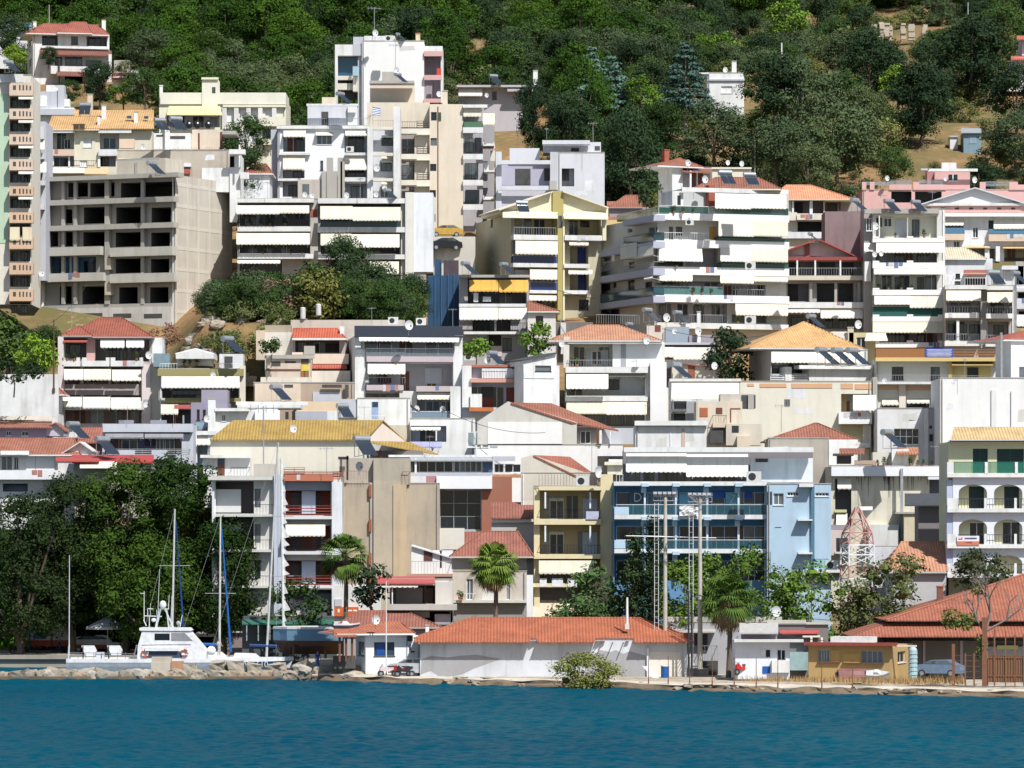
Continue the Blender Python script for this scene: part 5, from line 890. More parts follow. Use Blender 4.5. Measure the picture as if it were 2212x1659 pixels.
b.hip(-30, 790, 488, 400, 430, 340, tm((.32, .12, .075)), off=-.3, dep=8, mid=4); b.blk('525,480,775,700', white, .1, 5); b.slab('0,572,345,600', 1.6, white2); b.solid('0,600,240,850', white, -.4, .5, name='terrace_wall') ; b.rail('215,680,245,850', .6, 'glass', WP, bm=railglass((.4, .6, .6), .6)); b.post(262, 640, 850, 1., .1); b.post(300, 650, 850, 1.2, .05, ALU); b.done()
b = B('roof_garden_building', 'white banded building with black rain streaks, a roof garden and a tall steel flue', 430, 545, 1560, 710, 1500, wm((.66, .62, .5), .6, grime=(.1, .09, .08)), depth=9, ext=5)
b.par('548,712,1560,795', .9, wm((.8, .8, .82), .15)); b.solid('1145,730,1168,1340', GR, 1.1, -.9, name='flue'); b.op('580,820,720,1240', 1.5, wm((.2, .2, .2), .2)); b.awn('600,820,720,905', .0, .6, AWG); b.par('575,1085,680,1110', .4, wm((.6, .58, .3), .2)); b.canopy('590,1120,685,1215', .2, .8, AWG); b.slab('540,1215,700,1255', .9, PUR)
random.seed(11)
g = MB()
for i in range(26):
    x = random.uniform(745, 1400); l = random.choice((40, 70, 120, 180)); u, z = b.hit(x, 800, .02); _, z2 = b.hit(x, 800+l, .02); g.poly([(u-.04, -.012, z), (u+.05, -.012, z), (u+.015, -.012, z2), (u-.01, -.012, z2)])
g.build('rain_streaks', wm((.12, .11, .1), .3), b.root)
b.op('1395,820,1545,1000', 1.5, wm((.4, .42, .5), .2)); b.slab('1385,800,1560,825', 1.5, white2); b.blk('1175,1120,1390,1370', wm((.68, .6, .42), .5), 2.4, 0, 'lower_wall'); b.blk('1392,1110,1505,1380', wm((.48, .43, .32), .5), 2.2, 0, 'lower_wall'); b.slab('1100,1105,1505,1122', 2.6, conc)
b.blk('870,1215,1130,1400', wm((.7, .7, .68), .5), 1.6, 0, 'lower_wall'); b.blk('540,1258,720,1480', wm((.62, .54, .5), .3), 1., 0, 'lower_wall'); b.solid('590,1330,690,1450', GL, 1.03, -.95, name='window'); b.slab('580,1450,700,1466', 1.3, white)
b.blk('905,590,1100,705', wm((.6, .57, .5), .4), -3, 3, 'roof_room'); b.blk('1070,560,1215,710', white, -2, 3, 'roof_room'); b.shed(1110, 600, 1300, 545, tm(TO), off=-1., dep=4); b.shed(560, 612, 740, 600, DK, off=-1, dep=3); b.shed(615, 600, 835, 555, tm(TR), off=-1.5, dep=4); b.solid('600,615,720,690 1040,640,1068,700', INT, -1.9, 3, name='opening'); b.canopy('745,660,935,690', -2, -.5, wm((.3, .22, .16), .3)); b.solid('1205,615,1300,710', wm((.4, .33, .25), .4), -2.5, 3, name='shed_wall'); b.done()
b = B('grey_roofed_shelter', 'dark grey slate lean-to roof beside the arched building', 418, 1300, 1560, 1045, 1240, wm((.22, .2, .2), .2), depth=4); b.shed(1180, 1045, 1600, 945, pm((.06, .065, .07), .8), off=1., dep=4, k=0); b.done()
# arched building
b = B('arched_balcony_building', 'cream building with white arched balconies, green shutters and a tan tiled roof', 404, 1560, 2800, 500, 2000, wm((.66, .63, .42), .15), depth=9, ext=4)
b.shed(1580, 490, 2830, 370, tm((.6, .42, .2)), off=1., dep=3, k=25); b.slab('1580,482,2830,500', 1., greyw); GRN = pm((.005, .07, .05), .5)
b.w('1770,558,1900,770 1978,560,2212,770 2300,560,2500,770', at=0, d=.3, n=2, f=pm((.01, .1, .07), .5), g=pm((.006, .03, .03), .5), name='shutter'); b.rail('1605,672,2700,770', 1.5, 'glass', pm((.01, .14, .1), .5), bm=railglass((.02, .2, .14), .45)); b.post(1885, 675, 775, 1.5, .13); b.post(2145, 675, 775, 1.5, .13); b.par('1548,675,1605,790', 1.5, white)
b.slab('1550,772,2700,806', 1.6, white)
def arches(b, y0, ya, y1, xs, xe):
    """arcade in front of the balcony: wall with arched openings"""
    m = MB(); t = .18; off = 1.15; zt = b.hit(xs, y0, off)[1]; zs = b.hit(xs, ya+70, off)[1]; zc = b.hit(xs, ya, off)[1]; zb = b.hit(xs, y1, off)[1]; W = 305; x = xs
    U = lambda x: b.hit(x, y0, off)[0]
    while x < xe:
        a0, a1 = U(x+50), U(x+W-10); p0, p1 = U(x), U(x+W)
        m.prism([(p0, -off, zb), (a0, -off, zb), (a0, -off, zs), (p0, -off, zs)], (0, t, 0)); arc = [(a0+(a1-a0)*(.5-.5*math.cos(math.pi*i/10)), zs+(zc-zs)*math.sin(math.pi*i/10)) for i in range(11)]
        for i in range(10): m.prism([(arc[i][0], -off, arc[i][1]), (arc[i+1][0], -off, arc[i+1][1]), (arc[i+1][0], -off, zt), (arc[i][0], -off, zt)], (0, t, 0))
        m.prism([(p0, -off, zs), (a0, -off, zs), (a0, -off, zt), (p0, -off, zt)], (0, t, 0)); m.prism([(a1, -off, zb), (p1, -off, zb), (p1, -off, zt), (a1, -off, zt)], (0, t, 0)); x += W
    m.build('arcade', wm((.72, .74, .8), .1), b.root)
for y0, ya, y1 in ((808, 868, 1075), (1108, 1170, 1385), (1420, 1480, 1640)):
    arches(b, y0, ya, y1, 1598, 2500); b.slab(f'1550,{y1},2700,{y1+34}', 1.7, white); b.rail(f'1615,{y1-85},2700,{y1}', 1.5, 'bar', DK); b.solid(f'1550,{y1-90},1640,{y1} 1868,{y1-90},1890,{y1} 2128,{y1-90},2150,{y1}', white, 1.62, -1.5, name='rail_pier')
b.w('1735,885,1868,1075 2040,885,2170,1075', n=1, f=GRN, g=pm((.004, .02, .022), .4)); b.w('1740,1195,1870,1385 2025,1190,2180,1385', n=2, f=WP)
b.blk('1545,830,1600,1640', wm((.45, .5, .62), .1), 1.1, 0, 'side_pier'); o = b.solid('1632,1312,1825,1395', WP, 1.76, -1.7, name='banner'); b.solid('1632,1358,1825,1392', pm((.62, .2, .12), .6), 1.775, -1.762, name='banner_stripe'); b.solid('1700,1328,1805,1340', pm((.06, .07, .2), .6), 1.775, -1.762, name='lettering'); b.solid('1645,1335,1672,1345 1672,1325,1680,1345', pm((.5, .05, .05), .6), 1.775, -1.762, name='emblem'); b.solid('1712,1365,1765,1375', pm((.4, .05, .04), .6), 1.785, -1.776, name='lettering')
b.done()
b = B('terracotta_roofed_house', 'low house with a salmon terracotta roof left of the arched building', 402, 1080, 1540, 1625, 1800, wm((.5, .5, .5), .3), depth=8)
b.hip(1000, 1545, 1622, 1155, 1600, 1365, tm((.5, .24, .14)), off=.5, dep=9, mid=6); b.done()
b = B('low_white_wall', 'low white wall with a jagged top edge behind the lattice mast', 412, 880, 1150, 1405, 1700, wm((.62, .63, .66), .3), depth=1, cat='wall'); b.done()
# low houses near palms
T(1, 2)
b = B('small_white_house', 'small white house with brown shuttered window and railed balcony beside the blank wall', 424, 1342, 1700, 1440, 1900, wm((.78, .77, .75), .3), depth=5)
b.gabf(1340, 1395, 1345, 1390, 1705, 1500, white2, off=.3, dep=5); b.solid('1450,1440,1525,1530', pm((.12, .04, .03), .6), .05, name='shutter'); b.rail('1320,1530,1695,1650', 1.1, 'bar', GR); b.slab('1300,1640,1700,1665', 1.2, wm((.5, .3, .22), .3)); b.chim(1590, 1430, 1605, 1500, conc, 0); b.done()
b = B('awning_cafe_house', 'low cream house with a red striped lean-to roof and scalloped awning behind the guard hut', 409, 1160, 1700, 1690, 2080, wm((.62, .58, .52), .3), depth=5)
T(1, 3)
b.shed(1050, 58, 1545, 2, pm((.46, .1, .09), .6), off=2., dep=1.5); b.op('1090,80,1640,240', 1.6, wm((.22, .19, .17), .3)); b.awn('1085,75,1400,100', .2, 1.8); b.solid('1210,100,1440,240', wm((.3, .28, .26), .2), -1.3, 1.5, name='roller_shutter'); b.solid('1460,105,1530,240', pm((.08, .04, .03), .6), -1., 1.6, name='door'); b.blk('1550,50,1700,260', wm((.6, .57, .52), .3), .4, 0); b.post(1178, 80, 290, 1.8, .05)
b.slab('1145,245,1735,295', 2.2, wm((.5, .48, .44), .4)); b.op('1170,305,1700,400', 2., INT); b.blk('1180,305,1500,360', conc, .8, 0); b.solid('1545,330,1680,420', GR, 1.5, 0, name='freezer_box'); b.done()
b = B('stone_house', 'old stone house with tall white framed windows and a terracotta roof behind the middle palm', 414, 1700, 2340, -40, 420, wm((.56, .5, .43), .6), depth=7)
b.w('1820,25,1875,205 2160,30,2195,205', f=WP, n=2, g=GL); b.slab('1690,208,2340,232', .8, wm((.62, .6, .55), .3)); b.solid('1700,235,2340,420', wm((.3, .29, .27), .3), .1, name='lower_wall'); b.rail('1790,150,1900,208', .7, 'bar', WP)
T(1, 2); b.hip(1670, 2400, 1490, 1960, 2260, 1275, tm((.3, .11, .075)), off=.7, dep=7); b.blk('1690,1490,2340,1600', wm((.3, .29, .28), .3), -.2, 2) ; b.done()
b = B('red_tiled_roof_house', 'terracotta lean-to roofs stacked behind the stone house', 424, 2035, 2400, 1190, 1700, wm((.5, .48, .46), .3), depth=5); b.shed(2030, 1155, 2420, 1020, tm((.3, .11, .075)), off=.5, dep=5); b.shed(1800, 1500, 2400, 1275, tm((.29, .1, .07)), off=.5, dep=3); b.solid('2040,1160,2380,1195', white, .3, 0, name='fascia'); b.done()
# ================= ground, water, shore =================
SH = [(0, 433), (640, 433), (650, 396), (900, 386.5), (1106, 382), (1300, 377), (1450, 371.5), (1660, 366.5), (1900, 361.5), (2212, 354), (3000, 340)]
def shoreY(x):
    p = CX+x/385*F; return float(np.interp(p, [s[0] for s in SH], [s[1] for s in SH]))
LPY = [300, 466, 480, 495, 510]; LPZ = [.9, 1.0, 10, 28, 35.5]
def gz(x, y):
    z = tz(x, max(y, 389))
    k = min(1, max(0, (-9-x)/6.))
    if k > 0 and y < 510: z = z*(1-k)+k*float(np.interp(y, LPY, LPZ))
    if y < 394: z = .5+.06*noise.noise(Vector((x*.5, y*.5, 0)))
    if -39.5 < x < -8 and 483 <= y < 545: w = min(1, (x+39.5)/5, (-8-x)/4); z = max(z, z*(1-w)+w*float(np.interp(y, [483, 485.5, 487, 500, 516, 545], [29, 33, 35.9, 37.8, 39.8, 50])))
    d = y-shoreY(x)-1.2
    if d < 0: z = -3
    return z
m, nt, p = newmat('hillside_soil')
v = coordmap(nt, (1, 1, 1)); n1 = N(nt, 'ShaderNodeTexNoise', Scale=.045, Detail=9., Roughness=.65); n2 = N(nt, 'ShaderNodeTexNoise', Scale=.9, Detail=8., Roughness=.75)
lnk(nt, v, n1.inputs[0]); lnk(nt, v, n2.inputs[0])
a = mixc(nt, ramp(nt, n1.outputs[0], .44, .58), (.3, .19, .09), (.13, .13, .05)); a = mixc(nt, ramp(nt, n2.outputs[0], .42, .62, 0, .75), a, (.17, .105, .055))
n3 = N(nt, 'ShaderNodeTexNoise', Scale=.2, Detail=10., Roughness=.7); lnk(nt, v, n3.inputs[0]); a = mixc(nt, ramp(nt, n3.outputs[0], .55, .66, 0, .8), a, (.42, .3, .17))
sx = N(nt, 'ShaderNodeSeparateXYZ'); lnk(nt, v, sx.inputs[0])
a = mixc(nt, ramp(nt, sx.outputs[1], 398, 402, 1, 0), a, mixc(nt, ramp(nt, n2.outputs[0], .42, .6), (.5, .46, .39), (.3, .21, .12)))
lnk(nt, a, p.inputs['Base Color']); p.inputs['Roughness'].default_value = .95; p.inputs['Specular IOR Level'].default_value = .1
bp = N(nt, 'ShaderNodeBump', Strength=.7, Distance=.3); lnk(nt, n2.outputs[0], bp.inputs['Height']); lnk(nt, bp.outputs[0], p.inputs['Normal'])
SOIL = m
ys = list(np.arange(340, 400, .8))+list(np.arange(400, 480, 4))+list(np.arange(480, 490, .7))+list(np.arange(490, 560, 3))+list(np.arange(560, 800, 2.5))+list(np.arange(800, 1400, 20)); xs = list(np.arange(-420, -70, 25))+list(np.arange(-70, 70, 1.25))+list(np.arange(70, 421, 25))
mb = MB(); nx = len(xs)
mb.v = [(x, y, gz(x, y)) for y in ys for x in xs]
for j in range(len(ys)-1):
    for i in range(nx-1): k = j*nx+i; mb.f.append((k, k+1, k+nx+1, k+nx)); mb.m.append(0)
tag(mb.build('ground', SOIL, smooth=True), kind='structure')
# sea
rng = np.random.default_rng(5)
gx = np.arange(-64, 64, .26); gy = np.arange(236, 442, .42); Xg, Yg = np.meshgrid(gx, gy); Zg = np.zeros_like(Xg)
for i in range(70):
    L = rng.uniform(.6, 2.8); th = rng.normal(-1.3, .8); k = 2*math.pi/L; A = .0056*L**.8
    Zg += A*np.sin(k*(Xg*math.cos(th)+Yg*math.sin(th))+rng.uniform(0, 6.28))
cv = np.stack([Xg, Yg, Zg*np.clip((440-Yg)/30, .25, 1)], -1).reshape(-1, 3); ny_, nx_ = Xg.shape
me = bpy.data.meshes.new('mesh'); idx = np.arange(ny_*nx_).reshape(ny_, nx_); q = np.stack([idx[:-1, :-1], idx[:-1, 1:], idx[1:, 1:], idx[1:, :-1]], -1).reshape(-1, 4)
far = np.array([(-900, -300, -.05), (900, -300, -.05), (900, 236, -.05), (-900, 236, -.05), (-900, 500, -.05), (-64, 500, -.05), (-64, 236, -.05), (64, 236, -.05), (900, 500, -.05), (64, 500, -.05), (-64, 441.9, -.05), (64, 441.9, -.05)])
nb = len(cv); cv = np.vstack([cv, far]); fq = np.array([(0, 1, 2, 3), (3, 6, 5, 4), (7, 2, 8, 9), (10, 11, 9, 5)])+nb; q = np.vstack([q, fq])
me.vertices.add(len(cv)); me.vertices.foreach_set('co', cv.ravel()); me.loops.add(q.size); me.loops.foreach_set('vertex_index', q.ravel().astype(np.int32)); me.polygons.add(len(q)); me.polygons.foreach_set('loop_start', np.arange(0, q.size, 4, dtype=np.int32)); me.polygons.foreach_set('use_smooth', np.ones(len(q), bool)); me.update(); me.validate()
m, nt, p = newmat('sea_water'); v = coordmap(nt, (1., .6, 1)); n1 = N(nt, 'ShaderNodeTexNoise', Scale=2.4, Detail=6., Roughness=.6); lnk(nt, v, n1.inputs[0])
v2 = coordmap(nt, (.03, .02, 1)); n2 = N(nt, 'ShaderNodeTexNoise', Scale=1., Detail=5.); lnk(nt, v2, n2.inputs[0])
lnk(nt, mixc(nt, ramp(nt, n2.outputs[0], .35, .65), (.0, .05, .084), (.0, .064, .098)), p.inputs['Base Color'])
p.inputs['Roughness'].default_value = .3; p.inputs['IOR'].default_value = 1.33; p.inputs['Specular IOR Level'].default_value = .015
bp = N(nt, 'ShaderNodeBump', Strength=.8, Distance=.16); lnk(nt, n1.outputs[0], bp.inputs['Height']); lnk(nt, bp.outputs[0], p.inputs['Normal'])
me.materials.append(m); o = bpy.data.objects.new('sea', me); COL.objects.link(o); tag(o, kind='structure')
# quay on the left
QM = wm((.33, .3, .25), .7)
mb = MB(); mb.box(-110, 431.5, -1.5, -21, 452, 1.05); mb.box(-110, 431.2, .8, -21, 431.498, 1.2); o = mb.build('quay', QM); tag(o, kind='structure')
# jagged shore ledge on the right
ROCKM = wm((.5, .42, .31), .6, grime=(.1, .085, .06)); ROCKD = wm((.2, .15, .1), .6, grime=(.03, .03, .025)); random.seed(3)
mb = MB(); pts = []
nseg = 190
for i in range(nseg+1):
    x = -20+i*.55; Y = shoreY(x); row = []
    j = lambda s: noise.noise(Vector((x*.6, s*7., 1.3)))
    row.append((x, Y-.9+.5*j(1), -.5)); row.append((x, Y-.5+.6*j(2), .12+.12*j(3))); row.append((x, Y-.1+.5*j(4), .3+.14*j(5))); row.append((x, Y+.1+.5*j(6), .5+.16*j(7))); row.append((x, Y+1.4+.5*j(8), .58+.08*j(9))); row.append((x, Y+3.5, .58+.05*j(10))); row.append((x, Y+5, .3)); pts.append(row)
for i in range(nseg):
    for k in range(6): mb.poly([pts[i][k], pts[i+1][k], pts[i+1][k+1], pts[i][k+1]], 1 if k < 3 else 0)
tag(mb.build('rocky_shore', [wm((.58, .52, .43), .5, grime=(.25, .18, .1)), ROCKD]), kind='structure')
# ================= boulders of the breakwater =================
def rock(seed, c):
    import bmesh
    bm = bmesh.new()
    if seed % 3: bmesh.ops.create_icosphere(bm, subdivisions=3, radius=.5)
    else: bmesh.ops.create_cube(bm, size=.86); bmesh.ops.subdivide_edges(bm, edges=list(bm.edges), cuts=5, use_grid_fill=True)
    for v in bm.verts:
        q = v.co.normalized(); k = max(abs(v.co.x), abs(v.co.y), abs(v.co.z)); box = v.co*(.47/max(k, .01)); v.co = v.co.lerp(box, .6 if seed % 3 else .1)
        v.co += q*(.16*noise.noise(v.co*2.1+Vector((seed*7, 0, 0)))+.07*noise.noise(v.co*5+Vector((seed, 3, 0))))
    me = bpy.data.meshes.new('mesh'); bm.to_mesh(me); bm.free(); me.materials.append(c); return me
rm = [rock(i, wm(c, .7, grime=(.17, .135, .09))) for i, c in enumerate([(.34, .31, .26), (.29, .26, .21), (.37, .31, .24), (.24, .22, .19), (.33, .26, .19), (.4, .37, .31)])]
random.seed(21)
def boulder(x, y, Y, w, h, mesh, tilt=.3, label='pale limestone boulder in the breakwater', group='boulders heaped along the breakwater'):
    s = Vector((w, w*.8, h))/4/F*Y*1.3; p_ = at(x, y, Y); o = bpy.data.objects.new('boulder', mesh); COL.objects.link(o)
    o.location = p_; o.scale = s; o.rotation_euler = (random.uniform(-.25, .25), random.uniform(-tilt, tilt), random.uniform(-.5, .5)); tag(o, label, 'boulder', group)
T(0, 3)
x = -40
while x < 2560:
    w = random.uniform(70, 150); boulder(x+w/2, 878+random.uniform(-10, 8), 399.4+random.uniform(-.6, .8), w, random.uniform(80, 110), random.choice(rm)); x += w*.85
x = 240
while x < 2600:
    w = random.uniform(90, 170); boulder(x+w/2, 860+random.uniform(-12, 8), 401.8, w, random.uniform(60, 85), random.choice(rm)); x += w*1.05
for x, y, w in ((1890, 790, 105), (2030, 790, 125), (2150+45, 810, 110), (1650, 815, 90), (2400, 810, 110), (2620, 790, 130)): boulder(x, y, 402, w, 95, rm[0], .5, 'large squared stone block perched on the top of the breakwater', 'squared blocks on top of the breakwater')
T(1, 3)
for x, y, w, h in ((1090, 860, 150, 70), (1150, 845, 100, 60), (860, 835, 110, 60), (960, 885, 130, 60), (1290, 865, 110, 60), (1420, 872, 140, 60), (1530, 885, 110, 50), (1760, 890, 130, 55), (1900, 893, 110, 50), (1130, 880, 120, 60), (1230, 885, 130, 55), (1350, 890, 110, 50), (1460, 892, 120, 45), (1600, 895, 110, 45), (770, 800, 120, 80), (640, 830, 130, 80), (700, 870, 150, 70), (560, 850, 110, 110), (820, 875, 150, 70), (940, 845, 180, 90), (1040, 865, 140, 100), (420, 880, 110, 70), (1010, 820, 130, 60), (400, 815, 120, 70), (300, 870, 110, 80)): boulder(x, y, 396.5, w, h, random.choice(rm), .4)
for i in range(90):
    xx = random.uniform(-16, 46); Y = shoreY(xx)+random.uniform(-.2, 1.6); o = bpy.data.objects.new('shore_rock', random.choice(rm)); COL.objects.link(o); o.location = (xx, Y, random.uniform(.05, .45)); q = random.uniform(.35, 1.3); o.scale = (q, q*.8, q*.5); o.rotation_euler = (0, 0, random.uniform(0, 6)); tag(o, 'small weathered rock at the waterline of the right shore', 'rock', 'rocks along the right waterline')
for i in range(70):
    xx = random.uniform(-39, -22); Y = random.uniform(481.5, 489); o = bpy.data.objects.new('bank_rock', random.choice(rm)); COL.objects.link(o); o.location = (xx, Y, gz(xx, Y)+.1); q = random.uniform(.4, 2.1); o.scale = (q, q*.8, q*.6); o.rotation_euler = (0, 0, random.uniform(0, 6)); tag(o, 'pale rock sticking out of the bank beside the concrete shell', 'rock', 'rocks on the bank beside the concrete shell')
mb = MB(); mb.box(-48, 398.5, -1, -18.5, 404, .25); tag(mb.build('breakwater_core', ROCKD), kind='structure')
T(0, 3)
b = B('stacked_stone_slabs', 'stack of concrete slabs with a rusty block standing on the breakwater before the patrol boat', 404, 1305, 1580, 745, 830, wm((.52, .47, .4), .4), depth=1.5, cat='slab stack', ext=.5)
b.solid('1310,700,1480,745', wm((.5, .43, .34), .5), -.1, 1.2, name='slab'); b.solid('1480,735,1582,835', wm((.48, .28, .17), .7, grime=(.3, .1, .03)), .12, .5, name='rusty_block'); b.done()
# ================= vehicles =================
def wheelset(m, L, wb, w, r):
    for x in (-wb/2, wb/2):
        for y in (-w/2+.02, w/2-.24): yield x, y
def car(name, label, loc, rz, col, L=4.2, H=1.45, prof=None, cat='car', group=None):
    root = empty(name, loc, rz, label, cat, group); W = 1.7
    prof = prof or [(-.5, .32), (-.5, .62), (-.47, .68), (-.28, .73), (-.13, .97), (.22, 1.), (.4, .72), (.48, .66), (.5, .4), (.5, .3)]
    P3 = [(x*L, -W/2, z*H) for x, z in prof]; m = MB(); m.prism([(x, y, z) for x, y, z in P3]+[(.5*L, -W/2, .2*H), (-.5*L, -W/2, .2*H)], (0, W, 0)); m.build('body', pm(col, .25), root)
    g = MB(); a = [(-.255, .75), (-.13, .93), (.21, .955), (.35, .75)]
    for y in (-W/2-.012, W/2+.002): g.prism([(x*L, y, z*H) for x, z in a], (0, .01, 0))
    g.prism([(-.285*L, -W/2+.12, .745*H), (-.285*L, W/2-.12, .745*H), (-.145*L, W/2-.16, .95*H), (-.145*L, -W/2+.16, .95*H)], (-.015, 0, .01)); g.build('windows', GL, root)
    pl = MB()
    for x in (.02,): pl.box(x*L-.03, -W/2-.02, .75*H, x*L+.03, -W/2-.013, .95*H)
    pl.build('door_pillar', pm(col, .25), root)
    for x in (-.3*L, .3*L):
        for y in (-W/2-.02, W/2-.2):
            t = MB(); t.tube((x, y, .3), (x, y+.22, .3), .31, n=14); o = t.build('wheel', DK, root); h = MB(); h.tube((x, y-.01 if y < 0 else y+.2, .3), (x, y+.02 if y < 0 else y+.235, .3), .19, n=10); h.build('rim', ALU, o)
    for y in (-W/2+.12, W/2-.42): hl = MB(); hl.box(-.505*L, y, .56*H, -.49*L, y+.3, .64*H); hl.build('headlight', pm((.8, .8, .75), .2), root)
    bm_ = MB(); bm_.box(-.51*L, -W/2+.05, .2*H, -.492*L, W/2-.05, .34*H); bm_.build('bumper', DK, root); return root
T(1, 1)
car('taxi', 'yellow saloon car parked at the top of the driveway by the beige wall', at(1640, 392, 528), 0.1, (.5, .3, .06), 4.0)
car('parked_car', 'black car parked below the yellow saloon on the steep driveway', at(1625, 505, 518.6), .3, (.012, .013, .018), 4.)
T(1, 3); c_ = at(1345, 852, 392); c_.z = .5; car('parked_car', 'small silver car parked between the guard house and the long white shed', c_, 0.05, (.45, .48, .5), 4.1, 1.6)
T(3, 3); c_ = at(1475, 815, 378); c_.z = .95; car('parked_car', 'blue grey car parked under the terracotta market roof', c_, -.35, (.16, .23, .33), 4.2)
T(0, 3)
def on(p, z=1.05): p.z = z; return p
r_ = car('pickup_truck', 'white pickup truck with open cargo frame and red lower side under the quay trees', on(at(830, 590, 447)), 3.14, (.75, .75, .74), 5.6, 1.7, [(-.5, .3), (-.5, .55), (-.3, .6), (-.2, 1.), (.0, 1.), (.02, .6), (.5, .58), (.5, .3)], 'truck')
mb = MB(); mb.box(.05, -.8, 1., 2.7, -.76, 1.5, 0); mb.box(.1, .76, 1., 2.7, .8, 1.5, 0); mb.build('cargo_side', WP, r_); mb = MB(); mb.box(-1.4, .86, .35, 2.6, .9, .75); mb.box(-1.4, -.9, .35, 2.6, -.86, .75); mb.build('red_side_panel', pm((.5, .05, .03), .5), r_)
r_ = empty('food_trailer', on(at(390, 600, 446)), 0, 'white and red market trailer with a blue sign panel under the quay trees', 'trailer')
mb = MB(); mb.box(-2.9, 0, 1.2, 2.9, 2, 2.9).box(-2.9, 0, 2.9, -1.7, 2, 3.4); mb.build('body', WP, r_); mb = MB(); mb.box(-2.9, -.03, .6, 2.9, 2, 1.19); mb.build('red_skirt', pm((.55, .05, .03), .5), r_)
for x0, x1 in ((-1.6, -1.5), (.6, .75)): mb = MB(); mb.box(x0, -.06, .5, x1, -.001, 3.); mb.build('post', DK, r_)
mb = MB(); mb.box(-1.2, -.05, 1.3, .1, -.002, 2.5); mb.build('sign_panel', pm((.1, .3, .62), .5), r_)
for x in (-1.8, 1.8): mb = MB(); mb.tube((x, -.02, .35), (x, .2, .35), .34, n=12); mb.build('wheel', DK, r_)
def parasol(x, y, Y, w, label, tint=(.6, .6, .6)):
    p_ = at(x, y, Y); r = w/4/F*Y/2; h = p_.z-1.0; root = empty('parasol', (p_.x, Y, 1.), .3, label, 'parasol'); m = MB(); n = 8
    for i in range(n):
        a, c = 2*math.pi*i/n, 2*math.pi*(i+1)/n; A = (r*math.cos(a), r*math.sin(a), h-1.1); C = (r*math.cos(c), r*math.sin(c), h-1.1); m.poly([(0, 0, h), A, C]); m.poly([A, C, (C[0], C[1], C[2]-.22), (A[0], A[1], A[2]-.22)])
    m.build('canopy', pm(tint, .8), root); MB().tube((0, 0, 0), (0, 0, h), .04).build('pole', WP, root)
parasol(930, 345, 440, 380, 'big pale grey parasol tilted over the quay beside the pickup truck'); parasol(1850, 405, 440, 360, 'wide grey parasol behind the cabin of the patrol boat'); parasol(1960, 410, 446, 300, 'white topped parasol behind the blue rigged mast')
# scooters
def scooter(label, loc, rz, col):
    r = empty('motorcycle', loc, rz, label, 'motorcycle'); m = MB(); m.prism([(-.75, -.12, .55), (-.3, -.12, .5), (.1, -.12, .45), (.6, -.12, .7), (.8, -.12, .85), (.15, -.12, .85), (-.15, -.12, .65), (-.5, -.12, 1.05), (-.72, -.12, .9)], (0, .24, 0)); m.build('body', pm(col, .3), r)
    for x in (-.65, .62): t = MB(); t.tube((x, -.06, .3), (x, .06, .3), .3, n=14); o = t.build('wheel', DK, r); h = MB(); h.tube((x, -.07, .3), (x, .07, .3), .14, n=8); h.build('rim', ALU, o)
    h = MB(); h.tube((-.55, -.32, 1.1), (-.55, .32, 1.1), .02); h.tube((-.65, 0, .3), (-.5, 0, 1.1), .035); h.build('handlebar', GR, r); s = MB(); s.box(-.05, -.14, .86, .7, .14, .96); s.build('seat', DK, r)
T(1, 3)
scooter('red motorcycle parked in front of the silver car', on(at(1262, 835, 390), .5), .0, (.5, .02, .015)); scooter('white and pink scooter parked by the corner of the guard house', on(at(1140, 815, 390.5), .5), .3, (.7, .55, .55)); scooter('dark motorcycle standing lowest beside the red motorcycle', on(at(1285, 850, 389.2), .5), .1, (.03, .03, .035))
T(2, 3); scooter('red scooter by the wall of the small blue shaded house', on(at(1995, 830, 381), .95), .6, (.55, .03, .03))
# ================= boats =================
NAVY = pm((.1, .115, .15), .35); HGR = pm((.36, .39, .43), .4); BLU = pm((.0, .09, .4), .6)
def hull(L, B_, h, fr, mats, root, bow=.25, flare=.75, name='hull', band=None, z0=-.5, stern=.85):
    """x=0 stern .. L bow; fr: height where the second colour starts"""
    m = MB(); n = 18; rows = []
    for i in range(n+1):
        t = i/n; w = B_/2*(stern+(1-stern)*min(1, t*3)) if t < 1-bow*1.6 else B_/2*max(0.015, 1-((t-(1-bow*1.6))/(bow*1.6))**1.9)
        lev = [(z0, .7), (0.0, .93), (h*fr, .985), (h, 1.)]; row = []
        for k, (z, f) in enumerate(lev):
            ff = f if t < .6 else f*(1-(1-(z-z0)/(h-z0))*(t-.6)/.4*flare); rake = -(1-(z-z0)/(h-z0))*max(0, t-.7)/.3*L*.09; sheer = max(0, t-.5)**2*.5*(z > 0)
            row.append((t*L+rake, w*ff, z+sheer))
        rows.append(row)
    for i in range(n):
        for k in range(3):
            a, c = rows[i], rows[i+1]; mi = 1 if k == 2 else 0
            for s in (1, -1): m.poly([(a[k][0], s*a[k][1], a[k][2]), (c[k][0], s*c[k][1], c[k][2]), (c[k+1][0], s*c[k+1][1], c[k+1][2]), (a[k+1][0], s*a[k+1][1], a[k+1][2])], mi)
        a, c = rows[i][3], rows[i+1][3]; m.poly([(a[0], a[1], a[2]-.02), (c[0], c[1], c[2]-.02), (c[0], -c[1], c[2]-.02), (a[0], -a[1], a[2]-.02)], 2 if len(mats) > 2 else 1)
    r = rows[0]; m.poly([(p[0], p[1], p[2]) for p in r]+[(p[0], -p[1], p[2]) for p in reversed(r)], 0)
    m.build(name, mats, root); return rows
T(0, 3); YB_ = 417.; X0 = wx(592, YB_)
pb = empty('patrol_boat', (X0, YB_, 0), 0, 'white and grey patrol boat with radar mast, moored behind the breakwater', 'patrol boat')
LB = wx(2212+315, YB_)-X0
bx = lambda x, y: (wx(x, YB_)-X0, wz(y, YB_))
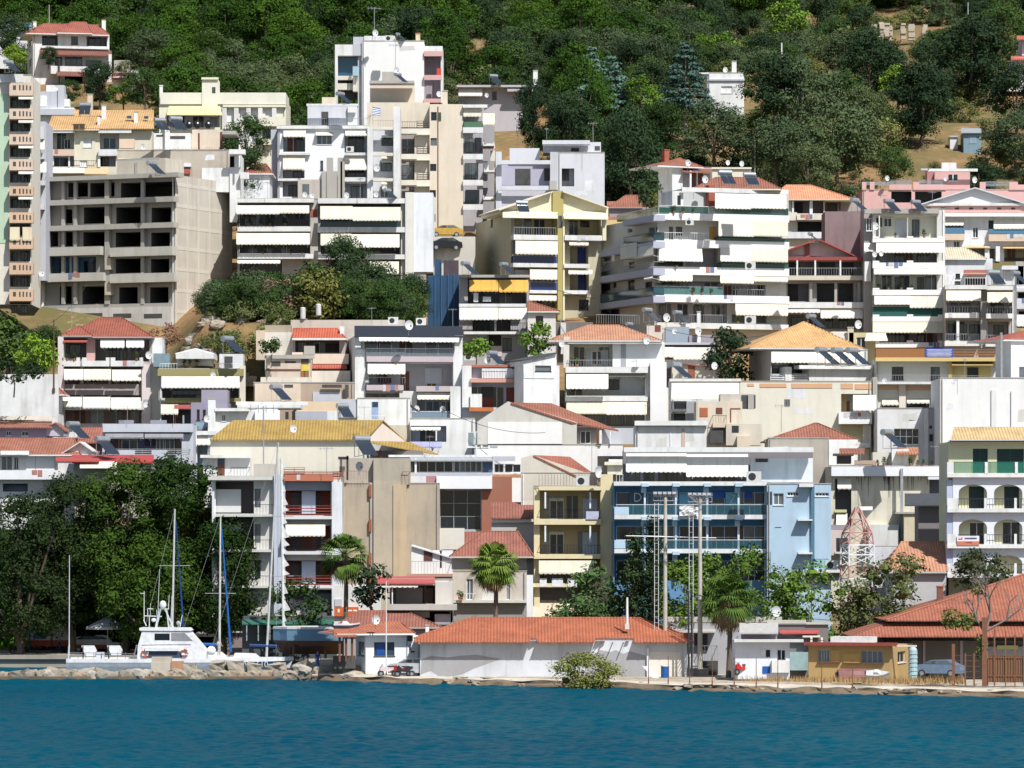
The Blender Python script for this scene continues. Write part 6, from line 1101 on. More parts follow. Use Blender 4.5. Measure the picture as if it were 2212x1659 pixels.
hull(LB, 5.2, bx(0, 742)[1], .62, [HGR, HGR, pm((.5, .5, .5), .7)], pb, bow=.3)
mb = MB(); _ = bx(0, 705)[1]; zt = bx(0, 742)[1]
n = 26; HB = []
for i in range(n+1):
    t = i/n; w = 2.62*(.85+.15*min(1, t*3)) if t < .52 else 2.62*max(.02, 1-((t-.52)/.48)**1.9); HB.append((t*LB+.1*(t > .9), w, zt+max(0, t-.5)**2*.5))
for i in range(n):
    for s in (1, -1): a, c = HB[i], HB[i+1]; mb.prism([(a[0], s*a[1], a[2]), (c[0], s*c[1], c[2]), (c[0], s*c[1], c[2]+.36), (a[0], s*a[1], a[2]+.36)], (0, -s*.06, 0))
mb.build('gunwale', WP, pb)
def side(pts, y0, y1, name, mat, parent=pb, f=bx):
    m = MB(); q = [f(x, y) for x, y in pts]; m.prism([(a, y0, z) for a, z in q], (0, y1-y0, 0)); return m.build(name, mat, parent)
cb = side([(1198, 742), (1205, 600), (1240, 480), (1225, 452), (1625, 452), (1795, 650), (1785, 742)], -1.9, 1.9, 'cabin', pm((.82, .82, .82), .35))
side([(1218, 445), (1640, 448), (1660, 470), (1222, 468)], -2., 2., 'cabin_roof', WP); side([(1350, 492), (1480, 492), (1480, 550), (1350, 550)], -1.915, -1.85, 'window', GL); side([(1492, 487), (1608, 487), (1680, 556), (1492, 556)], -1.915, -1.85, 'window', pm((.3, .28, .3), .2))
side([(1240, 590), (1660, 585), (1662, 590), (1240, 595)], -1.915, -1.89, 'stripe', DK); side([(1285, 645), (1585, 645), (1585, 700), (1285, 700)], -1.95, -1.88, 'side_recess', pm((.05, .07, .11), .5)); side([(1270, 610), (1555, 610), (1555, 642), (1270, 642)], -2.2, -1.92, 'rolled_fender', WP)
for x, y in ((1268, 662), (1608, 656)):
    m = MB(); c = bx(x, y); r0 = .3; seg = 14
    for i in range(seg):
        a, e = 2*math.pi*i/seg, 2*math.pi*(i+1)/seg; m.tube((c[0]+r0*math.cos(a), -2.02, c[1]+r0*math.sin(a)), (c[0]+r0*math.cos(e), -2.02, c[1]+r0*math.sin(e)), .085, n=6, m=i % 4 == 0)
    m.build('life_ring', [pm((.65, .12, .05), .5), WP], pb)
for x0, x1, y0, y1 in ((715, 840, 600, 690), (935, 1062, 600, 680)):
    c0, c1 = bx(x0, y1), bx(x1, y0); m = MB(); m.prism([(c0[0], -1.3, c1[1]), (c1[0]-.25, -1.3, c1[1]), (c1[0], -1.3, (c0[1]+c1[1])/2), (c1[0]-.1, -1.3, c0[1]), (c0[0]+.4, -1.3, c0[1])], (0, 1.1, 0)); m.build('life_raft_case', WP, pb)
    m = MB(); m.box(c0[0]+.1, -1.32, c0[1]-.5, c0[0]+.2, -1.25, c1[1]); m.build('strap', DK, pb)
c0, c1 = bx(848, 742), bx(912, 655); m = MB(); m.box(c0[0], -2., c0[1], c1[0], -1., c1[1]); m.build('deck_locker', WP, pb)
c = bx(1828, 645); m = MB(); m.ball((c[0], -.3, c[1]), .44, 14, 8); m.build('round_canister', WP, pb, True)
m = MB(); q = lambda x, y, yy=0: (bx(x, y)[0], yy, bx(x, y)[1])
for a, e in (((1345, 450), (1375, 290)), ((1350, 450), (1390, 285)), ((1500, 450), (1425, 285)), ((1460, 450), (1440, 285))):
    for yy in (-.5, .5): m.tube(q(*a, yy), q(*e, yy*.5), .05)
m.tube(q(1370, 285, 0), q(1460, 285, 0), .05); m.tube(q(1290, 450), q(1290, 350), .05); m.tube(q(1250, 345), q(1398, 350), .055); m.tube(q(1355, 290), q(1355, 345), .04); m.build('radar_mast', pm((.55, .57, .6), .4), pb)
c = bx(1407, 250); m = MB(); m.ball((c[0], 0, c[1]), .33, 14, 8, sz=1.25); m.build('radome', WP, pb, True); c = bx(1328, 380); m = MB(); m.ball((c[0], 0, c[1]), .25, 10, 6, sz=.7); m.build('radome', WP, pb, True); c = bx(1540, 405); m = MB(); m.ball((c[0], 0, c[1]), .2, 10, 6); m.tube((c[0], 0, c[1]-.5), (c[0], 0, c[1]), .05); m.build('searchlight', GR, pb)
m = MB(); m.tube(q(1245, 390), q(1245, 130), .05, .03); m.tube(q(1210, 150), q(1250, 150), .03); m.tube(q(1265, 430), q(1240, 380), .05); m.tube(q(1455, 285), q(1462, 160), .04, .02); m.tube(q(1475, 440), q(1485, 170), .04, .02); m.tube(q(1275, 345), q(1275, 280), .03); m.tube(q(1300, 345), q(1300, 235), .02); m.tube(q(1275, 282), q(1325, 285), .04); m.tube(q(1365, 285), q(1380, -60), .03, .02); m.tube(q(1555, 440), q(1575, 335), .05, .03); m.build('antennas', pm((.7, .7, .7), .4), pb)
m = MB(); m.tube(q(597, 690), q(600, -180), .055, .035); m.tube(q(590, 720), q(597, 600), .08); m.build('ensign_staff', pm((.65, .65, .65), .4), pb)
m = MB()
for i in range(9):
    x = 625+i*68; m.tube(q(x, 735, -2.1), q(x, 655, -2.1), .025)
m.tube(q(625, 655, -2.1), q(1170, 665, -2.1), .025); m.tube(q(1165, 735, -2.1), q(1195, 590, -1.8), .06); m.build('guard_rail', ALU, pb)
T(1, 3)
def text_mesh(s, size, mat, parent, loc, rot=(math.pi/2, 0, 0), name='lettering', ext=.01):
    cu = bpy.data.curves.new('txt', 'FONT'); cu.body = s; cu.size = size; cu.extrude = ext; to = bpy.data.objects.new('txt', cu); COL.objects.link(to)
    me_ = bpy.data.meshes.new_from_object(to.evaluated_get(bpy.context.evaluated_depsgraph_get())); bpy.data.objects.remove(to); me_.materials.append(mat)
    o = bpy.data.objects.new(name, me_); COL.objects.link(o); o.parent = parent; o.location = loc; o.rotation_euler = rot; return o
q0 = bx(-108, 780); text_mesh('\u039b\u03a3-610', .78, pm((.6, .62, .66), .5), pb, (q0[0], -2.62, q0[1]), (math.pi/2, .0, .2))
T(0, 3); m = MB(); z_ = -2.64
for a in (((1895, 742), (2060, 742), (2000, 830), (1950, 830)),): m.prism([(bx(*p_)[0], z_, bx(*p_)[1]) for p_ in a], (0, .04, 0))
m.build('hull_stripes', BLU, pb); m = MB(); m.prism([(bx(*p_)[0], z_-.01, bx(*p_)[1]) for p_ in ((1965, 742), (1985, 742), (1950, 775), (1930, 775))], (0, .005, 0)); m.prism([(bx(*p_)[0], z_-.01, bx(*p_)[1]) for p_ in ((2000, 742), (2030, 742), (2010, 762), (1990, 765))], (0, .005, 0)); m.build('hull_stripes', WP, pb)
# sailing yachts
def yacht(label, Y, xs_, xb, mast, ytop, col, furl, lean=0., sail=False, spread=()):
    X0 = wx(xs_, Y); L = wx(xb, Y)-X0; r = empty('sailing_yacht', (X0, Y, 0), 0, label, 'sailing yacht', 'sailing yachts behind the patrol boat'); hull(L, 3.2, 1.05, .8, [pm(col, .3), WP, pm((.6, .6, .58), .6)], r, bow=.35)
    xm = wx(mast, Y)-X0; zt = wz(ytop, Y); m = MB(); m.tube((xm-lean, 0, 1.2), (xm, 0, zt), .12, .08, n=8); m.build('mast', pm((.62, .62, .6), .35), r)
    m = MB(); m.prism([(L*.3, -.9, 1.05), (L*.62, -.9, 1.05), (L*.55, -.8, 1.5), (L*.32, -.8, 1.55)], (0, 1.8, 0)); m.build('cabin', WP, r)
    m = MB()
    for f in spread: z = 1.2+(zt-1.2)*f; m.tube((xm-1.5, 0, z-.08), (xm+1.5, 0, z-.08), .035)
    m.tube((xm, 0, zt), (.1, 0, 1.1), .012, n=3); m.tube((xm, -.1, zt), (xm-.1, -1.5, 1.1), .012, n=3); m.tube((xm, .1, zt), (xm-.1, 1.5, 1.1), .012, n=3); m.build('rigging', GR, r)
    m = MB(); m.tube((xm-.1, 0, 2.2), (xm-L*.33, 0, 2.3), .16, .12, n=6); m.build('boom_cover', pm(furl, .7), r)
    fx = xm+(.55 if sail else 1.); m = MB(); m.tube((xm+.1 if not sail else fx-.25, 0, zt*.93), (fx, 0, 1.5), .05 if not sail else .12, .12, n=6)
    if sail:
        random.seed(2); z = 2.
        while z < zt*.9:
            k = fx-.25*(z/zt); h = random.uniform(.7, 1.6); w_ = random.uniform(.25, .75); m.prism([(k, -.02, z), (k+w_, -.02-random.random()*.3, z+.05+random.random()*.2), (k+w_*.35, -.05, z+h*.6), (k, -.02, z+h)], (0, .04, 0)); z += h*random.uniform(.6, .95)
    m.build('furled_sail', pm((.72, .72, .68), .8) if sail else pm(furl, .7), r)
T(0, 3)
yacht('sailing yacht with a dark blue furled foresail, leftmost of the three yachts', 428, 1180, 2000, 1525-15, 1080-1659, (.7, .7, .7), (.01, .04, .2), .3, spread=(.62,))
yacht('sailing yacht with a bright blue furled foresail, middle of the three yachts', 431, 1500, 2250, 1905, 1142-1659, (.7, .7, .72), (.005, .12, .45), .1, spread=(.45,))
T(1, 3); yacht('sailing yacht with the tallest mast and a ragged white furled sail', 426, -420, 330, 190, 505-1659, (.75, .75, .75), (.02, .05, .2), 1.1, True, spread=(.38, .66))
# wooden hull on the hard
Y_ = 421; X0 = wx(150, Y_); zk = 1.6
r = empty('beached_ship', (X0+0, Y_, zk), 0, 'old wooden ship with a blue side and rusty red bottom hauled out behind the quay', 'ship'); L = wx(1150, Y_)-X0
h = wz(455, Y_)-zk
mm = MB(); n = 16; rows = []
for i in range(n+1):
    t = i/n; w = 2.6*math.sin(math.pi*min(1, (t+.06)*.9))**.5*(1 if t > .12 else .35+t*5.4); rows.append([(t*L+(.9 if k == 0 else .45 if k == 1 else 0)*(t < .2), w*f, z) for k, (f, z) in enumerate(((.12, 0), (.75, h*.33), (.95, h*.55), (1., h)))])
for i in range(n):
    for k in range(3):
        for s in (1, -1): a, c = rows[i], rows[i+1]; mm.poly([(a[k][0], s*a[k][1], a[k][2]), (c[k][0], s*c[k][1], c[k][2]), (c[k+1][0], s*c[k+1][1], c[k+1][2]), (a[k+1][0], s*a[k+1][1], a[k+1][2])], 1 if k == 2 else 0)
a = rows[0]; mm.poly([(q_[0], q_[1], q_[2]) for q_ in a]+[(q_[0], -q_[1], q_[2]) for q_ in reversed(a)], 1)
mm.build('hull', [wm((.24, .1, .07), .6), wm((.16, .32, .46), .5)], r); mm = MB()
for i in range(n):
    for s in (1, -1): a, c = rows[i][3], rows[i+1][3]; mm.prism([(a[0], s*(a[1]+.05), a[2]), (c[0], s*(c[1]+.05), c[2]), (c[0], s*(c[1]+.05), c[2]+.22), (a[0], s*(a[1]+.05), a[2]+.22)], (0, -s*.1, 0))
mm.build('rail_cap', white, r); mm = MB()
for x in (2, 5, 8, 10): mm.tube((x, -2.4, -zk+.9), (x, -1.6, h*.4), .1)
mm.build('prop', BR, r)
def dinghy(name, label, x, y, Y, w, rz, cols, z=None, tilt=0, sc=1.):
    p_ = at(x, y, Y); L = w/4/F*Y
    if z is not None: p_.z = z
    r = empty(name, p_, rz, label, 'boat'); r.rotation_euler = (tilt, 0, rz); hull(L, L*.36, L*.14, .6, [pm(cols[0], .4), pm(cols[1], .4), pm((.5, .5, .48), .7)], r, bow=.4, z0=-L*.06)
    m = MB(); m.prism([(L*.3, -L*.08, L*.13), (L*.6, -L*.08, L*.13), (L*.5, -L*.07, L*.24), (L*.35, -L*.07, L*.24)], (0, L*.16, 0)); m.build('console', WP, r); m = MB(); m.box(-L*.05, -L*.03, 0, 0, L*.03, L*.2); m.build('outboard', DK, r)
dinghy('speedboat', 'small white speedboat stored on top of the hut before the wide tiled roof', 672, 445, 397, 230, 0, ((.05, .06, .08), (.78, .78, .78)))
T(3, 3)
dinghy('upturned_boat', 'dull red upturned boat lying in the dry grass before the ochre kiosk', 600, 885, 372, 400, .1, ((.2, .07, .06), (.24, .08, .07)), 1.5, math.pi*.93); dinghy('small_boat', 'small white open boat tipped up on the shore beside the red upturned boat', 850, 860, 369.5, 210, -.2, ((.6, .62, .6), (.78, .8, .8)), 1.35, .7)
# ================= waterfront buildings =================
T(1, 3)
b = B('wide_tiled_roof_house', 'low house under a wide old terracotta roof behind the guard house', 403, 760, 1500, 440, 700, wm((.4, .38, .36), .3), depth=9); b.hip(672, 1600, 442, 890, 1290, 302, tm((.3, .11, .075)), off=.6, dep=10); b.chim(1465, 420, 1495, 475, wm((.8, .8, .8), .1), -1.5); b.done()
b = B('guard_house', 'small white guard house with dark framed window and terracotta roof over a porch', 394, 945, 1400, 515, 800, wm((.8, .81, .83), .1), a=-.25, side=862, depth=6)
b.w('1020,572,1197,690', n=2, f=DK, g=glassm((.04, .06, .08), (.04, .1, .2))); b.solid('1040,585,1110,680', pm((.01, .07, .3), .4), -.12, .18, name='blind'); b.w('880,570,935,690', face='l', f=DK); b.solid('1300,505,1308,790', GR, .05, name='pipe'); b.solid('1310,515,1355,562 1330,590,1338,640 1340,648,1370,660', DK, .15, 0, name='ventilator')
b.hip(690, 1375, 500, 1060, 1250, 402, tm((.4, .135, .07)), off=.8, dep=7); b.shed(675, 518, 870, 455, tm((.4, .135, .07)), off=1.4, dep=1.5)
for x in (722, 778, 830): b.post(x, 525, 740, .9, .09, BR)
b.solid('675,690,860,800', INT, -.5, 1., name='porch_floor'); b.done()
LW = wm((.64, .66, .7), .75, grime=(.3, .3, .3))  # white wall with shade put into its greyish blue tone
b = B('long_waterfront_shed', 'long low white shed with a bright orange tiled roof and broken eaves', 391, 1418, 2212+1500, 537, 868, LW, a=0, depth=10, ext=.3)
ROOF = tm((.41, .12, .055)); u = lambda x, y, o_: b.hit(x, y, o_)
el, zl = u(1368, 528, .12); er, _ = u(2212+1575, 560, .12); zl2 = u(2212+400, 538, .12)[1]; rl, zr = u(1850, 362, -5); rr, _ = u(2212+1100, 380, -5)
m_ = MB(); m_.poly([(el, -.12, zl2), (er, -.12, zl2), (rr, 5, zr), (rl, 5, zr)]).poly([(er, -.12, zl2), (er, 10.3, zl2), (rr, 5, zr)]).poly([(er, 10.3, zl2), (el, 10.3, zl2), (rl, 5, zr), (rr, 5, zr)]).poly([(el, 10.3, zl2), (el, -.12, zl2), (rl, 5, zr)])
sl_ = (zr-zl2)/5.12; zo = zl2-.88*sl_
gaps = [(160, 218), (722, 1052)]; T(2, 3); spans = []; x = -850
for g0, g1 in gaps+[(1575, 1575)]: spans.append((x, g0)); x = g1
for x0, x1 in spans:
    a0 = el if x0 < -800 else u(x0, 540, 1)[0]; a1 = er if x1 > 1500 else u(x1, 540, 1)[0]; m_.prism([(a0, -1., zo), (a1, -1., zo), (a1, -.122, zl2-.001), (a0, -.122, zl2-.001)], (0, 0, -.07))
for g0, g1 in gaps:
    for i in range(6):
        a0 = u(g0+(g1-g0)*random.random(), 540, 1)[0]; m_.prism([(a0, -.35-.3*random.random(), zl2-.3*sl_), (a0+.3, -.35, zl2-.3*sl_), (a0+.3, -.122, zl2-.05), (a0, -.122, zl2-.05)], (0, 0, -.06))
for P_, Q_ in (((rl, 5, zr), (rr, 5, zr)), ((rr, 5, zr), (er, -.12, zl2)), ((rl, 5, zr), (el, -.12, zl2))): m_.tube(P_, Q_, .1, n=5)
m_.build('roof', ROOF, b.root); m_ = MB(); x = el+.3
while x < er: m_.box(x, -.98, zo-.15, x+.08, -.001, zo-.072); x += .95
m_.build('rafters', BR, b.root)
T(2, 3)
random.seed(4)
def patch(pts, mat, off, name='plaster_patch'):
    q = [b.hit(x, y, off) for x, y in pts]; m = MB(); m.prism([(p_[0], -off, p_[1]) for p_ in q], (0, off-.002, 0)); m.build(name, mat, b.root)
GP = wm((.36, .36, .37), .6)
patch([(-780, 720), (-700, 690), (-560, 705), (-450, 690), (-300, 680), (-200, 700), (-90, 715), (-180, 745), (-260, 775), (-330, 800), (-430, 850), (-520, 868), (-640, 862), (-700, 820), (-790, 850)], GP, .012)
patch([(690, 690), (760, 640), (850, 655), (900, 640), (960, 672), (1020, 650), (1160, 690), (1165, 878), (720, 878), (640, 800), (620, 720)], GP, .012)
patch([(1180, 650), (1460, 660), (1465, 878), (1168, 880)], wm((.74, .71, .62), .3), .03); b.solid('1165,620,1185,885 1490,560,1512,880', white2, .25, 0, name='pilaster')
b.done()
def pole(name, label, x, y0, y1, Y, r, mat, cat='pole', z=None, group=None):
    p0, p1 = at(x, y1, Y), at(x, y0, Y)
    if z is not None: p0.z = z
    m = MB(); m.tube((0, 0, 0), (0, 0, p1.z-p0.z), r, r*.75, n=8); m.box(-r*1.5, -r*1.5, -.4, r*1.5, r*1.5, .08); o = m.build(name, mat); o.location = p0; return tag(o, label, cat, group)
pole('white_pole', 'plain white pole sticking up behind the ridge of the long orange tiled roof', 995, 185, 420, 392, .12, white)
for i, x in enumerate((1180, 1350, 1535, 1730, 1920, 2110)): pole('fence_stake', 'thin rusty fence stake standing along the rocky shore', x, 690+i*3, 900, 374-i*1.4, .035, RUST, 'stake', .8, 'fence stakes along the shore')
T(3, 3)
for i, x in enumerate((85, 465, 730)): pole('fence_stake', 'thin rusty fence stake standing along the rocky shore', x, 690+i*18, 930, 366-i*1.4, .035, RUST, 'stake', .8, 'fence stakes along the shore')
T(2, 3)
p_ = at(1322, 885, 388); p_.z = .5; r = empty('blue_barrel', p_, 0, 'blue barrel with a white lid against the right end of the long shed', 'barrel'); MB().tube((0, 0, 0), (0, 0, 1.), .36, n=16).build('body', pm((.01, .1, .35), .4), r); MB().tube((0, 0, 1.001), (0, 0, 1.08), .38, n=16).build('lid', WP, r)
p_ = at(1290, 888, 379); m = MB(); m.prism([(0, 0, 0), (.55, 0, 0), (-.25, 0, 1.05), (-.95, 0, 1.05)], (0, .06, 0)); o = m.build('leaning_board', WP); o.location = (p_.x-.45, 387, .5); tag(o, 'white board leaning beside the blue barrel', 'board')
b = B('low_hut', 'low grey hut with a patched sheet roof behind the electricity posts', 396, 1345, 1980, 400, 800, wm((.4, .4, .42), .4), depth=6)
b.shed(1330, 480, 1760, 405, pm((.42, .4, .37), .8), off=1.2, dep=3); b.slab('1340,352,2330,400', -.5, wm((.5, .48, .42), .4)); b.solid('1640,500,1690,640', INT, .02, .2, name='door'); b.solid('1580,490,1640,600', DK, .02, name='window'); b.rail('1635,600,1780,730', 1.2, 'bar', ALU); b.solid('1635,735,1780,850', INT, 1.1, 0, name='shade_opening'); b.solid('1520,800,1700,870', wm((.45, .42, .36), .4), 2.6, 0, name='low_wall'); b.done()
b = B('small_blue_house', 'small white house with flat sheet roof between the right palm and the ochre kiosk', 381, 1930, 2400, 560, 842, wm((.7, .73, .8), .15), depth=6, ext=.5)
b.slab('1920,548,2520,572', .9, wm((.6, .6, .58), .3)); b.solid('2150,635,2190,690', WP, .05, name='window'); b.solid('2195,640,2230,700', GL, .05, name='window'); b.w('2290,635,2365,730', f=WP); b.solid('2165,780,2230,842', BLU, .06, name='blue_panel'); b.solid('2245,730,2400,835', white, .6, 0, name='step_wall'); b.shed(1965, 490, 2300, 405, pm((.45, .43, .4), .8), off=.6, dep=4); b.solid('2000,495,2290,550', PUR, -.4, 3, name='upper_wall'); b.done()
T(3, 3)
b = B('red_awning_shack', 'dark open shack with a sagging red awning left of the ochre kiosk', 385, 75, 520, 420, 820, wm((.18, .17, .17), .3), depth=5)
b.shed(100, 490, 440, 430, pm((.45, .08, .07), .7), off=.8, dep=1.5); b.slab('-10,380,330,410 330,398,560,418', .2, wm((.5, .48, .42), .4)); b.solid('300,515,450,530', cream, .8, 0, name='beam'); b.post(375, 530, 590, .8, .09, cream); b.post(465, 530, 600, .8, .09, cream); b.solid('190,660,345,815', pm((.3, .42, .42), .6), .9, 0, name='tank'); b.done()
OC2 = wm((.48, .32, .13), .5)
b = B('ochre_kiosk', 'flat-roofed ochre kiosk with a dark red roof edge and barred windows by the shore', 376, 350, 1072, 600, 880, OC2, a=.3, side=1285, depth=5, ext=.4)
b.slab('310,575,1110,602', .7, pm((.3, .06, .05), .6)); b.w('432,635,530,742 805,645,992,755', n=4, f=ALU, g=glassm((.2, .2, .22), (.45, .45, .48))); b.solid('545,640,620,742 650,670,790,750', wm((.55, .35, .12), .3), .03, name='panel'); b.slab('425,742,620,752 640,750,1000,760', .2, BR); b.w('1120,655,1190,752', face='r', n=2, f=WP); b.blk('540,525,905,575', WP, -.8, 2.5, 'roof_box'); b.slab('1100,598,1275,612', .5, cream); b.done()
p_ = at(1252, 860, 373); p_.z = .9; hT = at(0, 640, 373).z-.9; r = empty('water_tank', p_, 0, 'tall pale cyan ribbed tank standing at the right end of the ochre kiosk', 'tank'); m = MB()
for i in range(7): m.tube((0, 0, i*hT/7), (0, 0, (i+.85)*hT/7), .4, .36, n=14)
m.build('body', pm((.35, .5, .52), .5), r); m = MB(); m.ball((0, 0, hT-.08), .37, 14, 8, v1=.5); m.build('lid', pm((.4, .52, .54), .5), r)
# market hall
MR = tm((.35, .115, .065))
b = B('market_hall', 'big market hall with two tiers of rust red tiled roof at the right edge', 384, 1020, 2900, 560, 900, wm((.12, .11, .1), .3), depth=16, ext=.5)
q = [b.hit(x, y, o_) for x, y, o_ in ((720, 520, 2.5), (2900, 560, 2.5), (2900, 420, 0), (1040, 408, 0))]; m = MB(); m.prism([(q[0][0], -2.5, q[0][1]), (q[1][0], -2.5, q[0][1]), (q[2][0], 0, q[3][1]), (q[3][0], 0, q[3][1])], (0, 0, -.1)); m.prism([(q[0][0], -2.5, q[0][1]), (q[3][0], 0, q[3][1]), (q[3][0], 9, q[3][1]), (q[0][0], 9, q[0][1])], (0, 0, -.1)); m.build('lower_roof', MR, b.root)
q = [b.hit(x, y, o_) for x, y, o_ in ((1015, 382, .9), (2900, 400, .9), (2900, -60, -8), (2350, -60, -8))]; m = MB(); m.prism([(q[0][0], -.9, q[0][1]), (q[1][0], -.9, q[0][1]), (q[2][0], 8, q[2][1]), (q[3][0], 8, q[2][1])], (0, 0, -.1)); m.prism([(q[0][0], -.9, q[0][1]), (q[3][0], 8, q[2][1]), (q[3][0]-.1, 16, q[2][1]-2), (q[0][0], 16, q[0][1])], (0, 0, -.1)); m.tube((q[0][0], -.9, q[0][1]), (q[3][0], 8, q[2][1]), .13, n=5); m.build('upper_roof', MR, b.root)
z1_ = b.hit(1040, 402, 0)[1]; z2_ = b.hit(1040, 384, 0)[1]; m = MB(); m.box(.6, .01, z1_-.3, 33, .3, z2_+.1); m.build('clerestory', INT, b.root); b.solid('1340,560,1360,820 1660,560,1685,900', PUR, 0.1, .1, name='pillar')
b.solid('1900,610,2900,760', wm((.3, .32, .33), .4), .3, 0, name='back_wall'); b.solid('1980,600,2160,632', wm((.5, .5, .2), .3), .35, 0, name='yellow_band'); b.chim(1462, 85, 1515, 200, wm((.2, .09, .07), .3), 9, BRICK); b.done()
r = empty('rusty_fence', at(1590, 960, 366), -.12, 'tall rusty iron fence with heavy posts in front of the market hall', 'fence'); base = Vector(r.location); r.location.z = .9
fs = 366/F/4
for x, h, w in ((1602, 330, .25), (1705, 250, .12), (1780, 250, .14), (1870, 560, .42), (1955, 460, .13), (2050, 440, .1), (2130, 420, .1), (2205, 420, .1), (2290, 420, .1), (2380, 420, .1)):
    m = MB(); X = (x-1590)*fs; m.box(X-w/2, -w/2, -.3, X+w/2, w/2, h*fs); m.build('post', RUST, r)
m = MB(); i = 0
for x in range(1900, 2500, 22): X = (x-1590)*fs; m.box(X-.03, -.02, .1, X+.03, .02, 250*fs)
m.box(310*fs, -.03, .5, 900*fs, .031, .6); m.box(310*fs, -.03, 2., 900*fs, .031, 2.1); m.build('bars', RUST, r); m = MB(); m.box(310*fs, .05, .0, 900*fs, .08, 230*fs); m.build('reed_screen', wm((.2, .11, .05), .5), r)
m = MB()
for i in range(5): m.box(10*fs, -.02, .4+i*.45, 290*fs, .02, .43+i*.45)
m.build('rails', RUST, r)
# green awning roof and clutter behind quay
T(1, 3)
b = B('green_canopy', 'long dark green canopy roof behind the beached ship', 431, -120, 690, 350, 470, wm((.08, .09, .09), .2), depth=3, cat='canopy roof')
b.canopy('-120,350,690,412', -1, 1.5, pm((.03, .13, .09), .7)); 
for x in (-80, 20, 120, 330, 520, 680): b.post(x, 412, 560, 1.4, .05, GR)
b.done()
b = B('harbour_wall', 'dull mauve harbour wall behind the sailing yachts', 436, -250, 150, 480, 720, wm((.26, .2, .2), .3), depth=1, cat='wall'); b.solid('285,615,375,690', wm((.55, .62, .68), .2), 3, -2.9, name='pale_panel'); b.slab('-250,478,150,490', .3, greyw); b.done()
b = B('orange_sign_shop', 'white shop front with an orange sign board beside the palm trunk', 421, 675, 1080, 80, 400, wm((.7, .68, .64), .3), depth=4); b.solid('675,268,885,348', pm((.62, .13, .03), .6), .3, 0, name='sign_board'); b.solid('705,285,722,315 788,292,830,306 840,292,872,306', WP, .33, -.302, name='lettering'); b.solid('680,200,740,262', greyw, .2, 0, name='poster'); b.slab('870,90,1080,105', .4, white2); b.done()
m = MB(); p_ = at(560, 760, 399); m.box(0, 0, 0, 4.6, 1., 1.); m.box(.1, -.3, 0, 2.3, -.001, .6); o = m.build('low_concrete_wall', wm((.52, .47, .4), .5)); o.location = (at(430, 0, 402).x, 402, .7); tag(o, 'low concrete block wall behind the breakwater blocks, left of the guard house', 'wall')
# lattice mast (three legged, red and white)
T(3, 2); YM = 399
r = empty('lattice_mast', (wx(770, YM), YM, 1.), .25, 'red and white lattice mast with a pointed top in front of the stained wall', 'lattice mast')
RW = pm((.52, .26, .22), .7)
zz = lambda y: wz(y, YM)-1.
def tier(z0, z1, w0, w1, mat, name='lattice_section'):
    m = MB(); c0 = [(sx_*w0/2, sy*w0/2, z0) for sx_, sy in ((-1, -1), (1, -1), (1, 1), (-1, 1))]; c1 = [(sx_*w1/2, sy*w1/2, z1) for sx_, sy in ((-1, -1), (1, -1), (1, 1), (-1, 1))]
    for i in range(4):
        j = (i+1) % 4; m.tube(c0[i], c1[i], .075, n=5); m.tube(c0[i], c1[j], .04, n=4); m.tube(c0[j], c1[i], .04, n=4); m.tube(c0[i], c0[j], .05, n=4)
        if w1 > .3: m.tube(c1[i], c1[j], .07, n=4)
    m.build(name, mat, r)
s4 = YM/F/4; ys_ = [1065, 1170, 1285, 1390, 1475, 1570, 1680, 1780]; ws = [30, 130, 235, 265, 265, 265, 265, 265]; cols = [RW, RW, RW, WP, WP, RW, WP]
for i in range(7): tier(zz(ys_[i+1]), zz(ys_[i]), ws[i+1]*s4*.85, ws[i]*s4*.85, cols[i])
tier(0, zz(1780), 265*s4*.85, 265*s4*.85, RW); m = MB(); m.box(.1, -.2, zz(1090), 1.4, .2, zz(1058)); m.build('top_box', WP, r)
# floodlight masts
def flood(label, x, ytop, ybot, Y, z, kind):
    p_ = at(x, ybot, Y); h = at(x, ytop, Y).z-z; r = empty('floodlight_mast', (p_.x, Y, z), 0, label, 'floodlight mast'); m = MB(); m.tube((0, 0, 0), (0, 0, h), .24, .14, n=10); m.build('pole', pm((.5, .47, .4), .7), r)
    m = MB()
    for dx in (-.95, -.6): m.tube((dx, .1, 0), (dx, .1, h*.97), .035, n=4)
    k = 0
    while k*.5 < h*.97: m.tube((-.95, .1, k*.5), (-.6, .1, k*.5), .02, n=3); k += 1
    m.build('ladder', pm((.7, .7, .7), .5), r); m = MB(); m.tube((-1.05, 0, h-.3), (1.05, 0, h-.3), .035); m.tube((-1.05, 0, h+.1), (1.05, 0, h+.1), .035)
    for i in range(6): m.tube((-1.05+i*.42, 0, h-.3), (-1.05+i*.42, 0, h+.55), .02)
    if kind:
        for i in range(16): a, e = i*math.pi/8, (i+1)*math.pi/8; m.tube((1.1*math.cos(a), 1.1*math.sin(a), h+.3), (1.1*math.cos(e), 1.1*math.sin(e), h+.3), .035, n=4); m.tube((0, 0, h-.6), (1.1*math.cos(a), 1.1*math.sin(a), h+.3), .02, n=3)
    m.build('crossarm', GR, r)
    for i in range(5): m = MB(); m.prism([(-1.0+i*.42, -.1, h+.1), (-.78+i*.42, -.1, h+.1), (-.74+i*.42, -.3, h+.3), (-1.04+i*.42, -.3, h+.3)], (0, .06, .2)); m.build('floodlight', GR, r)
T(2, 2)
flood('floodlight mast with a square lamp rack, left of the two before the blue building', 1325, 980, 2070, 393, 1.2, 0); flood('floodlight mast with a round lamp cage standing nearest the palm, dark lower pole', 1625, 990, 2440, 390, 1.2, 1)
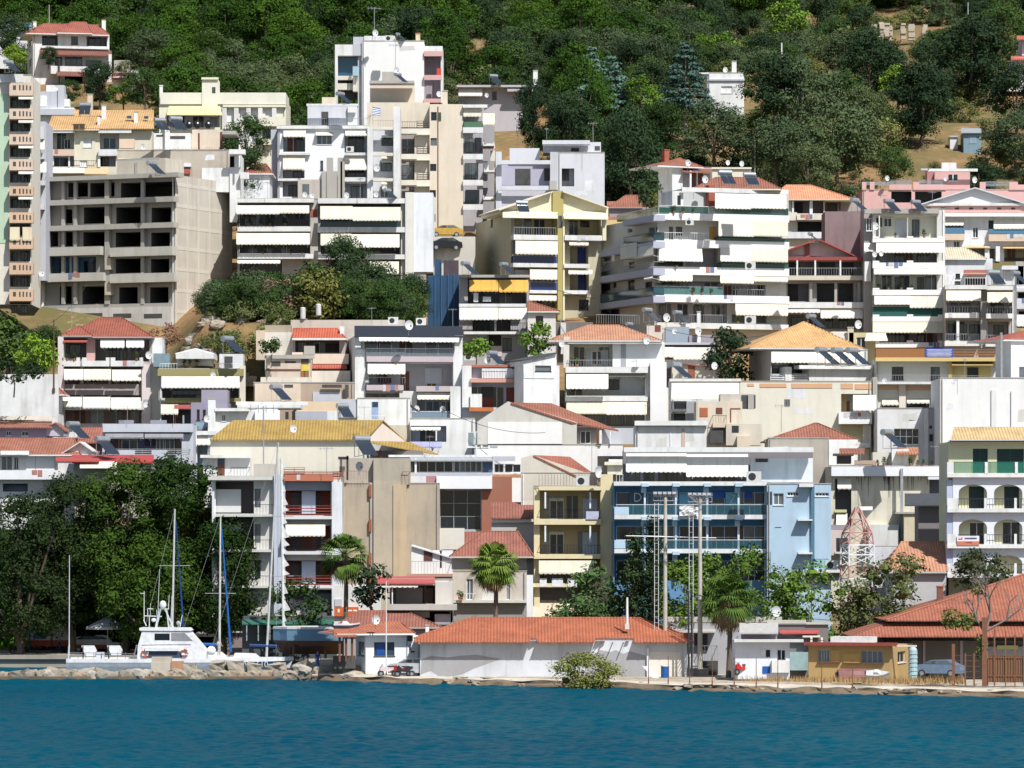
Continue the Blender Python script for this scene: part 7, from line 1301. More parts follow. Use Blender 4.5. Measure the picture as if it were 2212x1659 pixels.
m = MB(); pa, pb_ = at(985, 1312, 392), at(1765, 1330, 391); m.tube(pa, pb_, .045, n=5); m.tube(at(985, 1312, 392), at(1325, 1318, 393), .045); o = m.build('cable_conduit', WP); tag(o, 'white horizontal conduit tube strung between the two floodlight masts', 'conduit')
T(2, 3)
for x, y0 in ((1525, 130), (1553, 130)): pole('steel_post', 'slim dark steel post standing between the long shed and the low hut', x, y0, 830, 389, .09, DK, 'post', 1., 'dark steel posts beside the long shed')
# utility poles
T(0, 1); pole('utility_pole', 'bare wooden utility pole left of the dark red hipped roof', 465, 1105, 1700, 470, .09, pm((.1, .06, .04), .8), 'utility pole')
T(2, 0); pole('utility_pole', 'pale wooden utility pole at the foot of the hill above the rooftop dishes', 2098, 1235, 1520, 555, .13, pm((.4, .36, .3), .8), 'utility pole'); T(3, 0); pole('utility_pole', 'short wooden pole under the large round olive tree on the right slope', 492, 1420, 1640, 560, .1, pm((.3, .26, .22), .8), 'utility pole'); pole('street_lamp', 'slim lamp post high on the right of the hill near the ruin', 1728, 20, 320, 715, .12, GR, 'lamp post'); pole('utility_pole', 'thin white pole among bright vines on the hill', 118, 370, 500, 640, .12, WP, 'utility pole')
T(0, 0); pole('utility_pole', 'tall pale pole behind the red roofed hilltop villa', 425, 40, 330, 650, .1, pm((.35, .3, .27), .8), 'utility pole')
T(3, 2); 
# ================= rooftop equipment =================
def mk_dish():
    r = empty('satellite_dish', (0, 0, -500), 0, 'x', 'satellite dish', 'satellite dishes on the roofs'); m = MB(); n = 16; R_ = .5; k = 4
    for j in range(k):
        for i in range(n):
            P = []
            for jj, ii in ((j, i), (j+1, i), (j+1, i+1), (j, i+1)): q_ = R_*jj/k; a = 2*math.pi*ii/n; P.append((q_*math.cos(a)*.92, -.12*(1-(q_/R_)**2)*-1-.12, q_*math.sin(a)+.62))
            m.poly(P); m.poly([(x, y+.015, z) for x, y, z in reversed(P)])
    o = m.build('reflector', pm((.68, .68, .68), .4), r, True); m = MB(); m.tube((0, .02, -.4), (0, .02, .6), .03); m.tube((0, 0, .2), (0, -.5, .5), .015); m.build('mount', GR, r); m = MB(); m.box(-.05, -.58, .45, .05, -.45, .6); m.build('receiver', DK, r); return r
DISH = Proto(mk_dish())
def dish(x, y, Y, w, lab, rz=.5):
    """x,y: centre of the reflector, w: its height in photo quarter pixels"""
    k = w/4/F*Y; p_ = at(x, y, Y); DISH.put((p_.x, Y, p_.z-.62*k), rz, k, lab)
def mk_solar(n):
    r = empty('solar_water_heater', (0, 0, -500), 0, 'x', 'solar water heater', 'solar water heaters on the roofs'); m = MB(); m.tube((-.65, .35, 1.35), (.65, .35, 1.35), .27, n=14); m.build('tank', pm((.5, .52, .54), .25, .6), r)
    for i in range(n):
        w = 1.3/n; m = MB(); x0 = -.65+i*w; m.prism([(x0+.02, .2, 1.15), (x0+w-.02, .2, 1.15), (x0+w-.02, -1.15, .12), (x0+.02, -1.15, .12)], (0, .04, .07)); m.build('collector', pm((.03, .04, .055), .2), r)
    m = MB()
    for x in (-.6, .6): m.tube((x, .35, 0), (x, .35, 1.1), .025); m.tube((x, .35, 0), (x, -1.1, .08), .02); m.tube((x, -.4, 0), (x, -.4, .7), .02)
    m.build('frame', GR, r); return r
SOL = [Proto(mk_solar(1)), Proto(mk_solar(2))]
def solar(x, y, Y, k, lab, rz=.9, n=0):
    """x,y: where its feet stand"""
    SOL[n].put(at(x, y, Y), rz, k*.62, lab)
def mk_ac():
    r = empty('air_conditioner', (0, 0, -500), 0, 'x', 'air conditioner', 'air conditioner units'); m = MB(); m.box(-.42, 0, 0, .42, .32, .6); m.build('casing', pm((.66, .66, .63), .4), r); m = MB(); m.tube((-.1, -.012, .3), (-.1, -.001, .3), .22, n=14); m.build('fan_grille', DK, r); return r
AC = Proto(mk_ac())
def ac(x, y, Y, k, lab, rz=0): AC.put(at(x, y, Y), rz, k, lab)
def mk_ant():
    r = empty('television_antenna', (0, 0, -500), 0, 'x', 'antenna', 'television antennas'); m = MB(); m.tube((0, 0, 0), (0, 0, 2.2), .025); m.build('mast', GR, r); m = MB(); m.tube((-.6, 0, 2.1), (.6, 0, 2.1), .015)
    for i in range(6): m.tube((-.55+i*.22, -.3, 2.1), (-.55+i*.22, .3, 2.1), .01)
    for i in range(4): m.tube((-.5+i*.3, 0, 1.95), (-.5+i*.3, 0, 2.25), .012)
    m.build('elements', GR, r); return r
ANT = Proto(mk_ant())
def ant(x, y, Y, k, lab, rz=.3): ANT.put(at(x, y, Y), rz, k, lab)
D = 'white satellite dish '
T(1, 0)
dish(1028, 285, 564, 60, D+'on the flat roof of the tallest white block'); dish(1212, 612, 541, 62, D+'on the mast of the beige block before the blank wall'); dish(1578, 812, 550, 52, D+'under the lowest pink balcony of the tallest white block'); dish(1990, 822, 600, 42, D+'on the low villa with the thin roof slab'); dish(1038, 1450, 536, 66, D+'on a recessed balcony between the tall white fins'); dish(1108, 1620, 535, 50, D+'low between the tall white fins, beside a dark window')
ant(1205, 600, 541, 1.4, 'thin cross shaped television antenna before the blank wall of the tallest white block'); ant(1022, 300, 566, 1.6, 'thin vertical antenna above the flat roof of the tallest white block'); ac(1150, 355, 563, 1.2, 'air conditioner on the roof hut of the tallest white block'); ac(812, 1312, 536.5, 1.1, 'air conditioner on the upper glazed balcony of the bright white block')
solar(745, 900, 536, 1.5, 'solar water heater on the rooftop room of the bright white block'); solar(1240, 720, 541, 1.3, 'solar water heater beside the dish mast on the beige block'); solar(1240, 350, 566, 1.0, 'domed solar tank at the right of the tallest roof', 1.2); solar(2060, 735, 604, 1.5, 'double solar panel on the low villa roof slab', .5, 1)
# flag
p_ = at(1010, 990, 532); r = empty('greek_flag', p_, 0, 'blue and white striped flag blowing over the roof rail of the white block', 'flag'); m = MB()
for i in range(9): m.prism([(0, -.05*i % .1, .9-i*.1), (.9, .1, .75-i*.1), (.9, .1, .65-i*.1), (0, 0, .8-i*.1)], (0, .01, 0), i % 2)
m.build('cloth', [pm((.03, .14, .5), .7), WP], r); MB().tube((0, 0, -1.2), (0, 0, 1.1), .03).build('staff', GR, r)
T(0, 0)
solar(90, 632, 499, 1.5, 'solar water heater on the roof of the green and peach block'); solar(735, 1005, 544, 1.7, 'solar water heater lying on the tan tiled roof', 0, 1); solar(1390, 1140, 525, 1.7, 'double solar panel at the left on the rough grey terrace', .5, 1); solar(1530, 1140, 525, 1.9, 'double solar panel at the right on the rough grey terrace', .5, 1); solar(1330, 1515, 511, 1.7, 'solar water heater in front of the hut on the concrete shell'); dish(485, 755, 560, 42, D+'on the roof of the house behind the green block'); dish(1232, 1268, 540, 50, D+'lying among clutter right of the peach parapet')
for i, x in enumerate((1632, 1704, 1798)):
    p_ = at(x, 1105, 523); m = MB(); m.ball((0, 0, .35), .42, 12, 7, sz=1.15); m.tube((0, 0, .75), (0, 0, .95), .12); o = m.build('water_barrel', pm((.015, .015, .02), .35)); o.location = p_; tag(o, 'round black water tank in a row of three on the grey terrace', 'water tank', 'three black water tanks')
T(1, 1)
dish(418, 22, 516, 50, D+'left one of a pair on the long balcony block roof'); dish(480, 28, 516, 50, D+'right one of a pair on the long balcony block roof'); dish(780, 28, 516, 54, D+'on the long balcony block roof under the glazed balcony'); dish(1033, 20, 516, 54, D+'on the long balcony block roof left of the white solar frame'); dish(1318, 1150, 470, 86, D+'standing on the black sloping roof'); ac(1185, 1142, 484, 1.3, 'air conditioner on the long old wall, left of the two'); ac(1425, 1150, 484, 1.3, 'air conditioner on the long old wall beside a red tile cap'); dish(1995, 1450, 472, 70, D+'leaning by the curved solar tank below the yellow awnings'); solar(1150, 65, 516, 1.3, 'solar frame on the long balcony block roof')
solar(1830, 715, 492, 1.5, 'solar water heater on the roof edge above the yellow awnings'); solar(2160, 715, 492, 1.4, 'round topped solar water heater above the yellow awnings, near the gutter'); ac(1845, 1455, 490, 1.4, 'air conditioner in the garden beside the yellow awning house')
for x, h_ in ((540, 1065), (405, 1095)):
    p_ = at(x, h_, 486); m = MB(); m.tube((0, 0, 0), (0, 0, 1.15), .3, n=12); m.ball((0, 0, 1.15), .3, 12, 4, sz=.4, v1=.5); o = m.build('water_cylinder', pm((.6, .6, .58), .5)); o.location = p_; tag(o, 'upright white water cylinder, taller one on the old wall' if x == 540 else 'upright grey water cylinder, smaller one on the old wall', 'water tank')
solar(2060, 1500, 472, 1.6, 'curved solar tank beside a dish below the yellow awnings', .8)
T(0, 1)
dish(1282, 1410, 478, 66, D+'at the corner of the dark red roofed house, upper one'); dish(355, 700, 508, 62, D+'on the corner of the white balcony of the concrete shell'); dish(1838, 1580, 474, 54, D+'in front of the long white awning'); solar(1990, 1395, 476, 1.9, 'round solar water heater on the rooftop garden right of the gazebo'); pa = at(1250, 2010, 478)
m = MB(); m.tube((0, 0, 0), (0, 0, .9), .03); o = None
T(0, 2)
dish(1250, 170, 477, 72, D+'leaning off the corner of the dark red roofed house, lower one', .9); dish(665, 730, 450, 80, D+'beside the cream fascia left of the waterfront trees'); dish(1785, 300, 461, 64, D+'at the foot of the thick white chimney'); solar(655, 480, 460, 1.9, 'solar water heater on the mauve gable roof'); solar(905, 620, 448, 2.0, 'large solar water heater on the red canopy roof', .8)
T(2, 1)
dish(1332, 1085, 497, 76, D+'biggest one in the rooftop cluster in the middle'); dish(1400, 1202, 478, 52, D+'on the grey blue roof box'); dish(1158, 1285, 471, 66, D+'at the right of the terracotta hipped roof'); dish(1605, 1200, 477, 70, D+'beside the thin white chimney'); dish(1745, 1502, 470, 66, D+'above the huge cream awning'); dish(425, 1310, 470, 60, D+'at the left end of the terracotta hipped roof'); solar(1190, 1130, 495, 1.7, 'solar water heater with a shiny round tank before the shaded balconies'); solar(1450, 1140, 492, 1.5, 'solar water heater right of the biggest dish in the middle'); solar(1030, 1220, 480, 1.2, 'small solar tank behind the right slope of the terracotta hipped roof'); solar(1440, 1615, 465, 1.8, 'solar water heater with a white panel above the huge cream awning'); solar(90, 190, 508, 1.6, 'solar water heater lying on the yellow canopy roof', .2)
ac(1535, 285, 502, 1.1, 'air conditioner on the upper wall of the largest white building'); ac(2060, 668, 500.6, 1.4, 'air conditioner on the third balcony of the largest white building'); ac(2060, 1140, 500.6, 1.5, 'air conditioner on the lowest balcony of the largest white building')
T(2, 0)
dish(1518, 1408, 517, 58, D+'on the terracotta roof of the slim white house'); dish(1862, 1405, 514, 46, D+'left one of two on the cream penthouse'); dish(1982, 1415, 514, 50, D+'right one of two on the cream penthouse'); dish(1665, 1550, 505, 66, D+'beside the porch roof of the slim white house'); solar(1850, 1610, 500, 1.9, 'double solar water heater left on the terracotta penthouse roof', .3, 1); solar(2060, 1615, 500, 1.7, 'single solar water heater right on the terracotta penthouse roof', .3); dish(1840, 605, 614, 52, D+'on the flat roofed house by the big cedar')
T(3, 0); dish(1027, 1540, 547, 48, D+'on the left parapet of the salmon pink building'); dish(1782, 1555, 546, 56, D+'right of the small pink rooftop room'); dish(1530, 1545, 546, 40, D+'left of the window of the pink rooftop room')
T(3, 1)
dish(925, 295, 500, 66, D+'on the side wall of the seven storey white block, top'); dish(918, 538, 500, 52, D+'left one of a pair beside the second awning of the white block'); dish(975, 532, 499, 48, D+'right one of a pair beside the second awning of the white block'); dish(775, 1145, 488, 76, D+'right of the tan pyramid roof'); dish(1002, 1632, 470, 54, D+'below the brown balustrade'); solar(1060, 180, 504, 1.6, 'solar water heater at the left on the seven storey block', .6, 1); solar(1290, 180, 504, 1.5, 'solar water heater at the right on the seven storey block', .6)
solar(770, 170, 508, 1.6, 'solar water heater above the stained concrete gable wall'); solar(385, 440, 500, 1.2, 'solar water heater on the ridge of the red gable', 1.2); solar(395, 1180, 482, 1.6, 'solar water heater behind the tan pyramid roof'); solar(490, 1500, 471, 2.0, 'solar water heater left of three in front of the tan pyramid roof', .9); solar(625, 1505, 471, 2.0, 'solar water heater middle of three in front of the tan pyramid roof', .9); solar(755, 1505, 471, 2.0, 'solar water heater right of three in front of the tan pyramid roof', .9); solar(1960, 810, 496, 1.8, 'solar water heater on the grey awning block', .4, 1); solar(2160, 810, 496, 1.7, 'solar water heater beside the tall steel pole at the right', .9)
T(1, 2)
dish(722, 205, 458, 56, D+'beside the solar heater left of the pale blue door'); dish(1610, 220, 464, 62, D+'at the right of the glass balcony under the dark roofed building'); dish(1385, 215, 464, 60, D+'by the round tank left of the glass balcony'); dish(890, 710, 436, 80, 'rust stained satellite dish on the blank concrete building'); dish(320, 385, 446, 70, 'rust stained satellite dish lying on the mustard yellow roof')
solar(195, 150, 466, 1.8, 'solar water heater on the white slab left of the brown walled house', .8); solar(760, 300, 458, 1.6, 'solar water heater left of the pale blue door', .5); solar(1330, 250, 463, 1.3, 'round solar tank left of the glass balcony', 1.2); solar(930, 628, 436, 2.1, 'solar water heater standing against the gable of the yellow roof', .5); ant(65, 690, 440, 2.6, 'tall thin television antenna in front of the yellow roofed hall wall'); ant(935, 380, 449, 1., 'television antenna on the right half of the yellow roof'); ant(610, 780, 436, 1.2, 'short television antenna above the brick red roof rail')
T(2, 2)
dish(738, 760, 413.5, 104, D+'seen edge on above the yellow building, largest of the lower town', .9); ac(610, 880, 413.5, 1.5, 'air conditioner on the roof of the yellow balcony building'); ac(2090, 845, 408, 1.6, 'air conditioner on the top floor terrace of the blue building'); ant(690, 760, 425, 1.2, 'television antenna behind the dish of the yellow building')
T(3, 2)
solar(1060, 560, 427, 1.9, 'pair of round solar tanks over the roof garden', .9); ac(550, 1605, 402, 1.4, 'air conditioner on the ledge beside the lattice mast'); ant(115, 410, 436, 1.2, 'television antenna at the left of the small hipped roof')
T(1, 3); dish(1032, 378, 393, 84, D+'on the terracotta roof of the guard house')
m = MB(); m.tube((0, 0, 0), (0, 0, 8.4), .06, .04); o = m.build('flagpole', pm((.75, .75, .72), .5)); p_ = at(1125, 770, 391); o.location = (p_.x, 391, .5); tag(o, 'tall thin white flagpole in front of the guard house window', 'flagpole')
T(3, 3); dish(67, 305, 388, 96, D+'on the low hut roof beside the right palm')
for c, r_, Y, pts in ((2, 1, 472, ((420, 1270), (1180, 1300))), (0, 1, 479, ((620, 1180), (1420, 1390))), (3, 1, 503, ((1000, 160), (1420, 160))), (2, 1, 506, ((1600, -20),)), (1, 1, 515, ((100, 58), (900, 70))), (0, 2, 458, ((1100, 350), (1500, 350))), (2, 2, 440, ((1150, 330), (1600, 330))), (3, 2, 429, ((800, 700), (1450, 700))), (1, 2, 445, ((1500, 620), (1900, 630))), (3, 2, 449, ((1700, -50),)), (2, 0, 534, ((300, 1230), (700, 1230))), (1, 1, 472, ((1000, 1160), (1700, 1160)))):
    T(c, r_)
    for x, y in pts: ANT.put(at(x, y, Y), random.uniform(0, 3), random.uniform(.7, 1.2), 'thin television antenna standing on one of the town roofs', 'television antennas on the town roofs')
def wire(label, a, b_, sag=1.2):
    m = MB(); n = 12; P_ = [tuple(a.lerp(b_, i/n)-Vector((0, 0, sag*4*(i/n)*(1-i/n)))) for i in range(n+1)]; m.path(P_, .03, .03, 3); tag(m.build('overhead_cable', DK), label, 'cable')
T(0, 1); wire('sagging cable from the bare wooden pole to the concrete shell base', at(465, 1115, 470), at(760, 780, 507), .5); wire('thin cable from the bare wooden pole to the left edge', at(465, 1115, 470), at(-60, 1290, 470), .4)
T(2, 1); wire('cable swinging across the face of the yellow gabled building', at(-200, 560, 500), at(720, 920, 494), .8); wire('cable along the top of the low awning house to the tan pyramid roof', at(1300, 1180, 478), at(2180, 1240, 478), .6)
T(1, 2); wire('cable between the rooftop dish and the tall brick edge over the white wall', at(1600, 210, 455), at(2500, 420, 452), .8)
T(2, 3); wire('cable from the dark posts to the ochre kiosk roof', at(1540, 160, 389), at(2700, 560, 379), .8); wire('upper cable from the dark posts to the market hall eave', at(1540, 140, 389), at(3300, 380, 385), .9)
# ================= people =================
def person(label, loc, rz, shirt, trousers, sit=False, arm=0.):
    import bmesh
    root = empty('person', loc, rz, label, 'person'); me_ = bpy.data.meshes.new('mesh')
    if sit: J = dict(pel=(0, .0, .5), ch=(0, .04, .85), nk=(0, .03, 1.05), hd=(0, 0, 1.2), ht=(0, 0, 1.33))
    else: J = dict(pel=(0, 0, .92), ch=(0, 0, 1.27), nk=(0, 0, 1.48), hd=(0, -.01, 1.62), ht=(0, 0, 1.74))
    V = [J['pel'], J['ch'], J['nk'], J['hd'], J['ht']]; Rr = [.14, .17, .06, .1, .07]; E = [(0, 1), (1, 2), (2, 3), (3, 4)]; z = J['ch'][2]
    for s in (-1, 1):
        b0 = len(V)
        V += [(s*.2, 0, z+.13), (s*.25, -.03, z-.14), (s*(.25-.1*arm), -.12-.2*arm, z-.36+.2*arm), (s*(.25-.12*arm), -.16-.25*arm, z-.46+.3*arm)]; Rr += [.07, .055, .04, .035]; E += [(1, b0), (b0, b0+1), (b0+1, b0+2), (b0+2, b0+3)]
        b1 = len(V)
        V += [(s*.11, -.44, .52), (s*.12, -.46, .08), (s*.12, -.6, .04)] if sit else [(s*.11, -.02, .5), (s*.13, .02, .09), (s*.14, -.12, .05)]
        Rr += [.085, .06, .045]; E += [(0, b1), (b1, b1+1), (b1+1, b1+2)]
    me_.from_pydata(V, E, []); o = bpy.data.objects.new('body', me_); COL.objects.link(o); md = o.modifiers.new('s', 'SKIN'); o.modifiers.new('d', 'SUBSURF').levels = 1
    for i, r_ in enumerate(Rr): me_.skin_vertices[0].data[i].radius = (r_, r_*.85)
    me_.skin_vertices[0].data[0].use_root = True
    bpy.context.view_layer.update(); m2 = bpy.data.meshes.new_from_object(o.evaluated_get(bpy.context.evaluated_depsgraph_get())); bpy.data.objects.remove(o)
    for mt in (pm((.45, .27, .19), .6), pm(shirt, .8), pm(trousers, .8), pm((.03, .02, .015), .8)): m2.materials.append(mt)
    for f in m2.polygons:
        c = f.center; f.use_smooth = True; zz_ = c.z
        f.material_index = 3 if zz_ > J['hd'][2]+.04 or (zz_ > J['hd'][2]-.05 and c.y > .04) else 0 if zz_ > J['nk'][2]-.03 else (0 if abs(c.x) > .2 and zz_ < z-.05 else 1) if zz_ > J['pel'][2]+.05 or abs(c.x) > .21 else 2
    bo = bpy.data.objects.new('body', m2); COL.objects.link(bo); bo.parent = root; return root
T(1, 3); person('person in blue clothes standing on the rubble left of the guard house', on(at(533, 782, 401), .75), .4, (.03, .1, .4), (.08, .16, .4))
T(0, 3); person('person in pale clothes standing on a yacht deck beside the blue furled sail', on(at(1892, 690, 428), 1.15), .8, (.5, .48, .42), (.5, .48, .45), arm=.6)
for i, (x, c, lab) in enumerate(((140, (.1, .2, .45), 'person in a blue shirt sitting leftmost under the quay trees'), (205, (.35, .42, .55), 'person in a pale blue shirt sitting under the quay trees, second from the left'), (262, (.08, .25, .4), 'person in a teal shirt sitting in front of the market trailer'), (520, (.05, .12, .35), 'person in a dark blue shirt sitting nearest the ensign staff under the trees'))):
    q_ = on(at(x, 660, 446), 1.05); person(lab, q_, .3*i, c, (.03, .03, .05), True); m = MB(); m.box(-.25, -.25, .36, .25, .25, .4).box(-.25, .22, .4, .25, .26, .85)
    for sx_ in (-.23, .2):
        for sy in (-.23, .2): m.box(sx_, sy, 0, sx_+.03, sy+.03, .36)
    o = m.build('chair', pm((.1, .1, .11), .6)); o.location = q_; o.rotation_euler = (0, 0, .3*i); tag(o, ('dark chair under the person in the blue shirt, leftmost of the quay chairs', 'dark chair under the person in the pale blue shirt', 'dark chair under the person in the teal shirt', 'dark chair under the person nearest the ensign staff')[i], 'chair')
# ================= vegetation =================
def crown(seed, cs, nl, ls, mat, core=.62, flat=.75, up=.35, tilt=.7):
    """leaf faces scattered over clumps; cs = list of (centre, radius)"""
    g = np.random.default_rng(seed); Vs = []
    for c, r in cs:
        n = int(nl*1.25*(r/1.)**1.5)+6; d = g.normal(size=(n, 3)); d /= np.linalg.norm(d, axis=1)[:, None]; d[:, 2] = np.where(d[:, 2] < -.55, -d[:, 2], d[:, 2])
        p_ = np.array(c)+d*r*(.45+.75*g.random((n, 1))**.6)*np.array([1, 1, flat]); nn = d+g.normal(size=(n, 3))*tilt; nn[:, 2] += up; nn /= np.linalg.norm(nn, axis=1)[:, None]
        u = np.cross(nn, g.normal(size=(n, 3))); u /= np.linalg.norm(u, axis=1)[:, None]; w = np.cross(nn, u); s = ls*g.uniform(.6, 1.35, (n, 1))
        q = np.stack([p_-u*s*.9, p_-w*s*.45, p_+u*s*.9, p_+w*s*.5], 1); Vs.append(q.reshape(-1, 3))
    V = np.vstack(Vs); m = MB(); m.v = [tuple(v) for v in V.tolist()]; m.f = [(i, i+1, i+2, i+3) for i in range(0, len(V), 4)]; m.m = [0]*len(m.f)
    random.seed(seed)
    if core:
        for c, r in cs: m.ball(c, r*core*.62, 6, 4, sz=flat, jit=.25)
    return m
def blobs(seed, R_, H0, H1, n, r0, r1, shape='round'):
    random.seed(seed); out = []
    for i in range(n):
        a = random.uniform(0, 6.283); t = (i+.5)/n
        if shape == 'cone': z = H0+(H1-H0)*t; k = R_*(1-t)**.8*random.uniform(.45, 1)
        elif shape == 'column': z = H0+(H1-H0)*t; k = R_*random.uniform(.1, .6)*(1-t*.5)
        else: ph = math.acos(1-1.95*t); z = (H0+H1)/2+(H1-H0)/2*math.cos(ph)*.95; k = R_*math.sin(ph)*random.uniform(.5, 1.)
        out.append(((k*math.cos(a), k*math.sin(a), z), random.uniform(r0, r1)*(1 if shape != 'cone' else 1.25-.7*t)))
    return out
BARK = wm((.16, .12, .09), .4); BARKP = wm((.3, .27, .23), .4)
def mktree(name, seed, R_, H0, H1, n, r0, r1, nl, ls, mat, shape='round', cat='tree', bark=None, tr=.2, core=.62, **kw):
    r = empty(name, (0, 0, -500), 0, 'x', cat); cs = blobs(seed, R_, H0, H1, n, r0, r1, shape)
    crown(seed, cs, nl, ls, mat, core, **kw).build('crown', mat, r); m = MB(); random.seed(seed); zt = H0+(H1-H0)*.5
    m.path([(0, 0, -1.5), (.1, .05, H0*.5), (-.05, .1, H0), (0, 0, zt)], tr, tr*.45, 7)
    for c, q in cs[::max(1, n//7)]: m.path([(0, 0, H0*.7+random.random()*.5), (c[0]*.5, c[1]*.5, (H0+c[2])/2), c], tr*.4, tr*.12, 5)
    m.build('trunk', bark or BARK, r); return Proto(r)
L_OL = leafm((.048, .075, .034), (.085, .12, .055)); L_PI = leafm((.013, .036, .006), (.05, .105, .013)); L_DK = leafm((.017, .036, .017), (.036, .064, .027)); L_BR = leafm((.07, .14, .02), (.15, .25, .03)); L_GR = leafm((.028, .06, .017), (.056, .1, .026))
L_YE = leafm((.1, .115, .03), (.17, .165, .045)); L_CE = leafm((.075, .14, .115), (.12, .2, .16)); L_RD = leafm((.14, .08, .06), (.2, .11, .08)); L_SH = leafm((.1, .13, .04), (.16, .18, .07)); L_TM = leafm((.085, .12, .035), (.16, .18, .055))
HILL = {
 'pine': [mktree('pine_tree', s, 3.9, .8, 8.4, 36, 1.0, 1.8, 130, .16, L_PI, flat=.62, tr=.25) for s in (1, 2, 3)],
 'olive': [mktree('olive_tree', s, 3.4, .0, 4.8, 30, .95, 1.5, 150, .13, L_OL) for s in (4, 5, 6)],
 'green': [mktree('broadleaf_tree', s, 3.3, .0, 5.4, 30, .95, 1.6, 140, .14, L_GR) for s in (7, 8)],
 'dark': [mktree('evergreen_tree', s, 3.2, .0, 5.8, 30, .95, 1.6, 140, .14, L_DK) for s in (9, 10)],
 'bright': [mktree('bright_tree', 11, 2.6, .6, 4.6, 18, .7, 1.2, 100, .19, L_BR)],
 'scrub': [mktree('scrub_bush', s, 2.3, .0, 2.6, 16, .6, 1., 130, .12, leafm((.075, .1, .025), (.13, .15, .05)), cat='shrub', tr=.06) for s in (14, 15)],
 'shrub': [mktree('shrub', s, 2., .3, 2.4, 12, .6, 1., 110, .15, L_SH, cat='shrub', tr=.08) for s in (12, 13)],
}
LBL = {'pine': ('tall dark green pine in the dense wood covering the hilltop', 'pines of the hilltop wood'), 'olive': ('grey green olive tree growing loosely on the hillside', 'olive trees on the hillside'), 'green': ('mid green bushy tree mixed in among the hillside trees', 'mid green trees on the hillside'), 'dark': ('blackish green evergreen tree standing in the hillside groves', 'dark evergreens on the hillside'), 'bright': ('bright yellow green vine covered tree on the hillside', 'bright green trees on the hillside'), 'shrub': ('low olive brown shrub on the dry hillside soil', 'shrubs on the dry hillside'), 'scrub': ('yellow green scrub bush filling a gap between the hillside trees', 'scrub between the hillside trees')}
def put(kind, x, Y, z, k=1., rz=None, label=None, group=None, sq=1.):
    P = random.choice(HILL[kind]); l, g = LBL[kind]; return P.put((x, Y, z), random.uniform(0, 6.28) if rz is None else rz, (k, k, k*sq), label or l, group or (None if label else g))
KEEP = [(50, 300, 575, 655), (-50, 45, 600, 668), (250, 330, 590, 652), (330, 640, 500, 582), (700, 975, 500, 584), (975, 1180, 560, 622), (1370, 1420, 580, 606), (1490, 1625, 575, 628), (1880, 2010, 655, 712), (2150, 2300, 590, 656), (2040, 2130, 560, 600), (560, 720, 500, 562), (-50, 240, 500, 575)]
CLEAR = [(1990, 88, 70, 30), (2150, 262, 70, 30), (1960, 375, 150, 26), (2080, 345, 60, 26), (1720, 345, 30, 14), (1860, 195, 26, 16), (2030, 205, 50, 16), (1840, 262, 22, 22), (1960, 295, 60, 12), (1012, 135, 24, 60), (1000, 95, 40, 14), (1160, 180, 40, 14), (1800, 135, 22, 22), (990, 520, 40, 60), (1965, 412, 160, 34), (1720, 380, 40, 20)]
random.seed(99); n_ = 0; counts = {}
Y = 556.
while Y < 812:
    W = .119*Y; x = -W+random.uniform(0, 8)
    while x < W:
        xx, yy = x+random.uniform(-2.6, 2.6), Y+random.uniform(-3, 3); z = tz(xx, yy); sxp = CX+xx/yy*F; syp = HZ-(z-CH)/yy*F; x += (7.8 if syp < 150 else 6.6) if sxp < 1650 else 10.4
        if any(a < sxp < c and d < yy < e for a, c, d, e in KEEP): continue
        if any(((sxp-a)/c)**2+((syp-bb)/d)**2 < 1 for a, bb, c, d in CLEAR):
            if random.random() < .35: put('shrub', xx, yy, z, random.uniform(.5, .9))
            continue
        if sxp < 1000: wood = syp < 150 if sxp > 420 else syp < 90
        elif sxp < 1750: wood = syp < 62
        else: wood = syp < 40
        if wood: k = random.choices(['pine', 'dark', 'green', 'olive'], [8, 1.2+7*(850 < sxp < 1600), 1, .3])[0]
        elif sxp < 740: k = random.choices(['olive', 'green', 'pine', 'dark'], [5, 2, 1.2, .5])[0]
        elif sxp < 1500: k = random.choices(['olive', 'green', 'dark', 'pine', 'shrub'], [2.6, 3, 2.6, 1, .6])[0]
        else: k = random.choices(['olive', 'dark', 'green', 'shrub'], [4.5, 2., 2.2, 3.6])[0]
        if counts.get(k, 0) > 270: k = min(('green', 'dark', 'pine'), key=lambda q: counts.get(q, 0))
        counts[k] = counts.get(k, 0)+1
        if not wood and sxp > 980 and random.random() < .7 and counts.get('scrub', 0) < 280: counts['scrub'] = counts.get('scrub', 0)+1; x2, y2 = xx+random.uniform(2.5, 5), yy-random.uniform(2, 5); put('scrub', x2, y2, tz(x2, y2)-.2, random.uniform(.7, 1.3))
        put(k, xx, yy, z-.3, (random.uniform(.95, 1.55) if wood else random.uniform(.68, 1.18)) if k != 'shrub' else random.uniform(.9, 1.5))
    Y += 7.2 if Y > 620 else 7.6
def atb(x, y, Y): return at(x, y, Y)
# trees singled out
T(2, 0)
def cedar(label, x, yt, yb, Y, w, seed):
    p0, p1 = at(x, yb, Y), at(x, yt, Y); H = p1.z-p0.z; R_ = w/8/F*Y; r = empty('cedar_tree', p0, 0, label, 'cedar tree'); random.seed(seed); cs = []
    n = 12
    for i in range(n):
        t = i/(n-1); z = H*(.2+.78*t); k = R_*(1-t)**.75+.25; m_ = max(3, int(7*(1-t))+3)
        for j in range(m_):
            a = 2*math.pi*j/m_+random.random(); q = k*random.uniform(.55, 1.05); cs.append(((q*math.cos(a), q*math.sin(a), z-q*.12+random.uniform(-.25, .25)), (.55+.65*(1-t))*random.uniform(.8, 1.15)))
    crown(seed, cs, 80, .24, L_CE, .5, flat=.28, up=.6).build('crown', L_CE, r); m = MB(); m.tube((0, 0, -1), (0, 0, H*.95), .3, .04, n=8); m.build('trunk', BARKP, r)
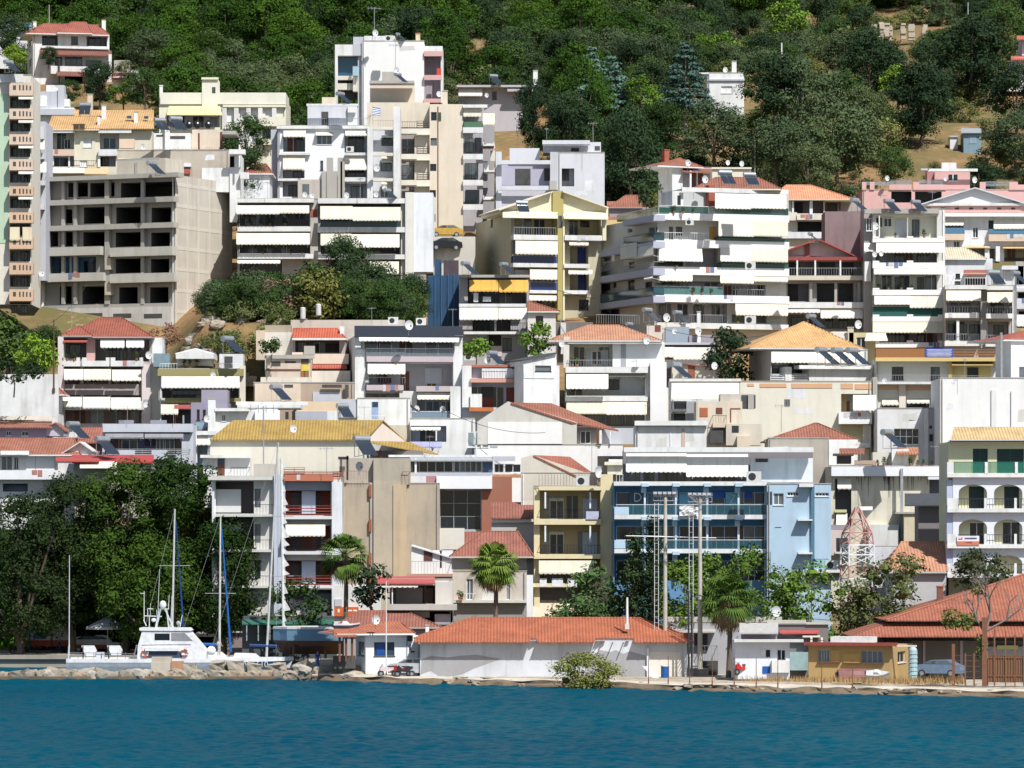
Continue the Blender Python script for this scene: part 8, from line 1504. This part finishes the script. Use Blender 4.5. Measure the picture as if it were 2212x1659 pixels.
cedar('tall blue green cedar with tiered branches right of the hidden white house', 1500, 380, 1050, 590, 440, 3); cedar('thinner blue green cedar with drooping tiers left of the hidden white house', 860, 500, 1040, 595, 330, 8); cedar('small dark conifer cut by the cedars, left of the thin cedar', 690, 420, 980, 600, 260, 12)
def spot(kind, x, y, Y, k, label, sq=1.): p_ = at(x, y, Y); put(kind, p_.x, Y, p_.z, k*.82, None, label, None, sq)
spot('dark', 1020, 1640, 552, 1.45, 'big blackish cypress like tree right of the pale grey modern house', 1.35); spot('pine', 600, 1230, 560, 1.0, 'rusty green pointed conifer left of the thin cedar', 1.5); spot('dark', 500, 1230, 556, 1.2, 'dark round evergreen behind the left part of the modern grey house'); spot('dark', 180, 1240, 560, .9, 'narrow dark cypress left of the rusty conifer', 1.7)
spot('bright', 1110, 930, 592, 1.0, 'olive yellow round tree between the two cedars'); spot('bright', 1240, 1000, 588, .8, 'small yellow green bush under the big cedar'); spot('bright', 1830, 560, 650, 1.1, 'vivid yellow green climber left of the white house chimney'); spot('olive', 1750, 1360, 558, 1.6, 'large grey olive above the rooftop dishes'); spot('green', 1330, 1240, 560, 1.1, 'leafy tree with white blossom specks below the big cedar'); spot('bright', 1640, 520, 645, .9, 'vivid green creeper patch on the dark trees right of the big cedar')
T(3, 0)
for kind, x, y, Y, k, l in (('bright', 170, 360, 668, 1.5, 'bright lime green tree at the top right of the slope'), ('olive', 600, 1480, 565, 2.0, 'largest dark round olive at the edge of the ploughed field'), ('olive', 300, 1060, 590, 1.9, 'wide grey olive left of the dry gully'), ('dark', 870, 760, 640, 1.6, 'wide blackish olive below the ruin'), ('dark', 1760, 840, 632, 2.2, 'very large dark domed tree left of the right edge villa'), ('dark', 1330, 1180, 592, 1.9, 'large dark olive left of the blue grey shed'), ('bright', 1120, 900, 622, 1.3, 'yellow green olive in the middle of the dry slope'), ('olive', 830, 1080, 600, 1.2, 'olive with drooping yellow green leaves beside the gully'), ('dark', 60, 1000, 590, 1.6, 'dark olive at the left end of the dry slope'), ('olive', 2130, 1380, 575, 1.4, 'olive at the right edge below the white terrace'), ('green', 1100, 1570, 555, .9, 'small round green tree behind the pink parapet'), ('olive', 350, 1620, 553, 1.2, 'bushy olive above the orange roofed house'), ('olive', 60, 1470, 556, 1.5, 'grey olive above the roof with the cream penthouse'), ('dark', 2150, 1050, 600, 1.5, 'dark tree right of the blue grey shed'), ('shrub', 1000, 1260, 582, 1.5, 'dry shrub in the centre of the right slope')): spot(kind, x, y, Y, k, l)
T(0, 0)
for kind, x, y, Y, k, l in (('dark', 860, 880, 618, 1.05, 'dark clipped tree under the hilltop villa terrace'), ('dark', 110, 480, 628, 1.1, 'dark trees left of the hilltop villa'), ('bright', 130, 600, 615, .8, 'light green bush left of the hilltop villa'), ('olive', 1270, 560, 632, 1.2, 'pale olive right of the hilltop villa'), ('dark', 420, 560, 629, .5, 'small evergreen climbing the villa corner'), ('bright', 1070, 930, 590, .8, 'yellow green palm like bush above the tan roofs'), ('green', 1250, 900, 588, 1., 'round dark green tree behind the tan roofs'), ('green', 600, 880, 585, .6, 'shrubby tree below the villa porch'), ('shrub', 1090, 640, 630, .8, 'clipped round bush above the red lean-to'), ('green', 2120, 1380, 540, 1.1, 'green tree between the cream building and the white block'), ('dark', 2150, 1640, 531, .9, 'dark tree below the tiny terracotta roof')): spot(kind, x, y, Y, k, l)
T(1, 1)
for kind, x, y, Y, k, l, s in (('olive', -60, 1090, 497, 1.2, 'grey olive at the foot of the bare concrete side wall', 1.), ('dark', 760, 860, 506, 1.05, 'dark green tree rising in front of the cream awnings', 1.15), ('dark', 1010, 1080, 500, 1.25, 'dense dark green tree in the middle of the shrub belt', .95), ('dark', 1330, 1100, 497, .9, 'dark tree beside the blue netted scaffold', 1.1), ('green', 1180, 1100, 495, .8, 'green tree just above the two air conditioners', 1.), ('green', 820, 1100, 494, .7, 'low green tree right of the yellowing tree', 1.), ('bright', 2140, 1420, 476, .0, 'x', 1.)):
    if k: spot(kind, x, y, Y, k, l, s)
def single(name, label, cat, x, y, Y, seed, R_, H0, H1, n, r0, r1, nl, ls, mat, shape='round', core=.62, tr=.2, z=None, **kw):
    P = mktree(name, seed, R_, H0, H1, n, r0, r1, nl, ls, mat, shape, cat, tr=tr, core=core, **kw); p_ = at(x, y, Y)
    if z is not None: p_.z = z
    P.put(p_, 0, 1., label); return P
single('yellowing_tree', 'yellowing green tree in front of the dark shrub belt', 'tree', 560, 1100, 490, 41, 2.9, .1, 5., 22, .9, 1.4, 60, .24, L_YE); single('green_tree', 'fresh green tree just left above the yellowing tree', 'tree', 480, 1000, 499, 42, 2.6, .1, 4.6, 18, .9, 1.4, 60, .24, L_GR); single('reddish_bush', 'reddish brown bare looking bush between the olive and the yellowing tree', 'bush', 210, 1110, 491, 43, 2.6, .0, 4.2, 18, .8, 1.3, 50, .22, L_RD, core=.4)
T(1, 1)
for i in range(54):
    bx_, row_ = -330+(i % 27)*64+random.uniform(-20, 20), i//27; p_ = at(bx_, 1100, 489+row_*6.5+random.uniform(0, 3)); p_.z = gz(p_.x, p_.y)
    if not (330 < bx_ < 720 and row_ == 0): put('green' if i % 3 else 'olive', p_.x, p_.y, p_.z, random.uniform(.5, .8), None, 'low green bush in the belt above the long old wall', 'bushes above the long old wall')
for i in range(34): p_ = at(-380+(i*37)%620, 1180, random.uniform(484, 499)); put('scrub' if i % 2 else 'shrub', p_.x, p_.y, gz(p_.x, p_.y)-.1, random.uniform(.6, 1.), None, 'dry shrub on the bank at the foot of the concrete shell', 'dry shrubs on the bank')
T(0, 1)
for i in range(26): p_ = at(10+(i*71)%480, 1400, random.uniform(484, 506)); put('green' if i % 3 else 'scrub', p_.x, p_.y, gz(p_.x, p_.y)-.3, random.uniform(.4, .7), None, 'low green bush on the bank above the white garden wall', 'bushes above the white garden wall')
T(0, 1)
single('garden_tree', 'green garden tree at the left edge below the white block', 'tree', 60, 1480, 482, 44, 2.6, .2, 4.6, 22, .9, 1.5, 60, .26, L_GR); single('lemon_tree', 'small bright green tree left of the utility pole', 'tree', 290, 1540, 476, 45, 2.3, .1, 3.6, 16, .7, 1.1, 70, .22, L_BR); single('dry_bush', 'grey dry bush right of the dark red roof', 'bush', 1430, 1340, 486, 46, 1.6, .2, 2.2, 10, .5, .9, 60, .18, L_RD, core=.3, tr=.05); single('hedge_bush', 'dark shrubs behind the white garden wall', 'bush', 120, 1250+400, 462, 47, 3.5, .1, 2.2, 14, .6, 1., 60, .2, L_DK, tr=.08)
T(2, 1); single('garden_tree', 'dark leafy tree between the white awning house and the tan pyramid roof', 'tree', 1870, 1640, 480, 48, 3.2, .1, 5.2, 20, .8, 1.4, 60, .24, L_DK); single('garden_tree', 'bright green garden tree beside the whitewashed cottage', 'tree', 210, 1440, 480, 49, 1.7, .2, 3.8, 14, .6, 1., 60, .22, L_BR); single('balcony_creeper', 'dark creeper on the green glass terrace of the largest white building', 'creeper', 1155, 140, 508, 50, 1.4, .3, 4.6, 12, .5, .9, 60, .2, L_DK, tr=.06)
T(1, 1); single('banana_plants', 'leafy garden plants beside the air conditioner below the yellow awnings', 'plants', 1900, 1430, 484, 51, 1.8, .2, 1.8, 10, .5, .8, 60, .24, L_BR, tr=.06); single('courtyard_shrub', 'small green shrub against the crumbling whitewashed wall', 'shrub', 130, 1400, 472, 52, 1.2, .2, 1.4, 8, .4, .7, 60, .2, L_GR, tr=.05)
T(0, 0)
# waterfront trees
T(0, 2)
PINE_W = leafm((.013, .031, .007), (.036, .072, .011)); OLD = leafm((.018, .034, .011), (.038, .062, .018))
for i, (x, y, Y, R_, H0, H1, n, mt, l) in enumerate(((170, 2300, 439, 7.4, 1.5, 15.2, 60, OLD, 'huge dark tree filling the left edge of the waterfront'), (620, 2300, 443, 5.8, 2.2, 17.0, 46, OLD, 'tall dark tree second from the left on the quay'), (1080, 2300, 441, 6.2, 3., 18.3, 56, PINE_W, 'big green pine behind the patrol boat masts'), (1530, 2300, 440, 5.2, 3., 18.8, 56, PINE_W, 'highest topped pine left of the tallest yacht mast'), (1920, 2300, 437, 3.6, 1.5, 12.5, 34, PINE_W, 'smaller pine with spreading side branches in front of the red railed building'), (1330, 2300, 436, 4.8, 1.2, 11., 40, PINE_W, 'lower pine filling the gap under the tall quay pines'), (850, 2300, 452, 5.5, .6, 13., 44, OLD, 'added shaded tree covering lit soil deep behind the pickup truck'), (1600, 2300, 452, 5.5, .6, 12., 44, PINE_W, 'added shaded tree covering lit soil deep behind the two left yacht masts'), (200, 2300, 455, 6., .6, 13., 44, OLD, 'added shaded tree covering lit soil deep behind the market trailer'))):  # the three deep trees are added to darken sunlit soil behind
    single('waterfront_tree' if mt is OLD else 'waterfront_pine', l, 'tree', x, y, Y, 60+i, R_, H0, H1, int(n*1.35), 1.1, 2., 110, .17, mt, flat=.8, tr=.45, z=1.)
T(0, 3)
for i in range(15): p_ = at(-60+i*170, 600, 459+random.uniform(-2, 2)); put('dark', p_.x, p_.y, .9, random.uniform(.75, 1.), None, 'added dark bush covering lit ground along the back of the quay under the trees', 'added dark bushes at the back of the quay')  # bush row added to darken the sunlit ground behind the quay
T(0, 3); single('quay_bush', 'bright green bush at the left end of the quay', 'bush', 80, 600, 444, 70, 2.6, .4, 5., 16, .8, 1.3, 80, .2, leafm((.05, .13, .02), (.1, .22, .03)), z=1.)
T(1, 3)
single('oleander_bush', 'flowering oleander right of the tallest mast, below the brick red rails', 'bush', 290, 420, 430, 71, 3.2, .4, 7., 22, .8, 1.4, 70, .2, L_GR, z=1.2); single('dark_leaf_shrub', 'large leaved dark shrub with flowers between the left palm and the awning cafe', 'shrub', 990, 300, 410, 72, 1.9, .4, 3.8, 14, .6, 1., 40, .26, L_DK, core=.45, z=None)
T(2, 3)
for i, (x, Y, R_, H1, mt, l, n) in enumerate(((600, 401, 4.6, 5.2, leafm((.04, .085, .03), (.075, .13, .045)), 'low rounded pine below the yellow balcony building', 26), (760, 403, 2.6, 8.5, leafm((.05, .1, .03), (.09, .15, .05)), 'rounded green tree top touching the yellow building corner', 16))): single('rounded_tree', l, 'tree', x, 0, Y, 80+i, R_, .8, H1, n, 1., 1.6, 60, .22, mt, z=1.2)
for i, (x, H1, l) in enumerate(((1050, 11.6, 'slender dark cypress before the blue building, left of the pair'), (1215, 13., 'slender dark cypress before the blue building, right of the pair, taller'))): single('cypress_tree', l, 'cypress tree', x, 0, 399-i, 84+i, 1.25, .8, H1, 30, .55, .95, 70, .19, L_DK, 'column', z=1.2)
single('dark_thicket_tree', 'black green tree mass at the foot of the two cypresses', 'tree', 1110, 0, 402, 87, 3.6, .6, 8.5, 26, .9, 1.5, 60, .22, L_DK, z=1.2)
for i, (x, Y, R_, H1, l) in enumerate(((1500, 399, 3., 9., 'leafy green tree between the two floodlight masts'), (2000, 400, 4.6, 10.2, 'leafy green tree behind the right palm'), (1760, 401, 3., 9.6, 'light green tree top in front of the blue balconies'))): single('citrus_tree', l, 'tree', x, 0, Y, 90+i, R_, .8, H1, 30, .9, 1.5, 66, .2, leafm((.045, .085, .015), (.085, .14, .028)), z=1.2)
T(3, 3)
for i, (x, Y, R_, H1, l) in enumerate(((370, 399, 4., 8.6, 'broad dark green tree between the blue wing and the lattice mast'), (860, 398, 2.6, 6.6, 'small thin leaved tree under the lattice mast'), (1150, 397, 4.8, 9.6, 'brownish green tree right of the lattice mast'))): single('roadside_tree', l, 'tree', x, 0, Y, 95+i, R_, .8, H1, 30, .9, 1.5, 60, .2, (leafm((.05, .1, .02), (.09, .16, .03)), leafm((.06, .08, .035), (.1, .12, .05)), leafm((.06, .085, .03), (.1, .12, .045)))[i], z=1.2)
single('olive_like_tree', 'dark spiky tree in front of the lowest arched balcony', 'tree', 1830, 0, 399, 99, 2.8, 5., 10.2, 24, .7, 1.2, 60, .2, leafm((.03, .045, .022), (.06, .08, .035)), z=1.2)
# shoreline tamarisk
T(2, 3)
TP = mktree('tamarisk_bush', 102, 1.75, -.3, 2.5, 46, .42, .75, 230, .085, L_TM, 'round', 'bush', tr=.06, core=.5, flat=1.1, up=.8)
p_ = at(640, 960, 376); TP.put((p_.x, 376, .2), 0, (1.55, 1, 1), 'feathery yellow green tamarisk bush hanging over the water before the long shed')
# dry grass tufts
random.seed(8); g = np.random.default_rng(3); m = MB()
T(3, 3)
for i in range(2600):
    x = random.uniform(-300, 1700); Y = 363.5+random.uniform(0, 9); 
    if 300 < x < 1100 and Y > 372: continue
    X = wx(x, Y)
    if Y < shoreY(X)+2.5: continue
    h = random.uniform(.15, .5); a = random.uniform(0, 3.1); dx, dy = math.cos(a)*.05, math.sin(a)*.05; lx, ly = random.uniform(-.12, .12), random.uniform(-.1, .1); m.poly([(X-dx, Y-dy, .8), (X+dx, Y+dy, .8), (X+lx, Y+ly, .9+h)])
tag(m.build('dry_grass', pm((.38, .24, .1), .9)), 'dry straw coloured grass along the right shore', 'grass', kind='stuff')
# palms
def palm(label, x, yc, yb, Y, w, z, seed, skirt=1.):
    random.seed(seed); pc = at(x, yc, Y); H = pc.z-z; R_ = w/8/F*Y; r = empty('palm_tree', (pc.x, Y, z), 0, label, 'palm tree', None); m = MB(); pts = [(0, 0, -.5), (.1, 0, H*.3), (.15, 0, H*.7), (0, 0, H)]; m.path(pts, .27, .17, 9); m.build('trunk', wm((.17, .13, .1), .5), r)
    def frond(m, a, el, L, fan, mi):
        d = Vector((math.cos(a)*math.cos(el), math.sin(a)*math.cos(el), math.sin(el))); c0 = Vector((0, 0, H)); tip = c0+d*L*.5+Vector((0, 0, -.06*L)); m.tube(c0, tip, .03, .015, n=4, m=mi); s = d.cross(Vector((0, 0, 1))); s = s.normalized() if s.length > .01 else Vector((1, 0, 0)); n_ = 13
        for i in range(n_):
            t = (i/(n_-1)-.5)*2; ang = t*1.25; dd = (d*math.cos(ang)+s*math.sin(ang)); e = tip+dd*fan*(1-.25*abs(t))+Vector((0, 0, -fan*.32-random.random()*.15)); md_ = tip+dd*fan*.55*(1-.2*abs(t)); wv = d.cross(dd); wv = (s*math.cos(ang)-d*math.sin(ang))*.075
            m.poly([tip, md_+wv, e, md_-wv], mi)
    m = MB(); K = R_/2.1
    for i in range(64): frond(m, random.uniform(0, 6.283), random.uniform(-.85, 1.3), K*random.uniform(1.7, 2.3), K*random.uniform(.95, 1.25), 0)
    m.build('fronds', leafm((.04, .09, .015), (.12, .19, .035)), r); m = MB()
    for i in range(int(40*skirt)): frond(m, random.uniform(0, 6.283), random.uniform(-1.45, -.7), K*random.uniform(1.4, 2.2), K*random.uniform(.7, 1.), 0)
    m.build('dead_fronds', pm((.3, .2, .1), .9), r)
T(1, 3); palm('palm tree in front of the red railed building, left one of three', 765, -190, 360, 412, 520, 1.5, 5, .6)
palm('palm tree before the old stone house, middle one of three', 2060, -110, 380, 408, 520, 1.5, 6, 1.)
T(2, 3); palm('palm tree with a thick brown skirt of dead fronds, right one of three', 1870, 190, 830, 389, 590, .6, 7, 1.5)
# bare tree on the right shore
T(3, 3); p_ = at(1880, 980, 366); r = empty('bare_tree', (p_.x, 366, .9), 0, 'half dead tree with bare grey branches in front of the market hall', 'tree'); random.seed(14); s4 = 366/F/4; m = MB(); tips = []
def br(p, d, L, rad, dep):
    q = p+d*L; m.tube(p, q, rad, rad*.65, n=5)
    if dep == 0: tips.append(q); return
    for i in range(3 if dep > 1 else 2):
        nd = (d+Vector((random.uniform(-.75, .75), random.uniform(-.5, .5), random.uniform(-.1, .35)))).normalized(); br(q, nd, L*random.uniform(.62, .85), rad*.62, dep-1)
br(Vector((0, 0, -.3)), Vector((0, 0, 1)), 4.6, .24, 0); br(Vector((0, 0, 4.2)), Vector((.25, 0, 1)).normalized(), 1.6, .16, 4); br(Vector((0, 0, 4.)), Vector((-.5, 0, .8)).normalized(), 1.5, .13, 3); br(Vector((0, 0, 4.2)), Vector((.9, 0, .5)).normalized(), 2., .12, 2)
m.build('trunk', wm((.2, .17, .145), .4), r); cs = [((-2.2+random.uniform(-1.3, 1.), random.uniform(-.8, .8), 4.9+random.uniform(-.6, .9)), random.uniform(.4, .75)) for i in range(13)]+[((-.6+random.uniform(-.6, .4), 0, 7.6+random.uniform(-.4, .4)), .35) for i in range(3)]+[((-.4, 0, 3.6-i*.5), .5) for i in range(4)]
crown(5, cs, 90, .15, L_SH, .4).build('crown', leafm((.07, .11, .025), (.14, .18, .05)), r)

# potted plants on terraces
def mk_pot():
    r = empty('potted_plant', (0, 0, -500), 0, 'x', 'potted plant'); MB().tube((0, 0, 0), (0, 0, .35), .14, .2, n=10).build('pot', pm((.4, .16, .09), .8), r)
    crown(7, blobs(7, .28, .35, 1.0, 8, .18, .3), 60, .1, L_GR, .5).build('leaves', L_GR, r); return Proto(r)
POT = [mk_pot(), mk_pot()]
for c, r_, Y, pts in ((2, 1, 502, ((1300, 655), (1420, 655), (1560, 892), (1640, 892), (1720, 892), (1950, 1140), (1290, 185), (1400, 185), (1480, 188), (1560, 188))), (0, 1, 479.5, ((580, 1455), (640, 1458), (1180, 1455), (1590, 1500), (1640, 1500), (1700, 1500), (1900, 1530), (2050, 1530))), (0, 1, 516, ((2060, 290), (2150, 292))), (1, 1, 516, ((40, 295), (120, 295), (250, 295), (300, 535), (60, 535), (400, 535))), (3, 1, 504, ((960, 845), (1040, 845), (1150, 845), (1240, 845), (1100, 395), (1350, 395))), (3, 2, 429.5, ((950, 708), (1000, 708), (1230, 708), (1290, 708), (1340, 708), (1420, 708), (1500, 708))), (2, 1, 473, ((520, 1512), (560, 1512))), (1, 3, 413, ((1780, 205), (1760, 205)))):
    T(c, r_)
    for x, y in pts: random.choice(POT).put(at(x, y, Y), random.uniform(0, 6), random.uniform(.5, .95), 'leafy potted plant standing on a balcony or roof terrace', 'potted plants on the terraces')
